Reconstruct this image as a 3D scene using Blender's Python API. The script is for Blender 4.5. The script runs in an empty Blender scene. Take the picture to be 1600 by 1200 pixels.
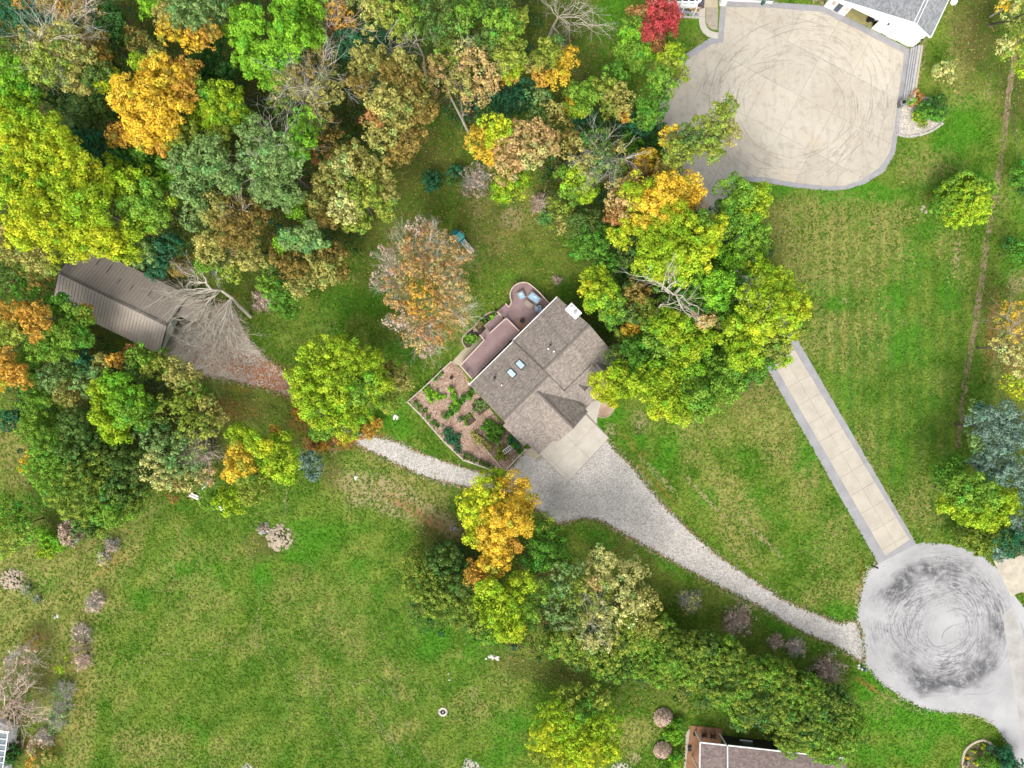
import bpy, bmesh, math, random
import numpy as np
from mathutils import Vector, Matrix
from mathutils.geometry import tessellate_polygon
random.seed(7); RNG = np.random.default_rng(11)
S = bpy.context.scene
COL = S.collection
# ------------------------------------------------------------ camera, sky, sun
H = 98.0                       # drone height in metres
K = 11.0                       # photo pixels per metre on the ground
cam = bpy.data.objects.new('camera', bpy.data.cameras.new('camera'))
COL.objects.link(cam); S.camera = cam
cam.location = (0, 0, H); cam.rotation_euler = (0, 0, 0)
cam.data.sensor_width = 36.0; cam.data.sensor_fit = 'HORIZONTAL'
cam.data.lens = 36.0 * H / (1600.0 / K)
cam.data.clip_start = 1.0; cam.data.clip_end = 3000.0
W = bpy.data.worlds.new('World'); S.world = W; W.use_nodes = True
SUN_EL, SUN_DIR = math.radians(50), Vector((-0.30, -0.95, 0)).normalized()   # towards the sun, in plan
wn = W.node_tree
for n in list(wn.nodes): wn.nodes.remove(n)
sky = wn.nodes.new('ShaderNodeTexSky'); sky.sky_type = 'NISHITA'; sky.sun_disc = False
sky.sun_elevation = SUN_EL; sky.sun_rotation = math.atan2(SUN_DIR.x, SUN_DIR.y)
sky.dust_density = 4.0; sky.air_density = 1.0
hs = wn.nodes.new('ShaderNodeHueSaturation'); hs.inputs['Saturation'].default_value = 0.35
bg = wn.nodes.new('ShaderNodeBackground'); bg.inputs[1].default_value = 0.15
wo = wn.nodes.new('ShaderNodeOutputWorld')
wn.links.new(sky.outputs[0], hs.inputs['Color']); wn.links.new(hs.outputs[0], bg.inputs[0]); wn.links.new(bg.outputs[0], wo.inputs[0])
sun = bpy.data.objects.new('sun', bpy.data.lights.new('sun', 'SUN')); COL.objects.link(sun)
sun.data.energy = 1.15; sun.data.angle = math.radians(22); sun.data.color = (1.0, 0.95, 0.87)
sd = Vector((SUN_DIR.x * math.cos(SUN_EL), SUN_DIR.y * math.cos(SUN_EL), math.sin(SUN_EL)))
sun.rotation_euler = sd.to_track_quat('Z', 'Y').to_euler(); sun.location = (0, 0, 60)
S.view_settings.view_transform = 'Standard'; S.view_settings.look = 'None'
S.view_settings.gamma = 1.0; S.view_settings.use_curve_mapping = False
S.view_settings.exposure = 1.02
S.render.engine = 'CYCLES'
S.cycles.max_bounces = 6; S.cycles.diffuse_bounces = 3; S.cycles.transmission_bounces = 4
S.cycles.use_denoising = True

# ------------------------------------------------------------ helpers
def P(u, v, h=0.0):
    """place in the world of photo point (u, v) lying at height h"""
    k = (H - h) / H / K
    return Vector(((u - 800) * k, (600 - v) * k, h))
def Pxy(u, v, h=0.0):
    p = P(u, v, h); return (p.x, p.y)

class NB:
    """tiny node builder"""
    def __init__(s, name):
        s.m = bpy.data.materials.new(name); s.m.use_nodes = True
        s.t = s.m.node_tree; s.t.nodes.clear()
        s.out = s.t.nodes.new('ShaderNodeOutputMaterial')
        g = s.t.nodes.new('ShaderNodeNewGeometry'); s.pos = g.outputs['Position']
    def n(s, typ, **kw):
        nd = s.t.nodes.new(typ)
        for k, v in kw.items(): setattr(nd, k, v)
        return nd
    def link(s, a, b): s.t.links.new(a, b)
    def put(s, sock, val):
        if hasattr(val, 'links'): s.link(val, sock)
        elif isinstance(val, (tuple, list)) and sock.type == 'RGBA': sock.default_value = (*val[:3], 1)
        else: sock.default_value = val
    def noise(s, scale, detail=4, rough=.55, vec=None, dist=0.0, stretch=None):
        vec = vec or s.pos
        if stretch:
            mp = s.n('ShaderNodeMapping'); s.link(vec, mp.inputs[0])
            mp.inputs['Rotation'].default_value = (0, 0, stretch[0]); mp.inputs['Scale'].default_value = (stretch[1], stretch[2], 1)
            vec = mp.outputs[0]
        nd = s.n('ShaderNodeTexNoise'); s.link(vec, nd.inputs['Vector'])
        nd.inputs['Scale'].default_value = scale; nd.inputs['Detail'].default_value = detail
        nd.inputs['Roughness'].default_value = rough; nd.inputs['Distortion'].default_value = dist
        return nd.outputs['Fac']
    def ramp(s, fac, a, b):
        nd = s.n('ShaderNodeMapRange', clamp=True); s.link(fac, nd.inputs[0])
        nd.inputs[1].default_value = a; nd.inputs[2].default_value = b
        return nd.outputs[0]
    def math(s, op, a, b=0.0, clamp=False):
        nd = s.n('ShaderNodeMath', operation=op, use_clamp=clamp); s.put(nd.inputs[0], a); s.put(nd.inputs[1], b)
        return nd.outputs[0]
    def mix(s, f, a, b, mode='MIX'):
        nd = s.n('ShaderNodeMix', data_type='RGBA', blend_type=mode)
        s.put(nd.inputs[0], f); s.put(nd.inputs[6], a); s.put(nd.inputs[7], b)
        return nd.outputs[2]
    def val(s, col, f, lo, hi):
        """multiply colour by lo..hi steered by f"""
        mr = s.n('ShaderNodeMapRange'); s.link(f, mr.inputs[0]); mr.inputs[3].default_value = lo; mr.inputs[4].default_value = hi
        vm = s.n('ShaderNodeVectorMath', operation='SCALE'); s.put(vm.inputs[0], col) if hasattr(col, 'links') else setattr(vm.inputs[0], 'default_value', col[:3])
        s.link(mr.outputs[0], vm.inputs['Scale']); return vm.outputs[0]
    def attr(s, name):
        nd = s.n('ShaderNodeAttribute'); nd.attribute_name = name; return nd
    def done(s, col, rough=.85, bump=None, bstr=.4, bdist=.05, metal=0.0, spec=.3, alpha=None):
        b = s.n('ShaderNodeBsdfPrincipled'); s.put(b.inputs['Base Color'], col); s.put(b.inputs['Roughness'], rough)
        b.inputs['Metallic'].default_value = metal; b.inputs['Specular IOR Level'].default_value = spec
        if bump is not None:
            bn = s.n('ShaderNodeBump'); bn.inputs['Strength'].default_value = bstr; bn.inputs['Distance'].default_value = bdist
            s.link(bump, bn.inputs['Height']); s.link(bn.outputs[0], b.inputs['Normal'])
        s.link(b.outputs[0], s.out.inputs[0]); return s.m

def simple(name, c1, c2=None, sc=3.0, fine=12.0, amt=(.75, 1.2), rough=.85, bstr=.3, bdist=.03, metal=0, spec=.3):
    b = NB(name); c2 = c2 or tuple(x * .75 for x in c1)
    n1 = b.ramp(b.noise(sc), .35, .65); n2 = b.noise(fine, 3, .7)
    return b.done(b.val(b.mix(n1, c1, c2), n2, *amt), rough, n2, bstr, bdist, metal, spec)

def link(name, me, mats, parent=None, **props):
    o = bpy.data.objects.new(name, me); COL.objects.link(o)
    for m in (mats if isinstance(mats, (list, tuple)) else [mats]):
        if m and len(me.materials) < 8 and m.name not in [x.name for x in me.materials if x]: me.materials.append(m)
    if parent: o.parent = parent; o.matrix_parent_inverse = Matrix.Translation(-parent.location) if parent.rotation_euler[2] == 0 else parent.matrix_basis.inverted()
    for k, v in props.items(): o[k] = v
    return o
def empty(name, loc, label, cat, group=None):
    o = bpy.data.objects.new(name, None); COL.objects.link(o); o.location = loc; o.empty_display_size = .5
    o['label'] = label; o['category'] = cat
    if group: o['group'] = group
    return o

class MB:
    """mesh builder, world coordinates"""
    def __init__(s): s.v = []; s.f = []; s.uv = []
    def face(s, pts, uv=None):
        i = len(s.v); s.v += [tuple(p) for p in pts]; s.f.append(tuple(range(i, i + len(pts))))
        s.uv.append(uv)
    def plane(s, pts, eave):
        """planar face with uv: metres along the eave direction and up the slope"""
        pts = [Vector(p) for p in pts]
        e = Vector(eave).normalized(); n = Vector((0, 0, 0))
        for k in range(1, len(pts) - 1): n += (pts[k] - pts[0]).cross(pts[k + 1] - pts[0])
        n.normalize(); w = n.cross(e).normalized()
        s.face(pts, [(p.dot(e), p.dot(w)) for p in pts])
    def prism(s, poly, z0, z1, bottom=False):
        """poly: list of (x, y); vertical prism"""
        poly = [tuple(p[:2]) for p in poly]
        a = sum(poly[i][0] * poly[(i + 1) % len(poly)][1] - poly[(i + 1) % len(poly)][0] * poly[i][1] for i in range(len(poly)))
        if a < 0: poly = poly[::-1]
        n = len(poly); i0 = len(s.v)
        s.v += [(x, y, z0) for x, y in poly] + [(x, y, z1) for x, y in poly]
        for i in range(n):
            j = (i + 1) % n; s.f.append((i0 + i, i0 + j, i0 + n + j, i0 + n + i)); s.uv.append(None)
        for t in tessellate_polygon([[Vector((x, y, 0)) for x, y in poly]]):
            a_, b_, c_ = t
            cr = (poly[b_][0] - poly[a_][0]) * (poly[c_][1] - poly[a_][1]) - (poly[c_][0] - poly[a_][0]) * (poly[b_][1] - poly[a_][1])
            if cr < 0: b_, c_ = c_, b_
            s.f.append((i0 + n + a_, i0 + n + b_, i0 + n + c_)); s.uv.append(None)
            if bottom: s.f.append((i0 + a_, i0 + c_, i0 + b_)); s.uv.append(None)
    def sheet(s, poly, z):
        i0 = len(s.v); s.v += [(p[0], p[1], z) for p in poly]
        for t in tessellate_polygon([[Vector((p[0], p[1], 0)) for p in poly]]):
            a_, b_, c_ = t
            cr = (poly[b_][0] - poly[a_][0]) * (poly[c_][1] - poly[a_][1]) - (poly[c_][0] - poly[a_][0]) * (poly[b_][1] - poly[a_][1])
            if cr < 0: b_, c_ = c_, b_
            s.f.append((i0 + a_, i0 + b_, i0 + c_)); s.uv.append(None)
    def box(s, c, size, rz=0.0, z0=None):
        x, y, z = size; cz = z0 + z / 2 if z0 is not None else c[2]
        ca, sa = math.cos(rz), math.sin(rz); i0 = len(s.v)
        for dz in (-z / 2, z / 2):
            for dx, dy in ((-x/2, -y/2), (x/2, -y/2), (x/2, y/2), (-x/2, y/2)):
                s.v.append((c[0] + dx * ca - dy * sa, c[1] + dx * sa + dy * ca, cz + dz))
        for f in ((3, 2, 1, 0), (4, 5, 6, 7), (0, 1, 5, 4), (1, 2, 6, 5), (2, 3, 7, 6), (3, 0, 4, 7)):
            s.f.append(tuple(i0 + k for k in f)); s.uv.append(None)
    def beam(s, a, b, w, h=None, up=(0, 0, 1)):
        h = h or w; a, b = Vector(a), Vector(b); d = (b - a)
        if d.length < 1e-6: return
        d.normalize(); up = Vector(up)
        if abs(d.dot(up)) > .98: up = Vector((1, 0, 0))
        sx = d.cross(up).normalized() * w / 2; sy = sx.cross(d).normalized() * h / 2; i0 = len(s.v)
        for q in (a, b):
            for t in (-sx - sy, sx - sy, sx + sy, -sx + sy): s.v.append(tuple(q + t))
        for f in ((0, 1, 2, 3), (7, 6, 5, 4), (0, 4, 5, 1), (1, 5, 6, 2), (2, 6, 7, 3), (3, 7, 4, 0)):
            s.f.append(tuple(i0 + k for k in f)); s.uv.append(None)
    def tube(s, pts, rad, n=6, cap=True):
        pts = [Vector(p) for p in pts]; i0 = len(s.v); m = len(pts)
        for i, p in enumerate(pts):
            d = (pts[min(i + 1, m - 1)] - pts[max(i - 1, 0)]).normalized()
            up = Vector((0, 0, 1)) if abs(d.z) < .9 else Vector((1, 0, 0))
            a = d.cross(up).normalized(); b = a.cross(d)
            r = rad[i] if isinstance(rad, (list, tuple)) else rad
            for k in range(n):
                t = 2 * math.pi * k / n; s.v.append(tuple(p + a * r * math.cos(t) + b * r * math.sin(t)))
        for i in range(m - 1):
            for k in range(n):
                q = (k + 1) % n
                s.f.append((i0 + i*n + k, i0 + i*n + q, i0 + (i+1)*n + q, i0 + (i+1)*n + k)); s.uv.append(None)
        if cap:
            s.f.append(tuple(i0 + (m-1)*n + k for k in range(n))); s.uv.append(None)
            s.f.append(tuple(i0 + k for k in range(n))[::-1]); s.uv.append(None)
    def cyl(s, c, r, z0, z1, n=16, r2=None): s.tube([(c[0], c[1], z0), (c[0], c[1], z1)], [r, r if r2 is None else r2], n)
    def mesh(s, name):
        me = bpy.data.meshes.new(name); me.from_pydata(s.v, [], s.f); 
        if any(u is not None for u in s.uv):
            l = me.uv_layers.new(name='UVMap'); k = 0
            for f, u in zip(s.f, s.uv):
                for j in range(len(f)):
                    l.data[k].uv = u[j] if u else (0, 0); k += 1
        me.update(); return me
    def build(s, name, mat, parent=None, smooth=False, **props):
        me = s.mesh(name)
        if smooth: me.polygons.foreach_set('use_smooth', [True] * len(me.polygons))
        return link(name, me, mat, parent, **props)

def dense(pts, step=.6, jit=0.0, closed=True):
    """resample an outline, optionally ragged"""
    out = []; n = len(pts)
    for i in range(n if closed else n - 1):
        a, b = Vector(pts[i][:2]), Vector(pts[(i + 1) % n][:2]); L = (b - a).length; m = max(1, int(L / step))
        for k in range(m):
            p = a.lerp(b, k / m)
            if jit: p = p + Vector((random.uniform(-jit, jit), random.uniform(-jit, jit)))
            out.append((p.x, p.y))
    if not closed: out.append(tuple(pts[-1][:2]))
    return out
def smooth_path(pts, closed=False, sub=6):
    """Catmull-Rom through points"""
    n = len(pts); out = []
    rng = range(n) if closed else range(n - 1)
    g = (lambda i: pts[i % n]) if closed else (lambda i: pts[max(0, min(n - 1, i))])
    for i in rng:
        p0, p1, p2, p3 = [np.array(g(i + k), float) for k in (-1, 0, 1, 2)]
        for k in range(sub):
            t = k / sub
            out.append(tuple(.5 * ((2*p1) + (-p0+p2)*t + (2*p0-5*p1+4*p2-p3)*t*t + (-p0+3*p1-3*p2+p3)*t**3)))
    if not closed: out.append(tuple(pts[-1]))
    return out
def px(s): return [tuple(float(x) for x in p.split(',')) for p in s.split()]
def pw(pts, h=0.0): return [Pxy(u, v, h) for u, v in pts]
def clip(poly, cell):
    """polygon clipped by a convex counter-clockwise cell"""
    out = list(poly)
    for i in range(len(cell)):
        a, b = cell[i], cell[(i + 1) % len(cell)]; inp = out; out = []
        ins = lambda p: (b[0]-a[0])*(p[1]-a[1]) - (b[1]-a[1])*(p[0]-a[0]) >= 0
        for j in range(len(inp)):
            p, q = inp[j], inp[(j + 1) % len(inp)]
            if ins(p): out.append(p)
            if ins(p) != ins(q):
                d1 = (b[0]-a[0])*(p[1]-a[1]) - (b[1]-a[1])*(p[0]-a[0]); d2 = (b[0]-a[0])*(q[1]-a[1]) - (b[1]-a[1])*(q[0]-a[0])
                t = d1 / (d1 - d2); out.append((p[0] + (q[0]-p[0])*t, p[1] + (q[1]-p[1])*t))
        if len(out) < 3: return []
    # drop doubled points
    r = [p for k, p in enumerate(out) if math.dist(p, out[k - 1]) > 1e-4]
    return r if len(r) > 2 else []
def area(p): return abs(sum(p[i][0]*p[(i+1) % len(p)][1] - p[(i+1) % len(p)][0]*p[i][1] for i in range(len(p)))) / 2
def inside(X, Y, poly):
    r = np.zeros(X.shape, bool); n = len(poly)
    for i in range(n):
        x0, y0 = poly[i]; x1, y1 = poly[(i + 1) % n]
        if y0 == y1: continue
        c = ((y0 > Y) != (y1 > Y)) & (X < (x1 - x0) * (Y - y0) / (y1 - y0) + x0); r ^= c
    return r
def cells(poly, ang, cw, ch, gap, off=(0, 0)):
    """slab outlines: poly cut by a rotated grid with joints"""
    ca, sa = math.cos(ang), math.sin(ang)
    L = [(x*ca + y*sa, -x*sa + y*ca) for x, y in poly]
    x0, x1 = min(p[0] for p in L), max(p[0] for p in L); y0, y1 = min(p[1] for p in L), max(p[1] for p in L)
    res = []
    i = math.floor((x0 - off[0]) / cw)
    while i * cw + off[0] < x1:
        j = math.floor((y0 - off[1]) / ch)
        while j * ch + off[1] < y1:
            a, b = i*cw + off[0] + gap/2, j*ch + off[1] + gap/2; c, d = a + cw - gap, b + ch - gap
            q = clip(L, [(a, b), (c, b), (c, d), (a, d)])
            if q and area(q) > .02: res.append([(x*ca - y*sa, x*sa + y*ca) for x, y in q])
            j += 1
        i += 1
    return res
def tri_cloud(name, C, Nrm, size, col, mat, parent=None, aspect=None, **props):
    """one triangle per leaf: centres C, normals Nrm, size, colours"""
    n = len(C)
    R = RNG.normal(size=(n, 3)); A = np.cross(Nrm, R); A /= np.linalg.norm(A, axis=1)[:, None] + 1e-9
    B = np.cross(Nrm, A); s = np.asarray(size).reshape(-1, 1) * np.ones((n, 1)); asp = 1.0 if aspect is None else aspect
    bend = Nrm * s * RNG.uniform(-.15, .15, (n, 1))
    V = np.empty((n, 3, 3)); V[:, 0] = C + A * s * .62 * asp + bend; V[:, 1] = C - A * s * .38 + B * s * .5; V[:, 2] = C - A * s * .38 - B * s * .5
    me = bpy.data.meshes.new(name); me.vertices.add(3*n); me.vertices.foreach_set('co', V.astype(np.float32).ravel())
    me.loops.add(3*n); me.loops.foreach_set('vertex_index', np.arange(3*n, dtype=np.int32))
    me.polygons.add(n); me.polygons.foreach_set('loop_start', np.arange(0, 3*n, 3, dtype=np.int32))
    me.update(calc_edges=True)
    at = me.attributes.new('leafcol', 'FLOAT_COLOR', 'FACE')
    at.data.foreach_set('color', np.concatenate([np.clip(col, 0, 1), np.ones((n, 1))], 1).astype(np.float32).ravel())
    return link(name, me, mat, parent, **props)

# ------------------------------------------------------------ materials
def leaf_material():
    b = NB('leaf'); a = b.attr('leafcol').outputs['Color']
    c = b.val(a, b.noise(1.6, 3), .8, 1.2)
    d = b.n('ShaderNodeBsdfDiffuse'); t = b.n('ShaderNodeBsdfTranslucent'); m = b.n('ShaderNodeMixShader'); m.inputs[0].default_value = .20
    b.link(c, d.inputs[0]); b.link(c, t.inputs[0]); b.link(d.outputs[0], m.inputs[1]); b.link(t.outputs[0], m.inputs[2]); b.link(m.outputs[0], b.out.inputs[0])
    return b.m
LEAF = leaf_material()
BARK = simple('bark', (.13, .105, .08), (.08, .065, .05), 3, 9)
PALE_BARK = simple('pale_bark', (.50, .45, .37), (.38, .34, .27), 2, 8)
TAN_BARK = simple('tan_bark', (.46, .38, .24), (.34, .28, .18), 2, 8)
GREY_BARK = simple('grey_bark', (.62, .58, .51), (.48, .45, .39), 2, 8)
PINK_BARK = simple('pinkish_bark', (.66, .53, .44), (.52, .41, .34), 2, 8)
# ------------------------------------------------------------ outlines of the paved and gravelled areas (photo pixels on the ground)
COURT = px("1134,11 1130,66 1112,69 1066,99 1048,130 1036,158 1031,185 1036,208 1050,240 1062,268 1078,296 1100,330 1128,318 1140,288 1150,280 1166,276 1195,277 1240,285 1292,291 1320,290 1346,281 1374,262 1390,238 1397,200 1402,160 1413,83 1285,19 1200,12")
COURT_OUT = px("1126,2 1122,58 1108,60 1060,92 1041,126 1029,154 1023,186 1028,212 1042,244 1054,272 1070,300 1092,336 1133,326 1147,296 1155,288 1168,284 1195,285 1240,293 1294,298 1324,296 1352,287 1382,268 1398,240 1405,200 1410,162 1422,77 1289,9 1200,3")
LANE = px("1383,868 1213,576 1105,332 1128,318 1242,548 1421,843")
LANE_OUT = px("1372,881 1202,582 1094,334 1136,322 1252,541 1432,850")
CULDESAC = px("1373,880 1357,893 1347,925 1339,968 1341,1003 1350,1032 1372,1062 1402,1084 1434,1103 1470,1112 1520,1116 1552,1132 1574,1160 1588,1192 1610,1250 1700,1250 1680,1100 1640,1010 1608,960 1585,930 1566,897 1530,866 1484,851 1431,850")
GRAVEL = smooth_path(px("1340,973 1312,973 1292,965 1262,953 1225,937 1200,921 1162,895 1130,873 1100,849 1065,816 1040,791 1025,774 1008,754 990,731 970,712 950,692 934,672 918,655 850,712 836,716 820,706 800,728 790,738 770,741 715,727 660,708 620,690 585,682 540,668 500,636 472,604 440,577 410,552 386,522 372,492 350,470 300,488 262,520 258,560 300,584 350,594 400,604 440,617 480,641 520,664 560,696 600,716 640,736 680,751 720,760 790,770 830,790 858,812 876,818 905,812 935,813 980,838 1020,860 1080,894 1140,925 1190,950 1250,985 1310,1012 1349,1033"), True, 5)
PAD = px("846,713 838,700 890,640 917,646 952,684 887,754")
GARDEN = px("706,565 640,627 694,689 725,720 776,737 790,735 822,702 786,664 750,620 735,601 722,578")
DIRT_LINE = smooth_path(px("1588,60 1582,110 1575,160 1568,220 1558,290 1545,360 1535,430 1525,500 1515,560 1505,620 1497,700"), False, 5)
STONE_BED = px("1404,168 1437,150 1456,152 1478,176 1472,192 1450,206 1420,213 1399,210")
PATIO = px("1068,1210 1071,1150 1074,1141 1084,1137 1124,1138 1126,1150 1082,1151 1080,1210")
FOOT = [px(s_) for s_ in ("745,600 862,475 945,550 915,650 840,705", "700,566 748,524 790,470 800,445 820,442 860,478 800,535 737,593", "1287,10 1425,75 1475,-40 1340,-60", "1126,1150 1300,1172 1300,1230 1080,1230 1080,1150", "95,440 130,395 290,470 255,540", "1044,-60 1050,12 1092,28 1103,48 1124,56 1135,4 1210,6 1210,-60", "0,1150 14,1146 5,1230 -40,1230")]
PAVED = [pw(q) for q in (COURT_OUT, LANE_OUT, CULDESAC, GRAVEL, PAD, GARDEN, STONE_BED, PATIO, *FOOT)]
PAVED += [pw(px(s_)) for s_ in ('1090,8 1090,38 1098,54 1124,62 1126,8', '905,640 928,620 962,622 962,642 950,655 934,655 930,670 915,660', '700,568 722,528 740,508 772,484 780,492 757,535 738,560', '815,700 838,720 856,708 840,695', '1552,876 1580,872 1620,860 1640,930 1596,925 1580,932')]
_ng = [RNG.random((257, 257)) for _ in range(5)]
def fbm(X, Y, cell, octs=4, seed=0):
    """smooth layered value noise, 0..1 with mean .5"""
    o = np.zeros(X.shape); w = 0
    for k in range(octs):
        g = _ng[(k + seed) % 5]; x = X/cell*2**k + 1000.3 + 37*seed; y = Y/cell*2**k + 1000.7 + 11*k; xi, yi = np.floor(x).astype(int), np.floor(y).astype(int); fx, fy = x-xi, y-yi
        fx, fy = fx*fx*(3-2*fx), fy*fy*(3-2*fy); xi %= 256; yi %= 256; a = .6**k
        o += a*((g[yi, xi]*(1-fx)+g[yi, xi+1]*fx)*(1-fy)+(g[yi+1, xi]*(1-fx)+g[yi+1, xi+1]*fx)*fy); w += a
    return np.clip((o/w-.5)*1.9+.5, 0, 1)
def patches(X, Y):
    """turf zones after their edges are broken up: dry, lush, pale-to-dark patchiness"""
    e = (fbm(X, Y, 3.6, 5, 1) - .5)*.85; ss = lambda v, c, w: np.clip((v - c + w)/(2*w), 0, 1)
    return ss(blobs(X, Y, DRY) + e, .49, .34), ss(blobs(X, Y, LUSH) + (fbm(X, Y, 3.5, 5, 2)-.5)*.9, .62, .30), fbm(X, Y, 2.6, 4, 3)

# ------------------------------------------------------------ ground with its own real patches of dry, lush and littered turf
def blobs(X, Y, table):
    U = 800 + X * K; Vv = 600 - Y * K; out = np.zeros(X.shape)
    for q in table:
        u, v, ru, rv, a = q[:5]; ang = math.radians(q[5]) if len(q) > 5 else 0
        dx, dy = U - u, Vv - v; c, s_ = math.cos(ang), math.sin(ang)
        d = ((dx*c + dy*s_) / ru)**2 + ((-dx*s_ + dy*c) / rv)**2
        out = np.maximum(out, a * np.exp(-d**1.5 * .7))
    return out
DRY = [(1290,390,120,70,1,0),(1215,345,60,45,1),(1300,520,80,45,.75),(1390,340,50,25,.8),(1440,250,60,30,.6),(1480,380,40,50,.5),(1370,480,30,60,.5),(1320,560,60,30,.6),
 (1130,760,110,22,.8,48),(1100,690,60,40,.6),(1190,640,45,45,.9),(1160,850,70,18,.7,45),(1230,690,30,60,.7,20),(1290,830,40,50,.5),(1300,930,40,20,.6),(1250,760,30,50,.6,30),(1470,660,30,60,.35),(1350,700,30,40,.55),(1445,790,40,40,.6),
 (300,930,80,60,.4),(250,990,60,40,.4),(390,1000,70,25,.55,10),(520,980,80,40,.55,30),(600,930,50,30,.5),(470,920,50,30,.5),(210,1060,70,60,.3),(240,1170,60,25,.9),(370,1180,60,30,.5),(500,1060,60,16,.8,60),(560,1100,50,14,.6,60),(620,1060,60,14,.6,55),(640,1140,40,20,.5),(350,860,30,20,.6),(300,850,50,30,.4),
 (50,960,110,130,1.25),(110,1040,36,90,1.3,20),(150,900,34,60,1.3,30),(125,1130,26,90,1.25,8),(190,860,40,30,.9,-35),(30,700,40,60,.9),(150,880,60,50,.9,-30),(200,840,45,20,1,-35),(780,1060,50,40,.5),(730,1110,40,40,.6),(1060,1060,40,60,.4),(1000,1150,40,30,.6),(960,840,40,14,.5,30),
 (760,350,60,60,.6),(820,330,50,60,.5),(700,500,60,60,.5),(560,740,50,40,.6),(650,780,80,40,.8,20),(1510,60,30,70,.7),(1560,350,14,60,.5),(1490,130,40,40,.6),(1560,560,20,90,.5),(1380,1140,50,40,.3)]
LITTER = [(330,200,420,260,1.0),(60,60,120,200,1),(650,250,80,60,.85),(610,320,60,70,.6),(880,110,70,60,.8),(870,40,70,60,.8),(700,380,90,90,.45),(800,380,70,80,.5),(660,500,100,60,.4),(470,520,80,60,.35),
 (380,640,60,40,.9),(440,690,60,40,.7),(100,520,90,80,1),(180,620,160,80,1),(140,740,120,100,.9),(280,690,100,70,.9),(860,400,50,60,.5),(900,500,40,60,.5),(950,480,60,70,.8),(1060,420,130,130,.9),(1110,580,110,70,.6),(990,210,70,60,.9),(920,230,90,70,.9),(880,320,60,60,.8),
 (700,840,50,40,.9),(690,900,60,60,.8),(850,900,80,60,.8),(960,900,80,70,.7),(850,1050,90,25,.8,15),(1000,1080,60,40,.5),(1530,50,45,90,.9),(1590,130,40,80,.9),(1580,520,30,90,.9),(1545,470,25,60,.7),(1600,690,60,100,.8),(1590,860,40,60,.8),(1290,1045,24,24,.9),(1150,965,26,22,.7),(1075,80,30,25,.5),(1530,810,40,60,.7),(560,690,50,16,.8),
 (50,1060,60,50,.7),(60,1000,30,30,.6),(20,1090,60,60,.8),(60,1170,50,40,.7),(95,840,60,30,.6),(420,850,36,24,.9),(520,740,20,30,.7)]
LUSH = [(1340,305,90,18,1.2),(1480,250,60,60,1),(1230,297,50,10,1),(1500,180,30,60,.9),(1520,280,30,40,.8),(1430,420,26,60,.7),(1390,460,24,60,.8),(1455,350,28,40,.7),(1480,460,30,80,.6),(1420,530,40,40,.6),(1320,445,16,16,.9),(1360,540,18,14,1),(1290,345,12,12,1),(1350,350,14,9,1),(1245,340,9,7,1),(1282,450,14,14,.9),(1310,475,16,18,1),(1400,560,20,25,.9),(1440,680,60,80,.55),(1300,620,30,60,.5),
 (1060,700,40,30,.6),(1120,720,70,60,.6),(960,660,30,24,.7),(990,690,20,14,.8),(1030,735,20,20,.7),(1180,790,50,40,.6),(1260,720,20,45,.9,-25),(1250,860,60,60,.5),(1320,950,30,20,.9),(930,835,40,16,.8,20),(1040,880,50,14,.8,35),(1150,930,60,10,.7,30),
 (650,720,60,18,1,30),(700,740,70,10,1,20),(610,660,40,30,.8),(555,740,22,16,1.2),(630,560,30,40,.7),(560,470,50,30,1),(500,500,60,30,.6),(690,300,50,30,.7),(740,400,50,40,.5),(770,440,40,60,.6),(900,470,20,70,.9,-40),(700,430,50,40,.4),
 (470,840,60,40,1),(560,870,50,40,.6),(300,880,60,50,.5),(680,990,60,40,.9),(740,1010,50,40,.8),(410,900,20,40,.8),(1370,1100,60,50,1),(1450,1140,60,40,1),(1500,1190,20,20,1),(1380,1180,60,25,1),(560,920,40,40,.6),(240,920,50,50,.4),(780,1150,50,60,.7),(1000,1000,30,14,.8),(1200,970,60,16,.7,30),
 (270,1160,50,30,.5),(90,1110,30,40,.5),(70,910,30,20,.9),(80,690,20,60,.9),(70,780,30,30,.9),(950,20,30,50,.9),(1068,70,22,12,.8),(1075,50,25,30,.5),(1580,420,20,30,.7),(1590,320,20,40,.4),(1590,230,15,50,.6),(1370,640,30,80,.4)]
PALE = [(600,775,75,28,1,22),(690,815,50,18,.8,35),(610,770,50,25,1,25),(640,790,60,20,1,20),(540,755,12,20,.8),(560,780,24,14,.8),(590,760,30,14,.6),(440,840,28,20,.6),(950,700,12,30,.9,-35),(975,730,14,26,1,-40),(1000,740,10,40,.7,-42),(1000,660,16,22,.8),(955,672,10,14,1),(1320,470,10,8,.6),(1495,400,6,30,.9,8),(745,330,14,40,.5),(800,340,20,20,.8),(865,565,10,10,.3),
 (1345,920,8,30,1,15),(1440,86,8,60,.8,8),(1190,840,60,5,1,45),(1100,775,60,5,1,46),(1030,745,50,5,.9,46),(1160,940,90,4,.9,28),(1000,850,70,4,1,30),(1400,1095,70,4,.8,28),(1440,690,10,60,.3),(1590,440,20,20,.7),(1545,140,10,30,.5),(20,905,26,20,.9),(740,1085,10,14,.7),(990,1185,14,10,.9),(1170,880,90,4,.7,42),(520,700,10,14,.8),(500,690,14,10,.6)]
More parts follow.
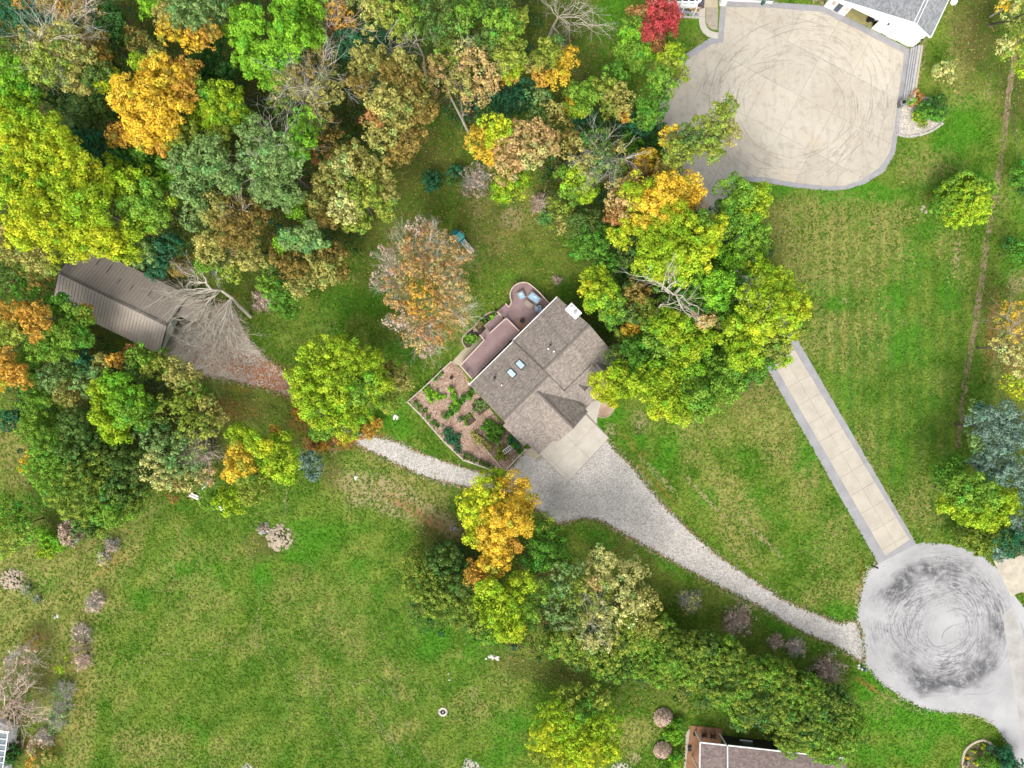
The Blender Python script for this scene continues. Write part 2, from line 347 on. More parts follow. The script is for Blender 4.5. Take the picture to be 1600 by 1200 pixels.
RUST = [(650,800,70,10,.7,30),(170,880,40,14,.55,-35),(125,1090,12,80,.5,8),(120,1010,14,60,.5,8),(430,590,60,24,1,35),(380,600,40,14,.6),(470,650,20,30,.9),(500,690,30,20,.9),(560,688,50,12,.9,-15),(350,640,60,26,.5),(1590,560,20,80,.6),(1550,520,12,70,.7,8),(985,690,8,40,.6,-40),(1355,1070,30,5,1,35),(1345,900,6,40,.7),(980,835,60,4,.8,28),(1030,760,70,4,.8,46),(60,1165,40,20,.6),(55,1000,20,20,.6)]
MOW = [(1400,600,180,260,1),(560,1050,150,120,.6),(1300,260,200,60,.3)]
STONE_PALE = []
inner = np.arange(-76, 76.01, .5); yin = np.arange(-58, 58.01, .5)
gx = np.concatenate([[-900, -400, -200, -110], inner, [110, 200, 400, 900]]); gy = np.concatenate([[-900, -400, -200, -90], yin, [90, 200, 400, 900]])
GX, GY = np.meshgrid(gx, gy); ny, nx = GX.shape
me = bpy.data.meshes.new('lawn')
me.vertices.add(nx*ny); me.vertices.foreach_set('co', np.stack([GX, GY, np.zeros_like(GX)], -1).astype(np.float32).ravel())
idx = np.arange(nx*ny).reshape(ny, nx); q = np.stack([idx[:-1, :-1], idx[:-1, 1:], idx[1:, 1:], idx[1:, :-1]], -1).reshape(-1, 4)
me.loops.add(q.size); me.loops.foreach_set('vertex_index', q.astype(np.int32).ravel()); me.polygons.add(len(q)); me.polygons.foreach_set('loop_start', np.arange(0, q.size, 4, dtype=np.int32)); me.update(calc_edges=True)
def put_attr(me, name, a, b, c):
    at = me.attributes.new(name, 'FLOAT_COLOR', 'POINT'); at.data.foreach_set('color', np.stack([a, b, c, np.ones_like(a)], -1).astype(np.float32).ravel())
_dr, _lu, _pt = patches(GX, GY)
put_attr(me, 'turf', _dr, blobs(GX, GY, LITTER), _lu); me.attributes.new('patchy', 'FLOAT', 'POINT').data.foreach_set('value', _pt.astype(np.float32).ravel())
put_attr(me, 'soil', blobs(GX, GY, PALE), blobs(GX, GY, RUST), blobs(GX, GY, MOW))
def ground_material():
    b = NB('turf'); a = b.n('ShaderNodeSeparateColor'); b.link(b.attr('turf').outputs['Color'], a.inputs[0])
    c = b.n('ShaderNodeSeparateColor'); b.link(b.attr('soil').outputs['Color'], c.inputs[0])
    dry, lit, lush = a.outputs; pale, rust, mow = c.outputs
    n_big = b.noise(.12, 5); n_mid = b.noise(.55, 6, .65); n_sm = b.noise(2.0, 5, .7); n_fine = b.noise(6.5, 4, .75); n_bl = b.noise(.28, 5, .6, dist=.6)
    pt = b.attr('patchy').outputs['Fac']; col = b.mix(b.ramp(pt, .25, .75), (.062, .142, .010), (.135, .200, .026))
    col = b.mix(b.ramp(n_sm, .5, .68), col, (.19, .215, .045))
    def zone(m, k0=.5, w=.28, nz=n_mid):     # a blob edge broken up by noise
        s_ = b.math('ADD', m, b.math('MULTIPLY', b.math('SUBTRACT', nz, .5), 1.6)); return b.ramp(s_, k0 - w, k0 + w)
    col = b.mix(lush, col, b.mix(b.ramp(n_sm, .35, .6), (.042, .150, .008), (.085, .220, .014)))
    dr = dry; col = b.mix(b.math('MULTIPLY', dr, .85), col, b.mix(b.ramp(n_sm, .35, .65), (.30, .265, .090), (.185, .20, .042)))
    # mowing stripes
    mp = b.n('ShaderNodeMapping'); b.link(b.pos, mp.inputs[0]); mp.inputs['Rotation'].default_value = (0, 0, math.radians(0))
    wv = b.n('ShaderNodeTexWave', bands_direction='X'); b.link(mp.outputs[0], wv.inputs[0]); wv.inputs['Scale'].default_value = .16; wv.inputs['Distortion'].default_value = 1.2; wv.inputs['Detail'].default_value = 3; wv.inputs['Detail Scale'].default_value = .6
    mfac = b.math('MULTIPLY', b.math('MULTIPLY', wv.outputs['Fac'], mow), .8); col = b.mix(mfac, col, (.058, .135, .02))
    w2 = b.n('ShaderNodeTexWave', bands_direction='X'); mp2 = b.n('ShaderNodeMapping'); b.link(b.pos, mp2.inputs[0]); mp2.inputs['Rotation'].default_value = (0, 0, math.radians(58)); b.link(mp2.outputs[0], w2.inputs[0]); w2.inputs['Scale'].default_value = .075; w2.inputs['Distortion'].default_value = 1.0; w2.inputs['Detail'].default_value = 3; w2.inputs['Detail Scale'].default_value = .5
    sxx = b.n('ShaderNodeSeparateXYZ'); b.link(b.pos, sxx.inputs[0]); wst = b.math('MULTIPLY', b.math('SUBTRACT', 1.0, b.ramp(sxx.outputs[0], 0, 14)), b.math('SUBTRACT', 1.0, b.ramp(sxx.outputs[1], -20, -8))); col = b.mix(b.math('MULTIPLY', b.math('MULTIPLY', w2.outputs['Fac'], wst), .38), col, (.052, .135, .014))
    lt = zone(lit, .5, .35); col = b.mix(b.math('MULTIPLY', lt, .80), col, b.mix(b.ramp(n_sm, .4, .65), (.075, .062, .022), (.055, .075, .014)))
    col = b.mix(b.math('MULTIPLY', zone(pale, .6, .25, n_sm), .8), col, b.mix(b.ramp(n_fine, .35, .65), (.42, .32, .19), (.20, .17, .08)))
    col = b.mix(b.math('MULTIPLY', zone(rust, .6, .3, n_sm), .85), col, b.mix(b.ramp(n_fine, .35, .65), (.33, .14, .05), (.20, .085, .03)))
    col = b.val(col, n_fine, .66, 1.36); col = b.val(col, n_big, .85, 1.15)
    hgt = b.math('ADD', n_fine, b.math('MULTIPLY', n_sm, 1.5))
    return b.done(col, .95, hgt, .8, .09, spec=.1)
link('lawn', me, ground_material(), kind='structure')

# grass tufts, dead stalks and fallen leaves: real little blades on the turf
def scatter(n, box=(-74, 74, -56, 56)):
    X = RNG.uniform(box[0], box[1], n); Y = RNG.uniform(box[2], box[3], n); ok = np.ones(n, bool)
    for q in PAVED: ok &= ~inside(X, Y, q)
    return X[ok], Y[ok]
X, Y = scatter(300000)
(d_, g_, p_), l_ = patches(X, Y), blobs(X, Y, LITTER)
keep = RNG.random(len(X)) < (.95 - .75 * np.clip(l_, 0, 1)); X, Y, d_, l_, g_, p_ = [q[keep] for q in (X, Y, d_, l_, g_, p_)]
n = len(X); t = np.clip(p_[:, None]*1.3 - .15 + RNG.normal(0, .22, (n, 1)), 0, 1)
colr = np.array((.058, .140, .012)) * (1 - t) + np.array((.15, .22, .032)) * t
lu = np.clip(g_, 0, 1)[:, None] * .8; colr = colr * (1 - lu) + np.array((.060, .21, .014)) * lu
dm = (RNG.random((n, 1)) < np.clip(d_, 0, 1)[:, None] * .38); colr = np.where(dm, np.array((.25, .23, .075)) * RNG.uniform(.7, 1.2, (n, 1)), colr)
colr = colr * RNG.uniform(.76, 1.24, (n, 1))
Nn = np.stack([RNG.normal(0, .35, n), RNG.normal(0, .35, n), np.ones(n)], 1); Nn /= np.linalg.norm(Nn, axis=1)[:, None]
tri_cloud('grass', np.stack([X, Y, RNG.uniform(.03, .12, n)], 1), Nn, RNG.uniform(.12, .30, n), colr, LEAF, aspect=1.6, kind='stuff')
X, Y = scatter(150000)
l_ = np.clip(blobs(X, Y, LITTER) * .8 + blobs(X, Y, [(700,400,160,180,.9),(880,120,80,70,1),(1060,420,150,150,.6),(960,960,140,120,.6),(1075,60,30,40,.6),(250,1000,300,150,.01)]), .004, 1); r_ = blobs(X, Y, RUST)
keep = RNG.random(len(X)) < l_ * .55; X, Y, r_ = X[keep], Y[keep], r_[keep]; n = len(X)
PALL = np.array([(.42, .30, .09), (.36, .20, .06), (.50, .38, .10), (.26, .15, .07), (.40, .14, .04), (.48, .42, .25)])
ci = RNG.choice(6, n, p=[.26, .2, .16, .24, .06, .08]); ci = np.where(RNG.random(n) < r_, 4, ci)
Nn = np.stack([RNG.normal(0, .3, n), RNG.normal(0, .3, n), np.ones(n)], 1); Nn /= np.linalg.norm(Nn, axis=1)[:, None]
tri_cloud('fallen_leaves', np.stack([X, Y, RNG.uniform(.05, .13, n)], 1), Nn, RNG.uniform(.09, .20, n), PALL[ci] * RNG.uniform(.55, 1.15, (n, 1)), LEAF, kind='stuff')
# rusty leaves drifted on the gravel by the barn
X = RNG.uniform(-48, -28, 22000); Y = RNG.uniform(-4, 12, 22000); ok = inside(X, Y, PAVED[3]); dens = blobs(X, Y, [(425,592,46,20,1,30),(372,572,20,14,.7),(345,560,50,30,.22),(455,600,20,14,1,40),(330,520,50,40,.06)])
ok &= RNG.random(len(X)) < dens*.62; X, Y = X[ok], Y[ok]; n = len(X)
Nn = np.stack([RNG.normal(0, .3, n), RNG.normal(0, .3, n), np.ones(n)], 1); Nn /= np.linalg.norm(Nn, axis=1)[:, None]
tri_cloud('drifted_leaves', np.stack([X, Y, RNG.uniform(.04, .09, n)], 1), Nn, RNG.uniform(.12, .24, n), np.array((.50, .22, .10)) * RNG.uniform(.6, 1.4, (n, 1)), LEAF, kind='stuff')
# pale worn trails across the big lawn (dry clippings)
TC = []
for s_, w, dn in (("370,1010 350,1008 330,1022 310,1030 285,1028 262,1020 245,1030 235,1045 225,1055", .25, 260), ("480,1056 510,1058 545,1064 560,1068 575,1062 590,1072 605,1088", .3, 260), ("410,905 408,940 402,965 415,1000 428,1030 450,1050 470,1062", .3, 260),
    ("460,1040 490,1080 520,1130 545,1180", .7, 300), ("550,1070 580,1110 610,1150 630,1180", .35, 240), ("600,1060 625,1100", .35, 140), ("640,1040 665,1070 680,1090", .3, 100), ("445,780 448,790 444,810 443,830", .35, 160), ("460,745 450,765 446,780", .3, 100), ("700,1110 690,1115", .8, 80), ("410,960 398,1000 405,1012", .3, 90), ("590,1130 612,1165 640,1195", .3, 160), ("400,1000 440,1080 470,1150", .35, 120), ("660,1170 672,1190", .3, 60)):
    q = pw(smooth_path(px(s_), False, 6))
    for k in range(int(dn * .9)):
        i = random.randrange(len(q) - 1); t = random.random(); TC.append((q[i][0] + (q[i+1][0]-q[i][0])*t + random.gauss(0, w*.32), q[i][1] + (q[i+1][1]-q[i][1])*t + random.gauss(0, w*.32), random.uniform(.06, .14)))
TC = np.array(TC); n = len(TC); Nn = np.stack([RNG.normal(0, .3, n), RNG.normal(0, .3, n), np.ones(n)], 1); Nn /= np.linalg.norm(Nn, axis=1)[:, None]
tri_cloud('dry_clippings', TC, Nn, RNG.uniform(.06, .15, n), np.array((.34, .34, .15)) * RNG.uniform(.6, 1.2, (n, 1)), LEAF, kind='stuff')

# ------------------------------------------------------------ gravel drive, court, lane, turning circle
def gravel_material(name, c1, c2, c3):
    b = NB(name); n1 = b.ramp(b.noise(.35, 5), .35, .65)
    if name == 'gravel':
        sx_ = b.n('ShaderNodeSeparateXYZ'); b.link(b.pos, sx_.inputs[0]); west = b.math('SUBTRACT', 1.0, b.ramp(sx_.outputs[0], -34, -26)); c1 = b.mix(west, c1, (.46, .41, .345)); c2 = b.mix(west, c2, (.34, .29, .235))
    vo = b.n('ShaderNodeTexVoronoi'); b.link(b.pos, vo.inputs['Vector']); vo.inputs['Scale'].default_value = 7.0
    sep = b.n('ShaderNodeSeparateColor'); b.link(vo.outputs['Color'], sep.inputs[0])
    col = b.mix(n1, c1, c2); col = b.mix(b.ramp(b.noise(1.2, 5, .7), .58, .72), col, c3)
    col = b.mix(b.math('MULTIPLY', b.ramp(b.noise(.5, 5, .75), .60, .72), .55), col, (.26, .20, .14)) if name == 'gravel' else col; col = b.val(col, sep.outputs[0], .72, 1.22); col = b.val(col, b.noise(9, 3, .8), .7, 1.3)
    return b.done(col, .95, b.math('ADD', vo.outputs['Distance'], b.noise(8, 3)), .7, .06, spec=.1)
def polar(b, c):
    s_ = b.n('ShaderNodeVectorMath', operation='SUBTRACT'); b.link(b.pos, s_.inputs[0]); s_.inputs[1].default_value = (*c, 0)
    sp = b.n('ShaderNodeSeparateXYZ'); b.link(s_.outputs[0], sp.inputs[0])
    flat = b.n('ShaderNodeCombineXYZ'); b.link(sp.outputs[0], flat.inputs[0]); b.link(sp.outputs[1], flat.inputs[1])
    ln = b.n('ShaderNodeVectorMath', operation='LENGTH'); b.link(flat.outputs[0], ln.inputs[0])
    wob = b.math('ADD', ln.outputs['Value'], b.math('MULTIPLY', b.noise(.08, 1), 1.6))
    an = b.math('ARCTAN2', sp.outputs[1], sp.outputs[0])
    cx = b.n('ShaderNodeCombineXYZ'); b.link(wob, cx.inputs[0]); b.link(b.math('MULTIPLY', b.math('SINE', an), 1.2), cx.inputs[1]); b.link(b.math('MULTIPLY', b.math('COSINE', an), 1.2), cx.inputs[2])
    return ln.outputs['Value'], cx.outputs[0]
def arcs(b, c, radii, w=.10, seed=0.0, cover=(.42, .60)):
    """worn tyre arcs at the given radii, broken up along their length"""
    s_ = b.n('ShaderNodeVectorMath', operation='SUBTRACT'); b.link(b.pos, s_.inputs[0]); s_.inputs[1].default_value = (*c, 0)
    sc_ = b.n('ShaderNodeVectorMath', operation='MULTIPLY'); b.link(s_.outputs[0], sc_.inputs[0]); sc_.inputs[1].default_value = (1.0, 1.06, 0)
    ln = b.n('ShaderNodeVectorMath', operation='LENGTH'); b.link(sc_.outputs[0], ln.inputs[0])
    r = b.math('ADD', ln.outputs['Value'], b.math('MULTIPLY', b.noise(.09, 2), 3.2)); tot = None
    for k, r0 in enumerate(radii):
        d = b.math('ABSOLUTE', b.math('SUBTRACT', r, r0 + 1.6)); l_ = b.math('SUBTRACT', 1.0, b.ramp(d, w*.3, w))
        mv = b.n('ShaderNodeVectorMath', operation='ADD'); b.link(b.pos, mv.inputs[0]); mv.inputs[1].default_value = (37*k + seed, 11*k, 0)
        l_ = b.math('MULTIPLY', l_, b.ramp(b.noise(.16, 3, .6, vec=mv.outputs[0]), *cover)); tot = l_ if tot is None else b.math('MAXIMUM', tot, l_)
    return tot
def court_material():
    b = NB('court_concrete'); n1 = b.noise(.16, 5, .6); n2 = b.noise(.9, 6, .7)
    col = b.mix(b.ramp(n1, .35, .65), (.43, .395, .325), (.385, .345, .28)); col = b.mix(b.math('MULTIPLY', b.ramp(n2, .52, .70), .6), col, (.25, .215, .17))
    r, cv = polar(b, Pxy(1245, 175))
    st = b.noise(4.2, 4, .7, vec=cv); win = b.math('MULTIPLY', b.ramp(r, 5.0, 8.0), b.math('SUBTRACT', 1.0, b.ramp(r, 14.0, 16.5)))
    msk = b.math('MULTIPLY', b.math('MULTIPLY', b.ramp(st, .52, .62), win), b.ramp(b.noise(.13, 3), .40, .58)); col = b.mix(b.math('MULTIPLY', msk, .5), col, (.17, .15, .125))
    sm = b.noise(1.0, 4, .6, stretch=(math.radians(55), 1.2, .18)); col = b.mix(b.math('MULTIPLY', b.ramp(sm, .52, .70), .32), col, (.24, .205, .16))
    am = b.math('MAXIMUM', arcs(b, Pxy(1236, 170), [7.3, 7.7, 8.9], .12, 0, (.46, .62)), b.math('MAXIMUM', arcs(b, Pxy(1252, 150), [8.2, 9.4, 9.9, 10.3, 11.2, 12.4], .11, 9, (.49, .62)), arcs(b, Pxy(1215, 178), [8.4, 9.2, 10.9, 11.3], .10, 23, (.52, .62)))); col = b.mix(b.math('MULTIPLY', am, .5), col, (.18, .15, .115))
    oc = b.noise(.11, 4, .6, stretch=(.3, 1, 1.6)); col = b.mix(b.math('MULTIPLY', b.ramp(oc, .60, .72), .35), col, (.46, .33, .17))
    at = b.attr('tint').outputs['Fac']; col = b.val(col, at, .93, 1.06); col = b.val(col, b.noise(7, 4, .8), .86, 1.14)
    return b.done(col, .9, b.noise(6, 4), .25, .02, spec=.2)
def circle_material():
    b = NB('turning_circle_chipseal'); n2 = b.noise(1.1, 6, .75); base = b.mix(b.ramp(b.noise(.2, 5), .35, .65), (.37, .366, .362), (.29, .286, .284))
    r, cv = polar(b, Pxy(1468, 978))
    st = b.math('MULTIPLY', b.ramp(b.noise(5.5, 5, .7, vec=cv), .42, .60), b.ramp(b.noise(1.4, 5, .7), .30, .50))
    big = b.math('ADD', .15, b.ramp(b.noise(.12, 4, .65), .42, .58))
    win = b.math('MULTIPLY', b.ramp(r, .3, 4.0), b.math('SUBTRACT', 1.0, b.ramp(r, 9.0, 11.5)))
    arc = b.math('MULTIPLY', b.math('MULTIPLY', st, win), big); col = b.mix(b.math('MULTIPLY', arc, .8), base, (.085, .085, .09))
    am = b.math('MAXIMUM', arcs(b, Pxy(1482, 985), [3.1, 3.6, 4.4, 5.6, 6.1], .12, 5.0, (.46, .58)), b.math('MAXIMUM', arcs(b, Pxy(1466, 970), [4.0, 5.0, 5.4, 6.6, 7.3], .13, 31, (.48, .60)), arcs(b, Pxy(1500, 1000), [2.6, 4.8, 6.9, 7.6, 8.6], .11, 57, (.50, .62)))); col = b.mix(b.math('MULTIPLY', am, .6), col, (.12, .12, .125))
    # ring of bare asphalt where wheels have worn the chips away
    rr = b.math('ABSOLUTE', b.math('SUBTRACT', b.math('ADD', r, b.math('MULTIPLY', b.noise(.16, 5, .6), 7.0)), 11.6))
    ring = b.math('MULTIPLY', b.math('SUBTRACT', 1.0, b.ramp(rr, .35, 1.9)), b.ramp(b.noise(.09, 3, .6), .44, .56)); ring = b.math('MULTIPLY', ring, b.ramp(n2, .34, .52))
    col = b.mix(b.math('MULTIPLY', ring, .85), col, (.06, .06, .065))
    sp = b.ramp(n2, .62, .72); col = b.mix(b.math('MULTIPLY', sp, .5), col, (.22, .22, .22))
    return b.done(b.val(col, b.noise(8, 4, .8), .78, 1.22), .9, b.noise(8, 3), .4, .03, spec=.2)
M_GRAV = gravel_material('gravel', (.45, .42, .385), (.37, .35, .315), (.25, .215, .175))
M_COURT = court_material(); M_CIRCLE = circle_material()
M_LANE = simple('lane_concrete', (.425, .385, .315), (.365, .33, .27), .5, 7, (.85, 1.12), .9, .2, .02)
M_BORDER = simple('grey_border_concrete', (.285, .28, .285), (.235, .23, .235), .7, 8, (.8, 1.2), .9)
M_JOINT = simple('joint', (.27, .245, .205)); M_CONC = simple('pale_concrete', (.47, .435, .375), (.40, .365, .31), .6, 7, (.86, 1.12))
M_TAN = simple('tan_concrete', (.42, .36, .255), (.36, .305, .215), .6, 8, (.85, 1.15))
M_MULCH = simple('mulch', (.43, .31, .235), (.27, .175, .125), .6, 7, (.45, 1.6), .95, .8, .05)
M_SOIL = simple('dark_soil', (.09, .065, .045), (.06, .045, .03), 1, 9, (.6, 1.4), .95, .8, .05)
M_EARTH = simple('bare_earth', (.25, .185, .11), (.17, .125, .07), 1.2, 8, (.6, 1.4), .95, .8, .06)

m = MB(); m.sheet(dense(pw(GRAVEL), .35, .10), .004); m.build('gravel_drive', M_GRAV, kind='structure')
# loose stones along the drive: geometry nobody could count
def stones(name, n, poly, mat, smin, smax, z=.0, edge=None, parent=None, kind='stuff'):
    xs = [p[0] for p in poly]; ys = [p[1] for p in poly]; mm = MB(); c = 0
    while c < n:
        if edge and random.random() < edge:
            i = random.randrange(len(poly)); a, q_ = poly[i], poly[(i+1) % len(poly)]; t = random.random()
            x, y = a[0]+(q_[0]-a[0])*t + random.gauss(0, .2), a[1]+(q_[1]-a[1])*t + random.gauss(0, .2)
        else:
            x, y = random.uniform(min(xs), max(xs)), random.uniform(min(ys), max(ys))
            if not inside(np.array([x]), np.array([y]), poly)[0]: continue
        s_ = random.uniform(smin, smax); a = random.random()*6.28; i0 = len(mm.v)
        for k in range(4): mm.v.append((x + s_*random.uniform(.7, 1.1)*math.cos(a + k*1.57), y + s_*random.uniform(.7, 1.1)*math.sin(a + k*1.57), z))
        mm.v.append((x + s_*.1, y, z + s_*.8))
        for k in range(4): mm.f.append((i0+k, i0+(k+1) % 4, i0+4)); mm.uv.append(None)
        c += 1
    return mm.build(name, mat, parent, kind=kind)
M_STONE = simple('limestone_chips', (.46, .435, .39), (.33, .305, .27), 2.2, 8, (.7, 1.25))
def light_stones(n, poly, name): return stones(name, n, poly, M_STONE, .05, .13, .0, .35)
light_stones(6000, pw(GRAVEL), 'loose_gravel')
W_ = []; g_ = pw(GRAVEL)
for k in range(9000):
    i = random.randrange(len(g_)); a_, q_ = g_[i], g_[(i+1) % len(g_)]; t = random.random()
    if math.dist(a_, q_) < random.random()*1.2: continue
    if inside(np.array([a_[0]]), np.array([a_[1]]), pw(px('800,690 900,620 975,690 890,775'))).any(): continue
    W_.append((a_[0]+(q_[0]-a_[0])*t + random.gauss(0, .16), a_[1]+(q_[1]-a_[1])*t + random.gauss(0, .16), random.uniform(.03, .1)))
W_ = np.array(W_); n = len(W_); Nn = np.stack([RNG.normal(0, .35, n), RNG.normal(0, .35, n), np.ones(n)], 1); Nn /= np.linalg.norm(Nn, axis=1)[:, None]; cc_ = np.array([(.07, .15, .02), (.30, .17, .08), (.22, .20, .06), (.40, .30, .16)])
tri_cloud('verge_weeds', W_, Nn, RNG.uniform(.10, .26, n), cc_[RNG.choice(4, n, p=[.35, .25, .25, .15])]*RNG.uniform(.7, 1.3, (n, 1)), LEAF, aspect=1.5, kind='stuff')
# turning circle
m = MB(); m.sheet(dense(pw(smooth_path(CULDESAC, True, 4)), .4, .05), .012); m.build('turning_circle_road', M_CIRCLE, kind='structure')
stones('road_edge_chips', 1200, pw(smooth_path(CULDESAC, True, 4))[:70], M_STONE, .06, .16, .0, 1.0)
m = MB(); m.sheet(pw(px("1566,962 1582,945 1598,1005 1616,1110 1640,1230 1612,1230 1590,1110")), .018); m.build('road_patch', simple('worn_patch', (.36, .348, .325), (.28, .268, .245), .5, 6, (.8, 1.2)), kind='structure')
m = MB(); m.sheet(dense(pw(px("1552,876 1580,872 1620,860 1640,930 1596,925 1580,932")), .4, .06), .016); m.build('neighbour_path', simple('sandy_concrete', (.47, .42, .33), None, .8, 8), kind='structure')
# court and lane: a base sheet whose colour shows in the joints, with every slab a piece of its own
def slabs(poly, ang, cw, ch, z0, z1, parent, mat, name='concrete_slab', gap=.035, off=(0, 0)):
    for q in cells(poly, ang, cw, ch, gap, off):
        if area(q) < .25: continue
        mm = MB(); mm.prism(q, z0, z1 + random.uniform(0, .006)); o = mm.build(name, mat, parent)
        at = o.data.attributes.new('tint', 'FLOAT', 'POINT'); at.data.foreach_set('value', [random.random()] * len(o.data.vertices))
m = MB(); m.sheet(pw(COURT_OUT), .016); court = m.build('court_road', M_BORDER, kind='structure')
m = MB(); m.sheet(pw(COURT), .021); m.build('joint_bed', M_JOINT, court)
slabs(pw(COURT), math.radians(-28), 5.2, 6.1, .022, .045, court, M_COURT, off=(1.2, .4))
m = MB(); m.sheet(pw(LANE_OUT), .024); lane = m.build('lane_road', M_BORDER, kind='structure')
m = MB(); m.sheet(pw(LANE), .030); m.build('joint_bed', M_JOINT, lane)
La, Lb = Vector(Pxy(1402, 856)), Vector(Pxy(1228, 561)); ang = math.atan2((Lb-La).y, (Lb-La).x)
lo = La.x * -math.sin(ang) + La.y * math.cos(ang)
slabs(pw(LANE), ang, 2.95, 2.1, .031, .050, lane, M_LANE, off=(La.x*math.cos(ang)+La.y*math.sin(ang)+.9, lo))
# dead-straight soil line along the right-hand lawn
def ribbon(path, w, z, jit=0.0):
    q = [Vector(p) for p in path]; L, R = [], []
    for i, p in enumerate(q):
        d = (q[min(i+1, len(q)-1)] - q[max(i-1, 0)]).normalized(); nrm = Vector((-d.y, d.x)); ww = w(i/(len(q)-1)) if callable(w) else w
        L.append(tuple(p + nrm*(ww/2 + random.uniform(-jit, jit)))); R.append(tuple(p - nrm*(ww/2 + random.uniform(-jit, jit))))
    return L + R[::-1]
m = MB(); m.sheet(ribbon(dense(pw(DIRT_LINE), .4, 0, False), .85, 0, .14), .006); m.build('dirt_path', M_EARTH, kind='structure')
# garage apron pad in front of the house
m = MB(); m.prism(dense(pw(PAD), 1), 0, .06); pad = m.build('driveway_pad', M_JOINT, kind='structure')
slabs(pw([(u + (885-u)*.02, v + (700-v)*.02) for u, v in PAD]), math.radians(45), 4.0, 3.4, .061, .075, pad, M_CONC, off=(.3, 1.1))
# ------------------------------------------------------------ buildings
def roof_material(name, c1, c2, c3, course=.145, stain=.5):
    b = NB(name); uv = b.n('ShaderNodeUVMap').outputs[0]
    br = b.n('ShaderNodeTexBrick'); b.link(uv, br.inputs['Vector']); br.inputs['Scale'].default_value = 1.0
    br.inputs['Brick Width'].default_value = .34; br.inputs['Row Height'].default_value = course; br.inputs['Mortar Size'].default_value = .012; br.offset = .5
    br.inputs['Color1'].default_value = (.62, .62, .62, 1); br.inputs['Color2'].default_value = (1.25, 1.25, 1.25, 1); br.inputs['Mortar'].default_value = (.45, .45, .45, 1)
    st = b.noise(.75, 4, .7, vec=uv, stretch=(0, 1.6, .22)); bl = b.noise(2.2, 5, .7, vec=uv, stretch=(0, 1, .5))
    col = b.mix(b.ramp(bl, .35, .65), c1, c2); col = b.mix(b.math('MULTIPLY', b.ramp(st, .45, .7), stain), col, c3)
    col = b.mix(.85, col, b.mix(1.0, col, br.outputs['Color'], 'MULTIPLY')); col = b.val(col, b.noise(7, 3, .8), .72, 1.28)
    return b.done(col, .95, b.math('ADD', br.outputs['Fac'], b.noise(7, 3)), .45, .03, spec=.15)
M_ROOF = roof_material('brown_shingles', (.325, .28, .24), (.26, .222, .19), (.15, .128, .112))
M_ROOF2 = roof_material('pinkish_shingles', (.30, .235, .215), (.24, .185, .17), (.20, .16, .15), stain=.3)
M_ROOF3 = roof_material('grey_shingles', (.30, .31, .315), (.23, .24, .245), (.19, .20, .205), stain=.3)
M_WHITE = simple('white_paint', (.70, .70, .69), (.64, .64, .635), 1, 6, (.95, 1.04), .5, .05)
M_TRIM = simple('cream_trim', (.66, .61, .55), None, 2, 9, (.9, 1.1), .6)
M_SIDING = simple('tan_siding', (.42, .37, .30), (.38, .33, .27), 1, 8, (.9, 1.1)); M_BLACK = simple('black_metal', (.02, .02, .022), None, 3, 9, (.8, 1.3), .45, .05, metal=.3)
M_GLASS = simple('window_glass', (.05, .07, .09), (.09, .12, .14), .4, 2, (.8, 1.2), .12, 0, spec=.6)
M_SKYL = simple('skylight_glass', (.42, .56, .60), (.50, .62, .64), .6, 2, (.95, 1.05), .15, 0, spec=.6)
M_DECK = simple('mauve_deck_board', (.285, .20, .195), (.24, .165, .16), .8, 8, (.82, 1.18), .8); M_DECK_G = simple('deck_gap', (.07, .05, .05))
M_RAIL = simple('pinkish_rail', (.55, .43, .38), (.48, .37, .33), 1, 8, (.88, 1.1)); M_PLASTER = simple('rust_patio_slab', (.34, .20, .13), (.27, .155, .10), 1.2, 6, (.75, 1.2))
M_METAL = simple('galvanised', (.55, .56, .57), None, 2, 8, (.9, 1.1), .35, .05, metal=.7)
D3 = Vector

def roof_faces(name, mat, parent, faces, eave, th=.10):
    """each face a list of corners (already 3-D); thickness shown by a skirt round the outline"""
    m = MB()
    for f in faces: m.plane(f, eave)
    o = m.build(name, mat, parent); return o
def lerp(a, b, t): return Vector(a).lerp(Vector(b), t)

# ---- main house: two gabled blocks, a front gable, a porch roof
hb = P(848, 590); house = empty('house', hb, 'grey brown shingled house with two skylights in the middle of the garden', 'house')
e1, r1, s1 = 4.0, 7.45, 3.95          # west block eave, ridge, south-east eave
A = P(735, 600, e1); B_ = P(802, 534, e1); C_ = P(853, 591, r1); Dd = P(789, 654, r1); E = P(838, 714, s1)
eave = (B_ - A).normalized(); SEd = Vector((eave.y, -eave.x, 0))
F = E + eave * ((P(918, 636, s1) - E).dot(eave)); F = Vector((F.x, F.y, s1))
G = E + eave * ((P(953, 600, s1) - E).dot(eave)); G = Vector((G.x, G.y, s1))     # far end of the porch roof
def solid_roof(name, top, eave_v, parent=house, mat=M_ROOF, th=.16):
    m = MB()
    m.plane(top, eave_v); low = [p - Vector((0, 0, th)) for p in top]; m.face(low[::-1])
    for i in range(len(top)):
        j = (i+1) % len(top); m.face([top[i], low[i], low[j], top[j]])
    return m.build(name, mat, parent)
def ccw(t):
    n = Vector((0, 0, 0))
    for k in range(1, len(t)-1): n += (t[k]-t[0]).cross(t[k+1]-t[0])
    return t if n.z > 0 else t[::-1]
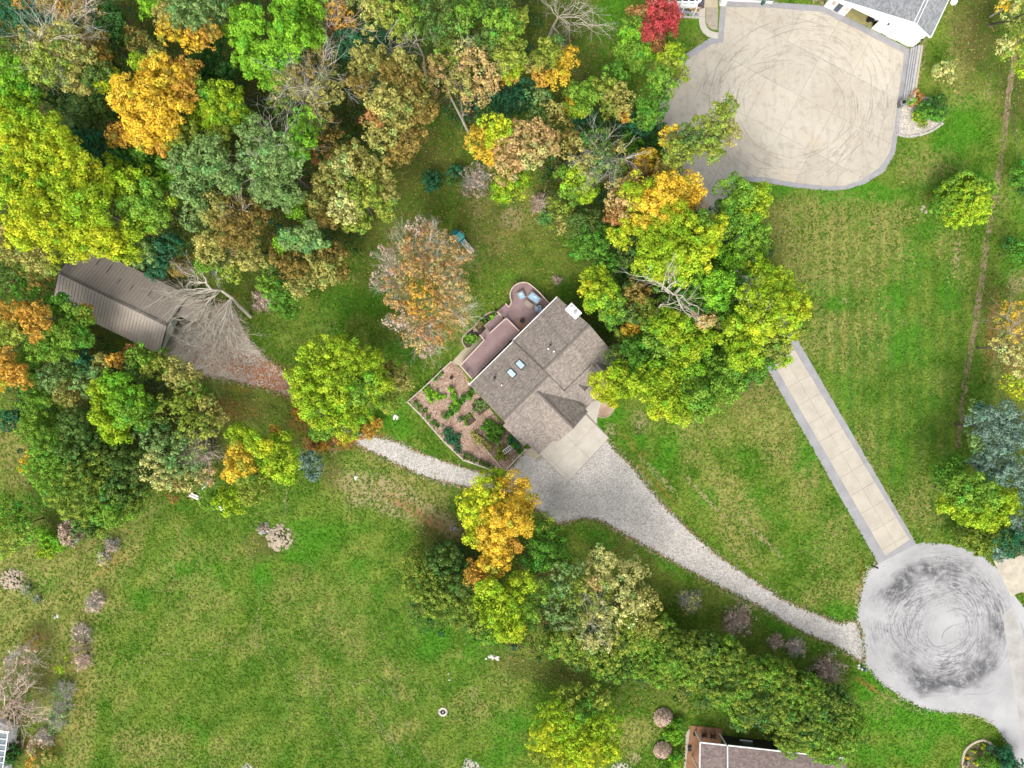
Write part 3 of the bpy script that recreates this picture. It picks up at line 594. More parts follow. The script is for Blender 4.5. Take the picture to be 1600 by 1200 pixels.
# keep every slope a true plane: rebuild from local axes
o_ = A.copy(); o_.z = 0
def L(a, d, h): return o_ + eave * a + SEd * d + Vector((0, 0, h))
len1 = (B_ - A).length; dr1 = (Dd - o_).dot(SEd); de1 = (E - o_).dot(SEd)
rise1 = (r1 - e1) / dr1; fall1 = (r1 - s1) / (de1 - dr1)
bx = [-.15, len1 + .2]
solid_roof('roof_slope', ccw([L(-.15, 0, e1), L(len1+.1, 0, e1), L(len1+.1, dr1, r1), L(-.15, dr1, r1)]), eave)
aend = (G - o_).dot(eave)
solid_roof('roof_slope', ccw([L(-.15, dr1, r1), L(len1+.1, dr1, r1), L(len1+.1, dr1+3.0, r1-3.0*fall1), L(aend, dr1+3.0, r1-3.0*fall1), L(aend, de1, s1), L(-.15, de1, s1)]), eave)
# north-east block
a0 = len1 + .02; TR = P(870, 463, 4.7); a1 = (TR - o_).dot(eave); d2 = (P(800, 534, 4.7) - o_).dot(SEd)
rg = P(919, 510, 7.9); dr2 = (rg - o_).dot(SEd); de2 = (P(893, 629, 4.9) - o_).dot(SEd)
r2 = 7.9; e2 = 4.75; s2 = r2 - (r2-e2)/(dr2-d2)*(de2-dr2)
solid_roof('roof_slope', ccw([L(a0, d2, e2), L(a1, d2, e2), L(a1, dr2, r2), L(a0, dr2, r2)]), eave)
solid_roof('roof_slope', ccw([L(a0, dr2, r2), L(a1, dr2, r2), L(a1, de2, s2), L(a0, de2, s2)]), eave)
# front gable over the garage
ap = P(839, 612, 6.55); ga = (ap - o_).dot(eave); gd = (ap - o_).dot(SEd); gf = (P(894, 670, 6.2) - o_).dot(SEd)
gh = r1 - (gd - dr1) * fall1 + .02; half = 3.05; fo = de1 + .35; gf = max(gf, fo)
ge = gh - half * .80; dv = dr1 + (r1 - ge) / fall1      # where the gable eaves meet the main slope
for sgn in (-1, 1):
    t = [L(ga, gd, gh), L(ga, gf, gh), L(ga + sgn*half, gf, ge), L(ga + sgn*half, min(dv, gf-.05), ge)]
    solid_roof('gable_slope', ccw(t), SEd)
# two small dormers on the front slope
for (u, v) in ((900, 597), (931, 566)):
    q = P(u, v, 6.4); da, dd = (q - o_).dot(eave), (q - o_).dot(SEd); sl = (r2-e2)/(dr2-d2); dh = r2 - (dd-dr2)*sl + .02
    w = 1.15; ee = dh - w*.8; dl = min(dd + (dh-ee)/sl, de2+.1)
    for sgn in (-1, 1): solid_roof('dormer_slope', ccw([L(da, dd, dh), L(da, de2+.15, dh), L(da+sgn*w, de2+.15, ee), L(da+sgn*w, dl, ee)]), SEd)
    m = MB(); m.face([L(da-w+.1, de2+.02, s2), L(da+w-.1, de2+.02, s2), L(da+w-.1, de2+.02, ee), L(da, de2+.02, dh-.1), L(da-w+.1, de2+.02, ee)]); m.build('dormer_front', M_SIDING, house)
# ridge caps
m = MB(); m.beam(L(-.15, dr1, r1+.03), L(len1+.1, dr1, r1+.03), .28, .05); m.build('ridge_cap', M_ROOF, house)
m = MB(); m.beam(L(a0, dr2, r2+.03), L(a1, dr2, r2+.03), .28, .05); m.build('ridge_cap', M_ROOF, house)
m = MB(); m.beam(L(ga, gd, gh+.03), L(ga, gf, gh+.03), .26, .05); m.build('ridge_cap', M_ROOF, house)
# small lean-to strip on the garden side
m_ = [L(-.15, dr1+.5, r1-1.1), L(-.15, dr1+4.6, r1-1.1-4.1*fall1), L(-.75, dr1+4.6, r1-1.5-4.1*fall1), L(-.75, dr1+.5, r1-1.5)]; solid_roof('lean_to_roof', ccw(m_), SEd)
# walls
def wall_block(a_0, a_1, d_0, d_1, hN, hR, dR, hS, z0=0):
    m = MB()
    m.face([L(a_0, d_0, z0), L(a_1, d_0, z0), L(a_1, d_0, hN), L(a_0, d_0, hN)][::-1]); m.face([L(a_0, d_1, z0), L(a_1, d_1, z0), L(a_1, d_1, hS), L(a_0, d_1, hS)])
    for a_, fl in ((a_0, 1), (a_1, -1)): m.face([L(a_, d_0, z0), L(a_, d_1, z0), L(a_, d_1, hS), L(a_, dR, hR), L(a_, d_0, hN)][::fl])
    return m.build('wall', M_SIDING, house)
i_ = .45
wall_block(i_-.15, len1, i_, de1-i_, e1+i_*rise1-.2, r1-.2, dr1, s1+i_*fall1-.2)
wall_block(len1+.3, a1-i_, d2+i_, de2-i_, e2+i_*(r2-e2)/(dr2-d2)-.2, r2-.2, dr2, s2+i_*(r2-e2)/(dr2-d2)-.2)
m = MB(); m.face([L(ga-half+.4, gf-.4, 0), L(ga+half-.4, gf-.4, 0), L(ga+half-.4, gf-.4, ge), L(ga, gf-.4, gh-.35), L(ga-half+.4, gf-.4, ge)]); m.build('gable_wall', M_SIDING, house)
m = MB(); m.beam(L(ga-2.2, gf-.37, 1.25), L(ga+2.2, gf-.37, 1.25), .06, 2.4); m.build('garage_door', M_WHITE, house)
for a_ in (2.2, 4.6, 7.0): m = MB(); m.beam(L(a_-.5, i_-.03, 2.9), L(a_+.5, i_-.03, 2.9), .06, 1.2); m.build('window', M_GLASS, house)
# gutters, skylights, vents, chimney
m = MB(); m.beam(L(-.15, -.06, e1-.03), L(len1+.05, -.06, e1-.03), .12, .12); m.build('gutter', M_WHITE, house)
m = MB(); m.beam(L(a0, d2-.06, e2-.03), L(a1, d2-.06, e2-.03), .12, .12); m.build('gutter', M_WHITE, house)
m = MB(); m.beam(L(a0, de2+.06, s2-.03), L(a1, de2+.06, s2-.03), .13, .12); m.build('gutter', M_WHITE, house)
m = MB(); m.beam(L(-.1, de1+.04, s1-.08), L(aend, de1+.04, s1-.08), .08, .10); m.build('gutter', M_SIDING, house)
m = MB(); m.beam(L(a0, d2, e2+.05), L(a0, dr2, r2+.05), .12, .12); m.beam(L(a0, dr2, r2+.05), L(a0, de2, s2+.05), .12, .12); m.build('rake_trim', M_ROOF, house)
m = MB(); m.beam(L(-.15, -.3, e1-.05), L(-.15, .2, e1-.05), .14, .12); m.build('downpipe', M_WHITE, house)
def on_nw(u, v, h, blk=1):
    q = P(u, v, h); a_, d_ = (q-o_).dot(eave), (q-o_).dot(SEd)
    return a_, d_, (e1 + d_*rise1) if blk == 1 else (e2 + (d_-d2)*(r2-e2)/(dr2-d2))
for (u, v) in ((799.5, 583.5), (813.3, 569.8)):
    a_, d_, h_ = on_nw(u, v, 6.3); fr = MB(); gl = MB()
    up = (SEd + Vector((0, 0, rise1))).normalized(); nn = eave.cross(up); nn = nn if nn.z > 0 else -nn
    c = L(a_, d_, h_) + nn*.10; hw, hl = .36, .60
    for q_, o2, w_ in ((fr, 0, .09), (gl, .03, 0)):
        cc = c + nn*o2; hh, ww = hl + w_, hw + w_
        pts = [cc - eave*ww - up*hh, cc + eave*ww - up*hh, cc + eave*ww + up*hh, cc - eave*ww + up*hh]; pts = ccw(pts)
        q_.face(pts); lo_ = [p - nn*.13 for p in pts]
        for i in range(4): q_.face([pts[i], lo_[i], lo_[(i+1) % 4], pts[(i+1) % 4]])
    f_ = fr.build('skylight', M_BLACK, house); gl.build('pane', M_SKYL, f_)
for (u, v, blk, r_, mt, hh) in ((772.5, 590, 1, .17, M_BLACK, .5), (783.7, 602, 1, .11, M_WHITE, .35), (771.5, 594.5, 1, .08, M_BLACK, .2), (856, 545.7, 2, .12, M_WHITE, .35), (864.3, 550, 2, .12, M_WHITE, .35), (859.5, 539.5, 2, .13, M_BLACK, .35)):
    a_, d_, h_ = on_nw(u, v, 6.2, blk); c = L(a_, d_, h_); m = MB(); m.cyl((c.x, c.y), r_, h_-.1, h_+hh, 10); m.build('roof_vent', mt, house)
ch = P(897, 485, 8.6); rz = math.atan2(eave.y, eave.x)
m = MB(); m.box((ch.x, ch.y, 0), (1.0, 1.75, 7.8), rz, 0); chm = m.build('chimney', simple('chimney_siding', (.62, .62, .60), None, 1, 7, (.9, 1.1)), house)
m = MB(); m.box((ch.x, ch.y, 0), (1.2, 1.95, .1), rz, 7.8); m.build('cap', simple('pale_chimney_cap', (.74, .75, .75), (.55, .56, .56), 1.6, 5, (.85, 1.1)), chm)
for dd_, rr in ((-.5, .17), (.28, .22)):
    q = Vector((ch.x, ch.y, 0)) + SEd*dd_; m = MB(); m.cyl((q.x, q.y), rr, 7.9, 8.2, 12); m.build('flue', M_METAL if dd_ > 0 else M_WHITE, chm)

# ---- decks behind the house
def boards(parent, poly, z0, z1, ang, mat, w=.14, gap=.012, name='deck_boards'):
    m = MB()
    for q in cells(poly, ang, 40, w, gap): 
        if area(q) > .01: m.prism(q, z0, z1)
    return m.build(name, mat, parent, kind='stuff')
UP = px("720,572 757,532 750,524 761,511 772,499 783,512 791,497 812,519 737,593"); LOW = px("791,497 783,494 776,487 790,475 795,480 800,473 797,462 800,452 808,445 818,442 827,445 842,458 859,475 812,519")
dl = empty('raised_deck', P(775, 550), 'long mauve plank deck along the garden side of the house roof', 'deck')
UPd = px("720,572 757,532 750,524 761,511 766,521 791,498 812,519 737,593")
m = MB(); m.prism(pw(UPd, 1.4), .05, 1.33); m.build('deck_frame', M_DECK_G, dl); boards(dl, pw(UPd, 1.4), 1.34, 1.40, math.radians(4), M_DECK)
m = MB()
def railing(parent, path, z, hgt, mat, close=False, pw_=.09):
    q = [Vector((*p, z)) for p in path]; rr = MB()
    for a_, b_ in zip(q[:-1], q[1:]): rr.beam(a_ + Vector((0, 0, hgt)), b_ + Vector((0, 0, hgt)), .15, .06)
    rr.build('rail', mat, parent); acc = 0
    for a_, b_ in zip(q[:-1], q[1:]):
        n = max(1, round((b_-a_).length / 1.6))
        for k in range(n):
            p = a_.lerp(b_, k/n); pm = MB(); pm.beam(p, p + Vector((0, 0, hgt)), pw_); pm.build('post', mat, parent)
    bal = MB()
    for a_, b_ in zip(q[:-1], q[1:]):
        n = max(1, int((b_-a_).length / .16))
        for k in range(n): p = a_.lerp(b_, k/n); bal.beam(p, p + Vector((0, 0, hgt)), .03)
    bal.build('balusters', mat, parent, kind='stuff')
railing(dl, pw(px("738,592 720,572 757,532 750,524"), 1.4), 1.4, .9, M_RAIL); railing(dl, pw(px("766,521 791,498 811,518"), 1.4), 1.4, .9, M_RAIL)
st = empty('deck_stairs', P(772, 508), 'flight of mauve wooden steps between the two deck levels', 'stairs')
S0, S1 = Vector(Pxy(761.5, 515.5, 1.2)), Vector(Pxy(785, 496, .6)); dv_ = (S1-S0).normalized(); nv = Vector((-dv_.y, dv_.x))
for k in range(9):
    c = S0.lerp(S1, (k+.5)/9); z = 1.3 - (k+1)*.075; m = MB(); m.box((c.x, c.y, 0), ((S1-S0).length/9*.86, 1.35, .05), math.atan2(dv_.y, dv_.x), z); m.build('tread', M_DECK, st)
m = MB()
for sg in (-1, 1): m.beam((*(S0 + nv*.72*sg), 1.15), (*(S1 + nv*.72*sg), .6), .08, .25)
m.build('stringer', M_RAIL, st)
d2o = empty('lower_deck', P(820, 490), 'round-ended mauve deck carrying the patio furniture', 'deck')
m = MB(); m.prism(pw(smooth_path(LOW, True, 2), .6), .05, .53); m.build('deck_frame', M_DECK_G, d2o); boards(d2o, pw(LOW, .6), .54, .60, math.radians(-46), M_DECK)
railing(d2o, pw(smooth_path(px("783,494 777,488"), False, 1), .6), .6, .75, M_RAIL)
railing(d2o, pw(smooth_path(px("790,475 795,480 799,473 797,463 799.5,453 807,445.5 817.5,442.5 827,445 842,458 858,475"), False, 3), .6), .6, .75, M_RAIL)
m = MB(); m.prism(pw(px("806,505 815.5,495 826,504 814,518"), .6), .602, .63); m.build('fire_pit_slab', M_PLASTER, d2o)
# furniture
M_CUSH = simple('pale_blue_cushion', (.30, .46, .58), (.25, .40, .52), 2, 7, (.85, 1.15), .9); M_WICK = simple('grey_wicker', (.36, .34, .31), None, 3, 10, (.7, 1.3)); M_WC = simple('white_cushion', (.70, .73, .76), None, 3, 9, (.92, 1.06))
def seat(name, label, u, v, w, dpt, rot, mat, parts=1, pil=1):
    b_ = P(u, v, .6); e = empty(name, b_, label, 'sofa' if parts > 1 else 'armchair'); r = math.radians(rot); ca, sa = math.cos(r), math.sin(r)
    def loc(x, y): return (b_.x + x*ca - y*sa, b_.y + x*sa + y*ca, 0)
    m = MB(); m.box(loc(0, 0), (w, dpt, .3), r, .63); m.build('seat_frame', M_WICK, e)
    m = MB(); m.box(loc(0, dpt/2-.07), (w, .14, .75), r, .63); m.build('backrest', M_WICK, e)
    for sx in (-1, 1): m = MB(); m.box(loc(sx*(w/2-.06), -.03), (.12, dpt-.06, .52), r, .635); m.build('armrest', M_WICK, e)
    cw = (w-.28)/parts
    for k in range(parts):
        x = -w/2+.14+cw*(k+.5); m = MB(); m.box(loc(x, -.08), (cw-.03, dpt-.22, .14), r, .935); m.build('cushion', mat, e)
        m = MB(); m.box(loc(x, dpt/2-.22), (cw-.05, .14, .36), r, 1.08); m.build('back_cushion', mat, e)
    if pil: m = MB(); m.box(loc(.05, dpt/2-.36), (.42, .13, .30), r+.1, 1.10); m.build('pillow', M_WC, e)
seat('patio_armchair', 'light patio armchair with blue and white cushions near the curved deck edge', 814.3, 462, .95, .98, 117-90+0, M_CUSH)
seat('patio_sofa', 'blue cushioned patio sofa along the straight deck rail', 835, 466, 1.75, .95, -38, M_CUSH, 2)
seat('patio_armchair', 'patio armchair with a white pillow closest to the house roof', 841, 483, .95, .95, 180-82, M_CUSH)
t_ = P(825.5, 476, .6); e = empty('patio_table', t_, 'low oblong grey-brown slatted table between the sofa and armchairs', 'table'); r = math.radians(-38)
for k in range(5):
    y = -.30 + k*.15; m = MB(); m.box((t_.x - y*math.sin(r), t_.y + y*math.cos(r), 0), (1.2, .135, .04), r, 1.0); m.build('slat', simple('weathered_teak', (.36, .32, .25), None, 3, 9, (.85, 1.15)) if k == 0 else bpy.data.materials['weathered_teak'], e)
for sx, sy in ((-1,-1), (1,-1), (1,1), (-1,1)):
    x, y = sx*.52, sy*.28; m = MB(); m.box((t_.x + x*math.cos(r) - y*math.sin(r), t_.y + x*math.sin(r) + y*math.cos(r), 0), (.07, .07, .39), r, .605); m.build('leg', M_WICK, e)
t_ = P(816, 501.5, .65); e = empty('fire_pit', t_, 'small black fire bowl on the rust coloured slab', 'fire pit')
m = MB(); m.tube([(t_.x, t_.y, .68), (t_.x, t_.y, .8), (t_.x, t_.y, 1.05), (t_.x, t_.y, 1.07), (t_.x, t_.y, .85)], [.1, .24, .34, .27, .16], 14); m.build('bowl', M_BLACK, e)
for k in range(3): a_ = k*2.1; m = MB(); m.beam((t_.x+.3*math.cos(a_), t_.y+.3*math.sin(a_), .635), (t_.x+.2*math.cos(a_), t_.y+.2*math.sin(a_), .82), .04); m.build('leg', M_BLACK, e)
# sandy strip, planting bed with stone kerb beside the deck
m = MB(); m.sheet(dense(pw(px("705,567 722,548 748,525 757,532 738,552 720,572")), .4, .02), .012); m.build('sandy_path', M_TAN, kind='structure')
BED = smooth_path(px("734,543 726,541 722,531 728,521 740,511 754,496 762,490 772,487 778,490 776,498 760,513"), True, 3)
m = MB(); m.sheet(pw(BED), .014); m.build('planting_bed_ground', M_SOIL, kind='structure')
def kerb(name, label, path, stone=.42, w=.26, h=.14, mat=M_TAN, cat='edging', group=None):
    q = [Vector(p) for p in path]; e = empty(name, (*q[len(q)//2], 0), label, cat, group)
    i = 0; carry = 0
    pts = dense([tuple(p) for p in q], stone, 0, False)
    for a_, b_ in zip(pts[:-1], pts[1:]):
        a_, b_ = Vector(a_), Vector(b_); d = b_-a_
        if d.length < .12: continue
        c = (a_+b_)/2; m = MB(); m.box((c.x, c.y, 0), (d.length*.93, w*random.uniform(.85, 1.1), h*random.uniform(.85, 1.2)), math.atan2(d.y, d.x)+random.uniform(-.06, .06), .0); m.build('stone', mat, e)
    return e
kerb('stone_edging', 'pale stone kerb curving round the planting bed beside the mauve deck', pw(BED[:28]), .4, .2, .14)
# porch walk and mulch ring
m = MB(); m.prism(pw(smooth_path(px("918,648 915,640 930,626 938,628 936,640 933,655 929,668"), True, 3)), 0, .05); m.build('front_path', M_CONC, kind='structure')
m = MB(); m.sheet(pw(smooth_path(px("934,652 934,638 942,628 956,626 959,640 951,650"), True, 3)), .016); m.build('mulch_bed_ground', M_MULCH, kind='structure')
kerb('stone_edging', 'thin pale kerb round the mulch bed by the front walk', pw(smooth_path(px("934,650 941,652 951,650 959,640 960,630"), False, 3)), .35, .12, .1)
m = MB(); m.prism(pw(smooth_path(px("819,704 830,714 838,716 850,708 838,700"), True, 3)), 0, .05); m.build('corner_path', M_TAN, kind='structure')
# fenced vegetable garden
m = MB(); m.sheet(dense(pw(GARDEN), .4, .04), .010); m.build('garden_mulch_ground', M_MULCH, kind='structure')
X = RNG.uniform(-16, 3, 16000); Y = RNG.uniform(-14, 4, 16000); ok = inside(X, Y, pw(GARDEN)); X, Y = X[ok], Y[ok]; n = len(X); Nn = np.stack([RNG.normal(0, .3, n), RNG.normal(0, .3, n), np.ones(n)], 1); Nn /= np.linalg.norm(Nn, axis=1)[:, None]
tri_cloud('wood_chips', np.stack([X, Y, RNG.uniform(.02, .06, n)], 1), Nn, RNG.uniform(.07, .2, n), np.array([(.52, .42, .34), (.40, .25, .17), (.24, .14, .09), (.60, .52, .44)])[RNG.choice(4, n, p=[.3, .3, .25, .15])]*RNG.uniform(.7, 1.2, (n, 1)), LEAF, kind='stuff')
fe = empty('garden_fence', P(640, 627), 'post and rail wire fence enclosing the mulched vegetable garden', 'fence')
M_FENCE = simple('pale_fence_wood', (.60, .53, .45), (.50, .44, .37), 2, 8, (.85, 1.1))
def fence(e, path, h=1.15, step=1.9, mat=M_FENCE, rails=(.35, 1.1)):
    q = [Vector(p) for p in path]
    for a_, b_ in zip(q[:-1], q[1:]):
        n = max(1, round((b_-a_).length/step))
        for k in range(n + (1 if b_ is q[-1] else 0)):
            p = a_.lerp(b_, k/n); m = MB(); m.beam((p.x, p.y, 0), (p.x, p.y, h+.06), .10); m.build('post', mat, e)
        for z in rails: m = MB(); m.beam((*a_, z), (*b_, z), .08 if z > .5 else .05, .05); m.build('rail', mat, e)
        m = MB(); d = (b_-a_)
        for k in range(int(d.length/.3)): p = a_.lerp(b_, (k+.5)/int(d.length/.3)); m.beam((p.x, p.y, .05), (p.x, p.y, h-.05), .006)
        for z in (.15, .6, .85): m.beam((*a_, z), (*b_, z), .006)
        m.build('wire_mesh', M_METAL, e, kind='stuff')
fence(e=fe, path=pw(px("706,565 690,580 667,602 640,626 638,628 660,650 694,689 724,718 748,726 776,736")))
f2 = empty('garden_fence', P(800, 720), 'short post and rail fence between the garden corner and the house', 'fence'); fence(f2, pw(px("790,734 806,717 821,701")))
M_BOARD = simple('bed_board', (.46, .38, .28), None, 2, 8, (.8, 1.15))
e = empty('raised_bed_boards', P(760, 700), 'long pale timber edging board running down the vegetable garden to the gate', 'timber edging')
for s_ in ("748,688 785,732", "754,684 768,702", "782,664 789,673", "763,659 772,649"): a_, b_ = pw(px(s_)); m = MB(); m.beam((*a_, .12), (*b_, .12), .14, .24); m.build('board', M_BOARD, e)
t_ = P(793, 702); e = empty('garden_trellis', t_, 'white cold frame lattice lying in the vegetable garden', 'trellis'); r = math.radians(38)
def lc(x, y, z, t_=t_, r=r): return (t_.x + x*math.cos(r) - y*math.sin(r), t_.y + x*math.sin(r) + y*math.cos(r), z)
for y in (-.28, .28): m = MB(); m.beam(lc(-.65, y, .55), lc(.65, y, .55), .07); m.build('rail', M_WHITE, e)
for k in range(5): x = -.62 + k*.31; m = MB(); m.beam(lc(x, -.28, .55), lc(x, .28, .55), .07); m.build('slat', M_WHITE, e)
for x, y in ((-.6, -.28), (.6, -.28), (.6, .28), (-.6, .28)): m = MB(); m.beam(lc(x, y, 0), lc(x, y, .52), .06); m.build('leg', M_WHITE, e)

# ---- barn with ribbed metal roof
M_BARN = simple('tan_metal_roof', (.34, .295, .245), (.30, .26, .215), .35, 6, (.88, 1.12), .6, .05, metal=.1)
M_BARN_SHADE = simple('shaded_tan_metal_roof', (.285, .245, .205), (.25, .212, .178), .35, 6, (.86, 1.12), .6, .05, metal=.1)  # same roof metal, darkened to paint in the shade of the north slope
M_BWALL = simple('grey_green_metal_wall', (.40, .43, .38), (.34, .37, .33), 1, 6, (.9, 1.1), .6)
hr, he = 4.7, 2.9; R0, R1 = P(261, 508, hr), P(91, 425, hr); bax = (R1-R0).normalized(); bnn = Vector((-bax.y, bax.x, 0)); bnn = bnn if bnn.y > 0 else -bnn
bl = (R1-R0).length
barn = empty('barn', ((R0.x+R1.x)/2, (R0.y+R1.y)/2, 0), 'long brown ribbed metal barn half hidden under yellow-green trees', 'barn')
def Bp(a_, n_, z): return Vector((R0.x, R0.y, 0)) + bax*a_ + bnn*n_ + Vector((0, 0, z))
wN, wS = 4.75, 4.35; skew = -.5      # slope widths
for sgn, w_, mt in ((1, wN, M_BARN_SHADE), (-1, wS, M_BARN)):
    zz = hr - (hr-he)*w_/wS
    t = ccw([Bp(0, 0, hr), Bp(bl, 0, hr), Bp(bl, sgn*w_, zz), Bp(0, sgn*w_, zz)]); o = solid_roof('roof_slope', t, bax, barn, mt, .06)
    m = MB(); n = int(bl/.46)
    for k in range(n+1): a_ = k*bl/n; m.beam(Bp(a_, sgn*.12, hr-.05+.02), Bp(a_, sgn*w_, zz+.03), .07, .06)
    m.build('ribs', mt, barn, kind='stuff')
m = MB(); m.beam(Bp(-.02, 0, hr+.05), Bp(bl+.02, 0, hr+.05), .34, .05); m.build('ridge_cap', simple('ridge_dark', (.13, .115, .10)), barn)
for sgn, w_ in ((1, wN), (-1, wS)):
    zz = hr - (hr-he)*w_/wS
    for a_ in (-.03, bl+.03): m = MB(); m.beam(Bp(a_, 0, hr), Bp(a_, sgn*w_, zz), .08, .18); m.build('rake_trim', M_BLACK, barn)
m = MB(); zN = hr - (hr-he)*wN/wS
m.face([Bp(.25, -wS+.1, 1.9), Bp(.25, wN-.1, 1.9), Bp(.25, wN-.1, zN-.1), Bp(.25, 0, hr-.12), Bp(.25, -wS+.1, he-.1)]); m.face([Bp(bl-.25, -wS+.1, 0), Bp(bl-.25, wN-.1, 0), Bp(bl-.25, wN-.1, zN-.1), Bp(bl-.25, 0, hr-.12), Bp(bl-.25, -wS+.1, he-.1)][::-1])
m.face([Bp(.25, -wS+.1, 0), Bp(bl-.25, -wS+.1, 0), Bp(bl-.25, -wS+.1, he-.1), Bp(.25, -wS+.1, he-.1)]); m.face([Bp(.25, wN-.1, 0), Bp(bl-.25, wN-.1, 0), Bp(bl-.25, wN-.1, zN-.1), Bp(.25, wN-.1, zN-.1)][::-1])
m.build('wall', M_BWALL, barn)
for n_ in (-wS+.2, -.2, wN-.3): m = MB(); m.beam(Bp(.3, n_, 0), Bp(.3, n_, 1.95), .2); m.build('door_post', M_BWALL, barn)
sl = ccw([Bp(.0, 1.6, 3.55), Bp(-2.4, 1.75, 3.4), Bp(-2.6, wN, 2.7), Bp(.0, wN, 2.75)]); solid_roof('porch_roof', sl, bax, barn, M_BARN_SHADE, .06)
for a_, n_ in ((-2.3, 1.9), (-2.4, wN-.15)): m = MB(); m.beam(Bp(a_, n_, 0), Bp(a_, n_, 3.2 if n_ < 3 else 2.65), .14); m.build('porch_post', M_BWALL, barn)
for k in range(7):
    a_ = 2.5 + k*2.1 + random.uniform(-.5, .5); n_ = random.uniform(.8, 3.4); z = hr - (hr-he)*n_/wS + .05; m = MB(); m.beam(Bp(a_, n_, z), Bp(a_, n_+random.uniform(.3, 1.2), z-.25), .07, .03); m.build('rust_streak', simple('dark_seam', (.05, .045, .04)) if k == 0 else bpy.data.materials['dark_seam'], barn)

# ---- white house by the court
WH = empty('white_house', P(1398, 62), 'white sided house with grey shingle roof at the top right of the concrete court', 'house')
w0, w1 = Vector(P(1287, 10)), Vector(P(1425, 75)); wa = (w1-w0).normalized(); wn_ = Vector((-wa.y, wa.x, 0)); wn_ = wn_ if wn_.y > 0 else -wn_
wl = (w1-w0).length; rx = (Vector(P(1398, 63)) - w0).dot(wa)
def Wp(a_, n_, z): return w0 + wa*a_ + wn_*n_ + Vector((0, 0, z))
hl_, hrd, hrr = 2.75, 5.1, 4.0
oL = (Vector(P(1320, 24)) - w0).dot(wa); oR = (Vector(P(1361, 45)) - w0).dot(wa); oh = 2.15
prof = lambda a_: hl_ + (hrd-hl_)*a_/rx if a_ <= rx else hrd + (hrr-hrd)*(a_-rx)/(wl-rx)
m = MB()
m.face([Wp(0, 0, 0), Wp(oL, 0, 0), Wp(oL, 0, oh), Wp(oL, 0, prof(oL)), Wp(0, 0, hl_)]); m.face([Wp(oL, 0, oh), Wp(oR, 0, oh), Wp(oR, 0, prof(oR)), Wp(oL, 0, prof(oL))]); m.face([Wp(oR, 0, 0), Wp(wl, 0, 0), Wp(wl, 0, hrr), Wp(rx, 0, hrd), Wp(oR, 0, prof(oR))])
m.face([Wp(wl, 0, 0), Wp(wl, 14, 0), Wp(wl, 14, hrr), Wp(wl, 0, hrr)]); m.face([Wp(0, 0, 0), Wp(0, 14, 0), Wp(0, 14, hl_), Wp(0, 0, hl_)][::-1]); m.face([Wp(0, 14, 0), Wp(wl, 14, 0), Wp(wl, 14, hrr), Wp(rx, 14, hrd), Wp(0, 14, hl_)][::-1])
m.build('wall', M_WHITE, WH)
m = MB(); m.face([Wp(oL-.4, .02, .02), Wp(oR+.4, .02, .02), Wp(oR+.4, 5, .02), Wp(oL-.4, 5, .02)]); m.build('garage_floor', simple('olive_floor', (.30, .27, .10), (.22, .20, .09), 1, 5, (.8, 1.15)), WH)
m = MB()
for a_ in (oL-.4, oR+.4): m.face([Wp(a_, .05, 0), Wp(a_, 5, 0), Wp(a_, 5, 2.6), Wp(a_, .05, 2.6)])
m.face([Wp(oL-.4, 5, 0), Wp(oR+.4, 5, 0), Wp(oR+.4, 5, 2.6), Wp(oL-.4, 5, 2.6)]); m.build('inner_wall', simple('inner_grey', (.3, .3, .29)), WH)
ov = .35
for t, nm in ((ccw([Wp(-.3, -ov, hl_-.06), Wp(rx, -ov, hrd+.02), Wp(rx, 14.3, hrd+.02), Wp(-.3, 14.3, hl_-.06)]), 'roof_slope'), (ccw([Wp(rx, -ov, hrd+.02), Wp(wl+.4, -ov, hrr-.14), Wp(wl+.4, 14.3, hrr-.14), Wp(rx, 14.3, hrd+.02)]), 'roof_slope')):
    m = MB(); t2 = [p + Vector((0, 0, .16)) for p in t]; m.plane(t2, wn_)
    for i in range(4): m.face([t2[i], t[i], t[(i+1) % 4], t2[(i+1) % 4]])
    m.face(t[::-1]); m.build(nm, M_ROOF3, WH)
for p_, q_ in ((Wp(-.3, -ov, hl_), Wp(rx, -ov, hrd+.08)), (Wp(rx, -ov, hrd+.08), Wp(wl+.4, -ov, hrr-.08))): m = MB(); m.beam(p_ - wn_*.03, q_ - wn_*.03, .06, .3); m.build('fascia', M_WHITE, WH)
for dx in (-.22, .22): m = MB(); m.beam(Wp(rx+dx, -ov, hrd+.17), Wp(rx+dx, 14, hrd+.17), .10, .05); m.build('ridge_trim', M_WHITE, WH)
m = MB(); m.beam(Wp(wl+.45, -ov, hrr), Wp(wl+.45, 14, hrr), .13, .12); m.build('gutter', M_WHITE, WH)
def wrect(name, a_0, a_1, z0, z1, mat, out=.03, frame=True):
    m = MB(); m.face([Wp(a_0, -out, z0), Wp(a_1, -out, z0), Wp(a_1, -out, z1), Wp(a_0, -out, z1)]); o = m.build(name, mat, WH)
    if frame:
        f = MB()
        for a_, b_ in (((a_0, z0), (a_1, z0)), ((a_1, z0), (a_1, z1)), ((a_1, z1), (a_0, z1)), ((a_0, z1), (a_0, z0))): f.beam(Wp(a_[0], -out-.02, a_[1]), Wp(b_[0], -out-.02, b_[1]), .06, .06)
        f.build('frame', M_TRIM, o)
ao = lambda u, v: (Vector(P(u, v)) - w0).dot(wa)
wrect('window', .62, 1.05, 1.1, 2.0, simple('brown_blind', (.45, .38, .32))); wrect('door', 1.35, 2.15, .05, 2.05, M_GLASS); wrect('window', 2.65, 3.05, 1.1, 2.0, simple('beige_blind', (.55, .52, .47)))
wrect('garage_door', ao(1384, 56), ao(1421, 74), .03, 3.1, simple('white_door_paint', (.74, .74, .73)), .03)
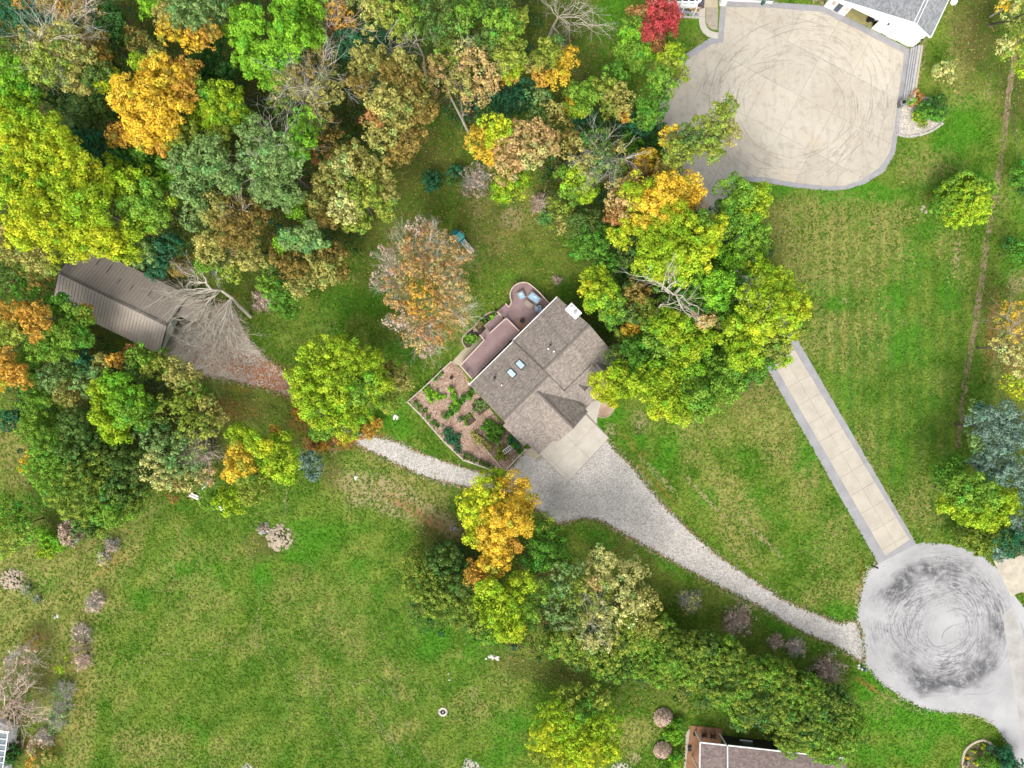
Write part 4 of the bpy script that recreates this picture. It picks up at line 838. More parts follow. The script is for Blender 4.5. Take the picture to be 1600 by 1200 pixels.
for u, v in ((1374, 51), (1424, 76)):
    q = Wp(ao(u, v), -.1, 2.4); m = MB(); m.box((q.x, q.y, 0), (.14, .18, .3), .4, 2.3); m.build('wall_lamp', M_BLACK, WH)
q = P(1489, 3, 4.3); dish = MB(); dish.tube([(q.x, q.y, 4.2), (q.x-.05, q.y-.1, 4.55), (q.x-.1, q.y-.2, 4.7)], [.08, .3, .42], 14); dish.build('satellite_dish', M_WHITE, WH)
q = Wp(ao(1356, 42)+.1, 1.0, 0); e = empty('ride_on_mower', (q.x, q.y, 0), 'black machine with a white panel parked in the open garage', 'mower'); r = math.atan2(wa.y, wa.x)
for nm, dx, dy, sz, z0, mt in (('body', 0, 0, (1.5, .6, .5), .25, M_BLACK), ('bonnet', .35, 0, (.5, .45, .18), .751, M_WHITE), ('seat', -.35, 0, (.4, .4, .3), .751, M_BLACK)):
    m = MB(); m.box((q.x + dx*math.cos(r), q.y + dx*math.sin(r), 0), sz, r, z0); m.build(nm, mt, e)
for dx in (-.5, .5):
    for dy in (-.36, .36):
        c = Vector((q.x + dx*math.cos(r) - dy*math.sin(r), q.y + dx*math.sin(r) + dy*math.cos(r), .26)); m = MB(); m.tube([c - Vector((-math.sin(r), math.cos(r), 0))*.07, c + Vector((-math.sin(r), math.cos(r), 0))*.07], .25, 12); m.build('wheel', M_BLACK, e)
# retaining wall running down the court
rt = empty('retaining_wall', P(1415, 120), 'grey block retaining wall with a pale cap along the right side of the court', 'wall')
ra, rb = Vector(Pxy(1424, 76)), Vector(Pxy(1411, 162)); dR = (rb-ra).normalized(); nR = Vector((-dR.y, dR.x)); nR = nR if nR.x > 0 else -nR
nb = 9; LRw = (rb-ra).length
for row in range(4):
    for k in range(nb):
        a_ = ra + dR*(LRw*(k+.5)/nb) + nR*(-.02 + row*.17); m = MB(); m.box((a_.x, a_.y, 0), (LRw/nb*.975, .34, .29), math.atan2(dR.y, dR.x), row*.30); m.build('block', simple('grey_block', (.40, .40, .40), (.34, .34, .345), 2, 8, (.85, 1.12)) if row + k == 0 else bpy.data.materials['grey_block'], rt)
a_, b_ = ra + nR*.80, rb + nR*.80; m = MB(); m.beam((*a_, 1.27), (*b_, 1.27), .26, .10); m.build('cap', M_TAN, rt)
pl = P(1405, 165); e = empty('stone_pillar', pl, 'dark square lantern pillar at the end of the retaining wall', 'pillar')
m = MB(); m.box((pl.x, pl.y, 0), (.62, .62, 1.0), .2, 0); m.build('base', simple('dark_stone', (.14, .135, .13), None, 3, 8, (.7, 1.3)), e); m = MB(); m.box((pl.x, pl.y, 0), (.78, .78, .08), .2, 1.0); m.build('cap', simple('grey_cap', (.25, .25, .25)), e)
m = MB(); m.box((pl.x, pl.y, 0), (.34, .34, .34), .2, 1.08); m.build('lantern', M_BLACK, e)
m = MB(); m.sheet(dense(pw(STONE_BED), .3, .06), .008); m.build('pebble_bed_ground', gravel_material('pebbles', (.52, .47, .39), (.44, .39, .32), (.33, .28, .22)), kind='structure')
stones('pebbles', 1500, pw(STONE_BED), M_STONE, .06, .14)
kerb('stone_edging', 'ragged sandstone rim round the pebble bed by the court', pw(smooth_path(px("1400,210 1420,214 1451,207 1473,193"), False, 4)), .45, .3, .16, M_STONE)
# porch wing at the top edge
PW = empty('porch_wing', P(1100, 4), 'white framed pergola wing beside the red maple at the top edge', 'pergola')
zt = 2.8
m = MB(); m.prism(pw(px("1040,-70 1066,16 1080,18 1100,13 1103,-70")), 0, .12); m.build('porch_floor', simple('dark_boards', (.10, .09, .11), None, 2, 8), PW)
for (a_, b_) in (((1050, 9), (1090, 9)), ((1048, 3.5), (1092, 3.5)), ((1047, -6), (1094, -6))):
    m = MB(); m.beam(P(*a_, zt), P(*b_, zt), .24, .18); m.build('beam', M_WHITE, PW)
for k in range(5): u = 1049 + k*10.2; m = MB(); m.beam(P(u-1, -30, zt+.15), P(u-4, 9, zt+.15), .20, .14); m.build('slat', M_WHITE, PW)
m = MB(); m.beam(P(1044, 9, zt-.3), P(1083, 9.5, zt-.3), .35, .5); m.build('fascia', M_WHITE, PW); m = MB(); m.beam(P(1083, 9.5, zt-.3), P(1095, 0, zt-.3), .3, .5); m.build('fascia', M_WHITE, PW)
m = MB(); m.prism(pw(px("1097,-60 1097,12 1121,12 1124,-60")), 0, .09); m.build('entrance_slab', M_TAN, PW)
for u in (1047, 1070, 1090): q = P(u, 9, zt); m = MB(); m.beam((q.x, q.y, .0), (q.x, q.y, zt-.5), .16); m.build('post', M_WHITE, PW)
WB = empty('white_house', P(1180, -30), 'long white wall and grey footing strip above the court at the top edge', 'house')
m = MB(); m.prism(pw(px("1133,2 1190,4.5 1206,6 1206,-180 1133,-180")), 0, 2.4); m.build('wall', M_WHITE, WB)
m = MB(); m.prism(pw(px("1128,-2 1212,2 1212,-190 1128,-190"), 2.4), 2.42, 2.6); m.build('roof', M_ROOF3, WB)
q = P(1191, 6); e = empty('water_barrel', q, 'small green barrel standing against the white wall at the top edge', 'barrel'); m = MB(); m.tube([(q.x, q.y, 0), (q.x, q.y, .4), (q.x, q.y, .8)], [.22, .28, .22], 12); m.build('barrel', simple('green_plastic', (.03, .12, .09)), e)
m = MB(); m.prism(pw(px("1123,3 1132,3 1133,10 1124,9")), 0, 1.1); o = m.build('white_planter', M_WHITE); o['label'] = 'square white planter box at the head of the curved path'; o['category'] = 'planter'
# curved front path made of slabs, pebble strip, paver strip
PATHC = smooth_path(px("1097,12 1097,34 1100,45 1107,52 1115,55 1122,56"), False, 3)
pth = empty('path', P(1105, 45), 'cream slab path curving from the pergola to the court', 'path'); pth['kind'] = 'structure'
inn, out = ribbon(pw(PATHC), .95, 0), None
q = [Vector(p) for p in pw(PATHC)]
Lf, Rt = [], []
for i, p in enumerate(q):
    d = (q[min(i+1, len(q)-1)] - q[max(i-1, 0)]).normalized(); nr = Vector((-d.y, d.x)); Lf.append(p + nr*.46); Rt.append(p - nr*.46)
for i in range(0, len(q)-1, 2):
    j = min(i+2, len(q)-1); poly = [tuple(x) for x in Lf[i:j+1]] + [tuple(x) for x in Rt[i:j+1]][::-1]; c = sum((Vector(x) for x in poly), Vector((0, 0)))/len(poly)
    m = MB(); m.prism([tuple(c + (Vector(x)-c)*.97) for x in poly], 0, .07); m.build('paving_slab', M_CONC, pth)
m = MB(); m.sheet(pw(px("1103,12 1103,34 1106,41 1112,46 1121,47 1122,12")), .02); m.build('pebble_strip_ground', simple('brown_pebbles', (.34, .30, .24), (.25, .22, .17), 2, 9, (.6, 1.4)), kind='structure')
m = MB(); m.sheet(pw(px("1056,12 1092,12 1092,26 1056,26")), .02); m.build('grey_pebble_ground', simple('grey_pebbles', (.30, .32, .34), (.22, .24, .26), 2, 9, (.5, 1.5)), kind='structure')
kerb('stone_edging', 'row of cream edging blocks below the grey pebbles by the pergola', pw(px("1056,27 1092,28")), .5, .25, .2, M_CONC)
q = P(1085, 20); e = empty('garden_bench', q, 'small white bench on the grey pebbles by the pergola', 'bench')
for k in range(3): m = MB(); m.beam((q.x-.5, q.y-.15+k*.15, .45), (q.x+.5, q.y-.15+k*.15, .45), .13, .04); m.build('slat', M_WHITE, e)
for sx in (-.42, .42): m = MB(); m.beam((q.x+sx, q.y, 0), (q.x+sx, q.y, .42), .3, .08); m.build('leg', M_WHITE, e)
m = MB(); m.beam((q.x-.5, q.y+.28, .75), (q.x+.5, q.y+.28, .75), .05, .3); m.build('backrest', M_WHITE, e)
m = MB(); m.sheet(dense(pw(px("1268,-8 1290,-6 1286,8 1270,5")), .3, .05), .02); m.build('pebble_verge_ground', M_MULCH, kind='structure')

# ---- brown roofed house at the lower edge
LH = empty('brown_house', P(1200, 1190), 'house with pinkish brown roof and dark wall below the long evergreen hedge', 'house')
g = 3.3; T0, T1 = P(1137, 1165, g), P(1310, 1184, g); ea = (T1-T0).normalized(); dn = Vector((ea.y, -ea.x, 0)); dn = dn if dn.y < 0 else -dn
def Hp(a_, d_, z): q = T0 + ea*a_ + dn*d_; return Vector((q.x, q.y, z))
LW = (T1-T0).length + 1.0
solid_roof('roof_slope', ccw([Hp(0, 0, g), Hp(LW, 0, g), Hp(LW, 6, g+2.2), Hp(0, 6, g+2.2)]), ea, LH, M_ROOF2); solid_roof('roof_slope', ccw([Hp(0, 6, g+2.2), Hp(LW, 6, g+2.2), Hp(LW, 12, g), Hp(0, 12, g)]), ea, LH, M_ROOF2)
pa = -(T0 - P(1094, 1161.5, g-.1)).length; solid_roof('porch_roof', ccw([Hp(pa, .1, g-.15), Hp(-.15, .1, g-.15), Hp(-.15, 6, g+1.8), Hp(pa, 6, g+1.8)]), ea, LH, M_ROOF2)
for a_, b_ in ((Hp(0, -.05, g), Hp(LW, -.05, g)), (Hp(pa, .03, g-.15), Hp(-.1, .03, g-.15))): m = MB(); m.beam(a_, b_, .16, .16); m.build('gutter', M_WHITE, LH)
for a_, b_ in ((Hp(-.06, 0, g+.05), Hp(-.06, 6, g+2.25)), (Hp(pa-.03, 0, g-.1), Hp(pa-.03, 6, g+1.85))): m = MB(); m.beam(a_, b_, .18, .2); m.build('fascia', M_WHITE, LH)
M_DW = simple('dark_brown_siding', (.045, .036, .03), (.035, .028, .024), 1, 7, (.85, 1.2))
m = MB(); m.face([Hp(.2, .25, 0), Hp(LW-.3, .25, 0), Hp(LW-.3, .25, g-.05), Hp(.2, .25, g-.05)]); m.face([Hp(.2, .25, 0), Hp(.2, 11.5, 0), Hp(.2, 11.5, g), Hp(.2, 6, g+2), Hp(.2, .25, g)][::-1]); m.face([Hp(LW-.3, .25, 0), Hp(LW-.3, 11.5, 0), Hp(LW-.3, 11.5, g), Hp(LW-.3, 6, g+2), Hp(LW-.3, .25, g)]); m.build('wall', M_DW, LH)
m = MB(); m.beam(Hp(2.6, .2, 1.75), Hp(4.0, .2, 1.75), .08, 1.2); w_ = m.build('window', M_GLASS, LH); m = MB(); m.beam(Hp(2.4, .1, 1.1), Hp(4.2, .1, 1.1), .2, .08); m.build('sill', M_WHITE, w_)
m = MB(); m.prism([tuple(Hp(a_, d_, 0))[:2] for a_, d_ in ((pa-.6, -.75), (.15, -.75), (.15, 8), (pa-.6, 8))], .0, .16); m.build('porch_floor', simple('brown_porch_boards', (.27, .14, .075), (.21, .105, .055), 1, 5, (.75, 1.2)), LH)
for a_, d_ in ((pa+.1, -.02), (pa+.1, 3.6), (-.15, -.02)): m = MB(); m.beam(Hp(a_, d_, .165), Hp(a_, d_, g-.2+d_*.3), .15); m.build('post', M_WHITE, LH)
m = MB(); m.sheet(dense(pw(PATIO), .4, .02), .012); m.build('patio_path', simple('pebbled_concrete', (.42, .37, .29), (.36, .31, .24), 1, 9, (.8, 1.2)), kind='structure')
def blackchair(u, v, rot, label):
    q = P(u, v, .2); e = empty('rocking_chair', q, label, 'chair', 'black chairs on the porch'); r = math.radians(rot)
    def l2(x, y, z): return (q.x + x*math.cos(r) - y*math.sin(r), q.y + x*math.sin(r) + y*math.cos(r), z)
    for k in range(5): m = MB(); m.beam(l2(-.28, -.25+k*.12, .55), l2(.28, -.25+k*.12, .55), .09, .03); m.build('seat_slat', M_BLACK, e)
    for k in range(5): x = -.24+k*.12; m = MB(); m.beam(l2(x, .28, .58), l2(x, .5, 1.2), .07, .03); m.build('back_slat', M_BLACK, e)
    for sx in (-.34, .34):
        m = MB(); m.beam(l2(sx, -.35, .78), l2(sx, .3, .78), .09, .04); m.build('armrest', M_BLACK, e)
        for y in (-.28, .28): m = MB(); m.beam(l2(sx*.9, y, .1), l2(sx*.9, y, .76), .05); m.build('leg', M_BLACK, e)
        m = MB(); m.tube([l2(sx*.9, -.5, .2), l2(sx*.9, -.2, .1), l2(sx*.9, .2, .1), l2(sx*.9, .55, .22)], .03, 5); m.build('rocker', M_BLACK, e)
blackchair(1099, 1146.5, 5, 'black slatted porch chair nearest the corner pot'); blackchair(1113, 1148.5, -3, 'black slatted porch chair nearest the dark wall')
for (u, v, r_, lb) in ((1084, 1145.5, .16, 'small dark plant pot at the porch corner'), (1076.5, 1168, .28, 'round black tub on the pebbled patio strip')):
    q = P(u, v); e = empty('plant_pot', q, lb, 'pot'); m = MB(); m.tube([(q.x, q.y, .02), (q.x, q.y, .45), (q.x, q.y, .5), (q.x, q.y, .42)], [r_*.75, r_, r_*1.1, r_*.85], 14); m.build('tub', M_BLACK, e); m = MB(); m.cyl((q.x, q.y), r_*.7, .3, .44, 10); m.build('soil', M_SOIL, e)

# ---- glazed sunroom at the lower left corner
SR = empty('sunroom', P(-10, 1180), 'white framed glass sunroom cut by the lower left edge', 'sunroom')
z1, z2 = 2.4, 3.6; c0, c1 = P(13, 1146, z1), P(5, 1200, z1); b0, b1 = P(-26, 1140, z2), P(-38, 1200, z2); c1 = c0 + (c1-c0)*1.5; b1 = b0 + (b1-b0)*1.5
npan = 9
for k in range(npan):
    a_, b_ = c0.lerp(c1, k/npan), c0.lerp(c1, (k+1)/npan); d_, e_ = b0.lerp(b1, k/npan), b0.lerp(b1, (k+1)/npan)
    m = MB(); m.face([a_, d_, e_, b_] if (d_-a_).cross(e_-a_).z > 0 else [a_, b_, e_, d_]); m.build('glass_pane', simple('teal_glass', (.06, .10, .12), (.10, .15, .17), .5, 2, (.9, 1.1), .1, 0, spec=.7) if k == 0 else bpy.data.materials['teal_glass'], SR)
    m = MB(); m.beam(a_ + Vector((0, 0, .05)), d_ + Vector((0, 0, .05)), .10, .08); m.build('glazing_bar', M_WHITE, SR)
for p_, q_ in ((c0, c1), (b0, b1), (c0.lerp(b0, .5), c1.lerp(b1, .5))): m = MB(); m.beam(p_ + Vector((0, 0, .06)), q_ + Vector((0, 0, .06)), .13, .1); m.build('rail', M_WHITE, SR)
m = MB(); m.beam(c0 + Vector((.2, .25, .1)), b0 + Vector((0, .25, .2)), .28, .2); m.build('end_beam', M_WHITE, SR)
for k in range(4): p_ = c0.lerp(c1, k/3); m = MB(); m.beam((p_.x, p_.y, 0), (p_.x, p_.y, z1), .14); m.build('post', M_WHITE, SR)
m = MB(); m.prism([tuple(x)[:2] for x in (c0 + Vector((-.3, -.1, 0)), c1 + Vector((-.3, 0, 0)), b1, b0)], 0, 1.0); m.build('knee_wall', M_WHITE, SR)

# ---- play slide, mailboxes, well cover and small things
M_TEAL = simple('teal_plastic', (.055, .33, .30), (.06, .38, .35), 1.5, 5, (.9, 1.1), .5); M_TEALD = simple('dark_teal_plastic', (.01, .15, .15), None, 2, 6, (.85, 1.15), .5); M_TEALP = simple('pale_slide_plastic', (.42, .55, .55), (.34, .50, .50), 1.5, 5, (.9, 1.1), .4)
q = P(719.5, 374.5); e = empty('play_slide', q, 'teal play tower with a pale slide on the lawn beside the rusty tree', 'play set'); r = math.radians(-47); ca, sa = math.cos(r), math.sin(r)
def pl_(x, y, z): return Vector((q.x + x*ca - y*sa, q.y + x*sa + y*ca, z))
m = MB(); m.box(pl_(0, 0, 0), (1.05, 1.1, .08), r, 1.9); m.build('tower_roof', M_TEAL, e)
m = MB(); m.tube([pl_(.1, -.15, 1.98), pl_(.1, -.15, 2.15)], [.16, .1], 10); m.build('finial', simple('faded_sticker', (.42, .42, .36)), e)
for x, y in ((-.45, -.48), (.45, -.48), (.45, .48), (-.45, .48)): m = MB(); m.beam(pl_(x, y, 0), pl_(x, y, 1.9), .09); m.build('post', M_TEALD, e)
m = MB(); m.box(pl_(-.95, 0, 0), (.85, .95, .12), r, 1.0); m.build('platform', M_TEALD, e)
m = MB(); m.box(pl_(0, 0, 0), (.85, .9, .08), r, 1.0); m.build('floor', M_TEALD, e)
for y in (-.4, .4): m = MB(); m.beam(pl_(-1.35, y, .0), pl_(-1.35, y, 1.0), .09); m.build('leg', M_TEALD, e)
m = MB(); m.beam(pl_(.5, .0, 1.05), pl_(2.45, .0, .18), .5, .05); m.build('slide_bed', simple('slide_grey', (.24, .33, .35), (.2, .28, .3), 2, 6), e)
for y in (-.3, .3): m = MB(); m.beam(pl_(.5, y, 1.2), pl_(2.45, y, .32), .11, .22); m.build('slide_side', M_TEALP, e)
m = MB(); m.tube([pl_(-.7, .5, 1.0), pl_(-.6, .75, 1.3), pl_(-.25, .82, 1.45), pl_(.1, .75, 1.3), pl_(.15, .55, 1.0)], .025, 5); m.build('hoop_rail', M_WHITE, e)
m = MB(); m.beam(pl_(-.4, -.6, 1.9), pl_(1.3, -1.15, 1.7), .05); m.build('swing_beam', M_WHITE, e); m = MB(); m.beam(pl_(1.3, -1.15, 0), pl_(1.3, -1.15, 1.7), .05); m.build('swing_leg', M_WHITE, e)
def mailbox(u, v, label, mt, rot):
    q = P(u, v); e = empty('mailbox', q, label, 'mailbox'); r = math.radians(rot)
    m = MB(); m.beam((q.x, q.y, 0), (q.x, q.y, 1.1), .12); m.build('post', mt, e)
    d = Vector((math.cos(r), math.sin(r), 0)); c = Vector((q.x, q.y, 1.2)); m = MB(); nn = Vector((-d.y, d.x, 0)); k0 = len(m.v)
    pr = [(-.11, 0), (.11, 0), (.11, .15), (.07, .22), (0, .25), (-.07, .22), (-.11, .15)]
    for s_ in (-.28, .28): m.v += [tuple(c + d*s_ + nn*x + Vector((0, 0, z-.1))) for x, z in pr]
    n = len(pr)
    for i in range(n): j = (i+1) % n; m.f.append((k0+i, k0+j, k0+n+j, k0+n+i)); m.uv.append(None)
    m.f += [tuple(range(k0, k0+n))[::-1], tuple(range(k0+n, k0+2*n))]; m.uv += [None, None]; m.build('box', mt, e)
    m = MB(); m.beam(c + nn*.13 + d*.1 + Vector((0, 0, .05)), c + nn*.13 + d*.1 + Vector((0, 0, .28)), .03, .05); m.build('flag', simple('red_flag', (.4, .03, .03)) if 'red_flag' not in bpy.data.materials else bpy.data.materials['red_flag'], e)
mailbox(1362, 883, 'black mailbox on a post where the lane meets the turning circle', M_BLACK, -25)
mailbox(1345, 1041, 'white and blue mailbox by the mouth of the gravel drive', simple('mailbox_blue', (.05, .08, .2)), 60)
q = P(1344, 1043); e = empty('painted_rock_heap', q, 'small heap of white rocks round the mailbox by the gravel drive', 'rock heap')
def rock(e, x, y, r_, mat, name='rock', z=0):
    m = MB(); bm = bmesh.new(); bmesh.ops.create_icosphere(bm, subdivisions=2, radius=1)
    sx, sy, sz = r_*random.uniform(.8, 1.2), r_*random.uniform(.8, 1.2), r_*random.uniform(.45, .7)
    for v_ in bm.verts: k = random.uniform(.88, 1.1); v_.co = Vector((x + v_.co.x*sx*k, y + v_.co.y*sy*k, z + max(-.02, v_.co.z*sz*k)))
    me = bpy.data.meshes.new(name); bm.to_mesh(me); bm.free(); return link(name, me, mat, e)
M_ROCK = simple('white_rock', (.66, .63, .58), (.5, .47, .42), 3, 9, (.8, 1.1)); M_ROCKT = simple('tan_rock', (.42, .35, .25), (.30, .245, .18), 3, 9, (.7, 1.15))
for k in range(6): rock(e, q.x + random.uniform(-.5, .3), q.y + random.uniform(-.25, .35), random.uniform(.12, .24), M_ROCK)
def heap(u, v, ru, rv, n, label, mat, rmin, rmax, name='brush_pile', cat='rubble heap', hz=.5):
    q = P(u, v); e = empty(name, q, label, cat)
    for k in range(n):
        a_, t = random.random()*6.28, math.sqrt(random.random()); x, y = q.x + math.cos(a_)*t*ru/K, q.y + math.sin(a_)*t*rv/K; rock(e, x, y, random.uniform(rmin, rmax), mat, 'lump', (1-t)*hz)
heap(437, 840, 20, 21, 150, 'cream heap of broken bark and wood on a bare patch of lawn', M_ROCKT, .10, .26, 'wood_chip_heap', 'heap')
heap(19, 905, 19, 17, 120, 'tan heap of chippings in the orchard at the left edge', M_ROCKT, .10, .24, 'wood_chip_heap', 'heap')
heap(413, 826, 9, 9, 14, 'grey tree stump remains beside the cream wood heap', simple('grey_wood', (.36, .34, .32), (.22, .2, .19), 3, 8), .12, .3, 'tree_stump', 'stump')
heap(557, 746, 4, 4, 6, 'few pale rocks in the round green patch south of the drive', M_ROCK, .1, .25, 'rock_group', 'rocks', .1)
heap(618, 652, 4, 3.5, 6, 'grey rocks in the grass near the garden fence', M_ROCK, .12, .25, 'rock_group', 'rocks', .1)
heap(1444, 328, 5, 6, 8, 'pinkish rocks at the foot of the round evergreen in the right lawn', M_ROCKT, .12, .28, 'rock_group', 'rocks', .1)
heap(765, 1028, 6, 5, 5, 'pale flat stones at the lawn edge under the conifers', M_ROCK, .15, .3, 'rock_group', 'rocks', .05)
heap(778, 1031, 4, 5, 4, 'white stones just right of the flat stones under the conifers', M_ROCK, .12, .25, 'rock_group', 'rocks', .05)
heap(703, 1056, 3, 7, 5, 'two little white stones in the middle of the lower lawn', M_ROCK, .08, .16, 'rock_group', 'rocks', .02)
heap(709, 826, 5, 5, 6, 'ring of grey stones beside the yellow tree', simple('grey_rock', (.35, .32, .30)), .1, .22, 'rock_group', 'rocks', .1)
heap(1283, 1057, 2.5, 3, 3, 'white stone under the brown bush beside the hedge', M_ROCK, .1, .2, 'rock_group', 'rocks', .05)
heap(87, 965, 5, 3, 4, 'whitish stone in the orchard grass at the left', M_ROCK, .1, .25, 'rock_group', 'rocks', .05)
# well cover
q = P(692, 1112); e = empty('well_cover', q, 'round white concrete well cover in the lower lawn', 'well cover')
m = MB(); m.tube([(q.x, q.y, 0), (q.x, q.y, .14), (q.x, q.y, .14), (q.x, q.y, .10)], [.66, .64, .34, .32], 28, False); m.build('ring', M_CONC, e); m = MB(); m.cyl((q.x, q.y), .32, .02, .09, 18); m.build('lid', simple('grey_lid', (.42, .41, .42), (.25, .25, .26), 4, 8), e); m = MB(); m.cyl((q.x, q.y), .08, .09, .16, 8); m.build('handle', M_METAL, e)
# white gravel pads cut by the lower edge
for s_, lb in (("722,1210 725,1190 730,1185 738,1187 750,1196 760,1210", 'a'), ("950,1210 958,1195 968,1191 980,1194 990,1204 992,1212", 'b'), ("372,1210 380,1196 390,1194 398,1204", 'c')):
    poly = pw(smooth_path(px(s_), True, 4)); m = MB(); m.sheet(poly, .012); m.build('white_gravel_ground', M_CONC, kind='structure'); stones('pale_gravel', 160, poly, M_STONE, .06, .12)
# bed at the lower right
BED2 = smooth_path(px("1504,1210 1504,1180 1512,1166 1526,1159 1534,1156 1544,1159 1552,1167 1575,1178 1592,1205"), True, 4)
m = MB(); m.sheet(pw(BED2), .014); m.build('corner_bed_ground', simple('brown_soil', (.16, .10, .08), (.11, .07, .055), 1.5, 9, (.6, 1.4)), kind='structure')
kerb('stone_edging', 'curved tan block edging round the planted bed in the lower right corner', pw(smooth_path(px("1504,1206 1504,1180 1512,1166 1526,1158 1534,1156 1544,1159 1552,1167"), False, 4)), .36, .3, .2)
# bits of white fencing in the wood edge
def bits(name, label, cat, segs, mat, h, w=.25):
    pts = [p for s_ in segs for p in px(s_)]; e = empty(name, P(*pts[0]), label, cat)
    for s_ in segs: a_, b_ = px(s_); m = MB(); m.beam(P(*a_, h), P(*b_, h), w, .06); m.build('board', mat, e)
bits('white_boards', 'white boards stacked at the wood edge left of the yellow tree', 'boards', ["295,774 312,781", "320,760 330,748", "316,765 324,756", "298,771 314,778"], M_WHITE, .25)
bits('white_boards', 'single white board poking out under the yellow tree', 'boards', ["340,790 347,797"], M_WHITE, .25, .35)
# ------------------------------------------------------------ trees and shrubs
PAL = {  # leaf colours (main, second), also used for painted lit and shaded crown sides
 'Y': ((.60,.39,.035),(.48,.36,.045)), 'O': ((.50,.29,.05),(.42,.26,.05)), 'G': ((.14,.32,.025),(.20,.37,.03)), 'L': ((.33,.41,.03),(.20,.34,.02)),
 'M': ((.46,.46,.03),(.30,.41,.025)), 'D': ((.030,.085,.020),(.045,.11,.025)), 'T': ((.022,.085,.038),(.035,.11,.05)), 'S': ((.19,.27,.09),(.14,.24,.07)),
 'K': ((.34,.30,.085),(.25,.26,.07)), 'B': ((.27,.19,.05),(.18,.15,.04)), 'P': ((.44,.29,.13),(.38,.30,.11)), 'R': ((.40,.055,.065),(.40,.09,.07)),
 'V': ((.075,.19,.025),(.11,.24,.03)), 'U': ((.17,.25,.185),(.12,.19,.145)), 'C': ((.22,.27,.04),(.10,.18,.03)), 'W': ((.35,.18,.07),(.28,.14,.05)),
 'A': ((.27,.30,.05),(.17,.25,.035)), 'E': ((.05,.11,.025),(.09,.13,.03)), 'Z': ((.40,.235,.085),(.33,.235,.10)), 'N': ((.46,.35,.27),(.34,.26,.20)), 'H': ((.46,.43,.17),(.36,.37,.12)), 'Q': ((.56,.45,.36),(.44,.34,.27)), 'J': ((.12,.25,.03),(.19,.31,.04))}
for _k in PAL:
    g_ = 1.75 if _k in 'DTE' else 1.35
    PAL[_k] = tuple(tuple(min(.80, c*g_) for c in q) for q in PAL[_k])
STY = {  # clump radius, spacing factor, leaf size, leaf density, shell depth
 'maple': (.62, 1.2, .225, .92, .32), 'oak': (.52, 1.0, .25, .85, .36), 'thin': (.46, .85, .23, .62, .55), 'fine': (.42, 1.0, .21, .85, .28), 'juniper': (.38, 1.25, .20, .9, .22), 'shrub': (.34, 1.0, .19, .9, .35), 'sparse': (.38, .6, .22, .6, .6)}
NLEAF = 0
def rdir(n, zmin):
    z = RNG.uniform(zmin, 1, n); a = RNG.uniform(0, 2*np.pi, n); r = np.sqrt(np.maximum(0, 1-z*z)); return np.stack([r*np.cos(a), r*np.sin(a), z], 1)
def crown(parent, lobes, sty, dens=1.0, name='crown'):
    """lobes: (x, y, z, R, zscale, palette)"""
    global NLEAF
    rc, sp, ls, cov, depth = STY[sty]; CC, NN, SS, KK = [], [], [], []
    for (x, y, z, R, zs, pal) in lobes:
        rr = min(rc, R*.45); m1, m2 = np.array(PAL[pal][0]), np.array(PAL[pal][1])
        nc = max(5, int(3.3 * (R/rr)**2 * sp * .55 * (1 + .25*(zs-1)))); d = rdir(nc, -.35)
        und = 1 + .16*np.sin(d[:, 0]*4+x) * np.sin(d[:, 1]*4+y)              # uneven outline
        rad = R * und * (1 - depth * RNG.random(nc)**2) - rr*.35
        c = d * rad[:, None] * (1, 1, zs) + (x, y, z); rs = rr * RNG.uniform(.65, 1.3, nc)
        nl = max(6, int(2.1 * math.pi * rr*rr * cov * dens / (.40*ls*ls) * .62))
        cid = np.repeat(np.arange(nc), nl); dd = rdir(nc*nl, -.5); dd = dd*.75 + d[cid]*.45; dd /= np.linalg.norm(dd, axis=1)[:, None]
        p = c[cid] + dd * (rs[cid] * RNG.uniform(.55, 1.12, nc*nl))[:, None]
        mixc = np.clip(RNG.normal(.5, .38, nc), 0, 1)[cid][:, None]; base = m1*(1-mixc) + m2*mixc
        lv = RNG.uniform(.90, 1.1); val = (lv*RNG.uniform(.76, 1.14, nc)[cid] * RNG.uniform(.72, 1.28, nc*nl))[:, None]; odd = (RNG.random(nc) < .10)[cid][:, None]; base = np.where(odd, base*(.72, .95, .9) + (0, .03, .01), base); base = base*val
        nrm = dd + RNG.normal(0, .48, dd.shape); nrm /= np.linalg.norm(nrm, axis=1)[:, None]
        CC.append(p); NN.append(nrm); SS.append(RNG.uniform(.7, 1.25, nc*nl)*ls); KK.append(base)
        # inner foliage so that the crown is not hollow
        ni = int(nc*nl*.24) if sty not in ('thin', 'sparse') else int(nc*nl*.06); di = rdir(ni, -.6)*(R*.72*RNG.random(ni)**.4)[:, None]*(1, 1, zs)
        CC.append(di + (x, y, z)); NN.append(rdir(ni, -.2)); SS.append(np.full(ni, ls*1.35)); KK.append(np.repeat(((m1+m2)/2)[None], ni, 0)*RNG.uniform(.7, 1.1, (ni, 1)))
    C = np.concatenate(CC); ok = C[:, 2] > .1; C = C[ok]; NLEAF += len(C)
    return tri_cloud(name, C, np.concatenate(NN)[ok], np.concatenate(SS)[ok], np.concatenate(KK)[ok], LEAF, parent)
def trunk(parent, base, tips, top, r, mat, name='trunk'):
    m = MB(); b_ = Vector(base); t = Vector(top); mid = b_.lerp(t, .5) + Vector((random.uniform(-.3, .3), random.uniform(-.3, .3), 0))
    m.tube([b_, b_ + Vector((0, 0, .4)), mid, t], [r*1.35, r, r*.8, r*.5], 8); o = m.build(name, mat, parent)
    lm = MB()
    for q in tips:
        q = Vector(q); s_ = mid.lerp(t, random.uniform(.0, .8)); k = s_.lerp(q, .5) + Vector((0, 0, .3))
        lm.tube([s_, k, q], [r*.45, r*.3, r*.08], 5)
    if tips: lm.build('limb', mat, parent)
    return o
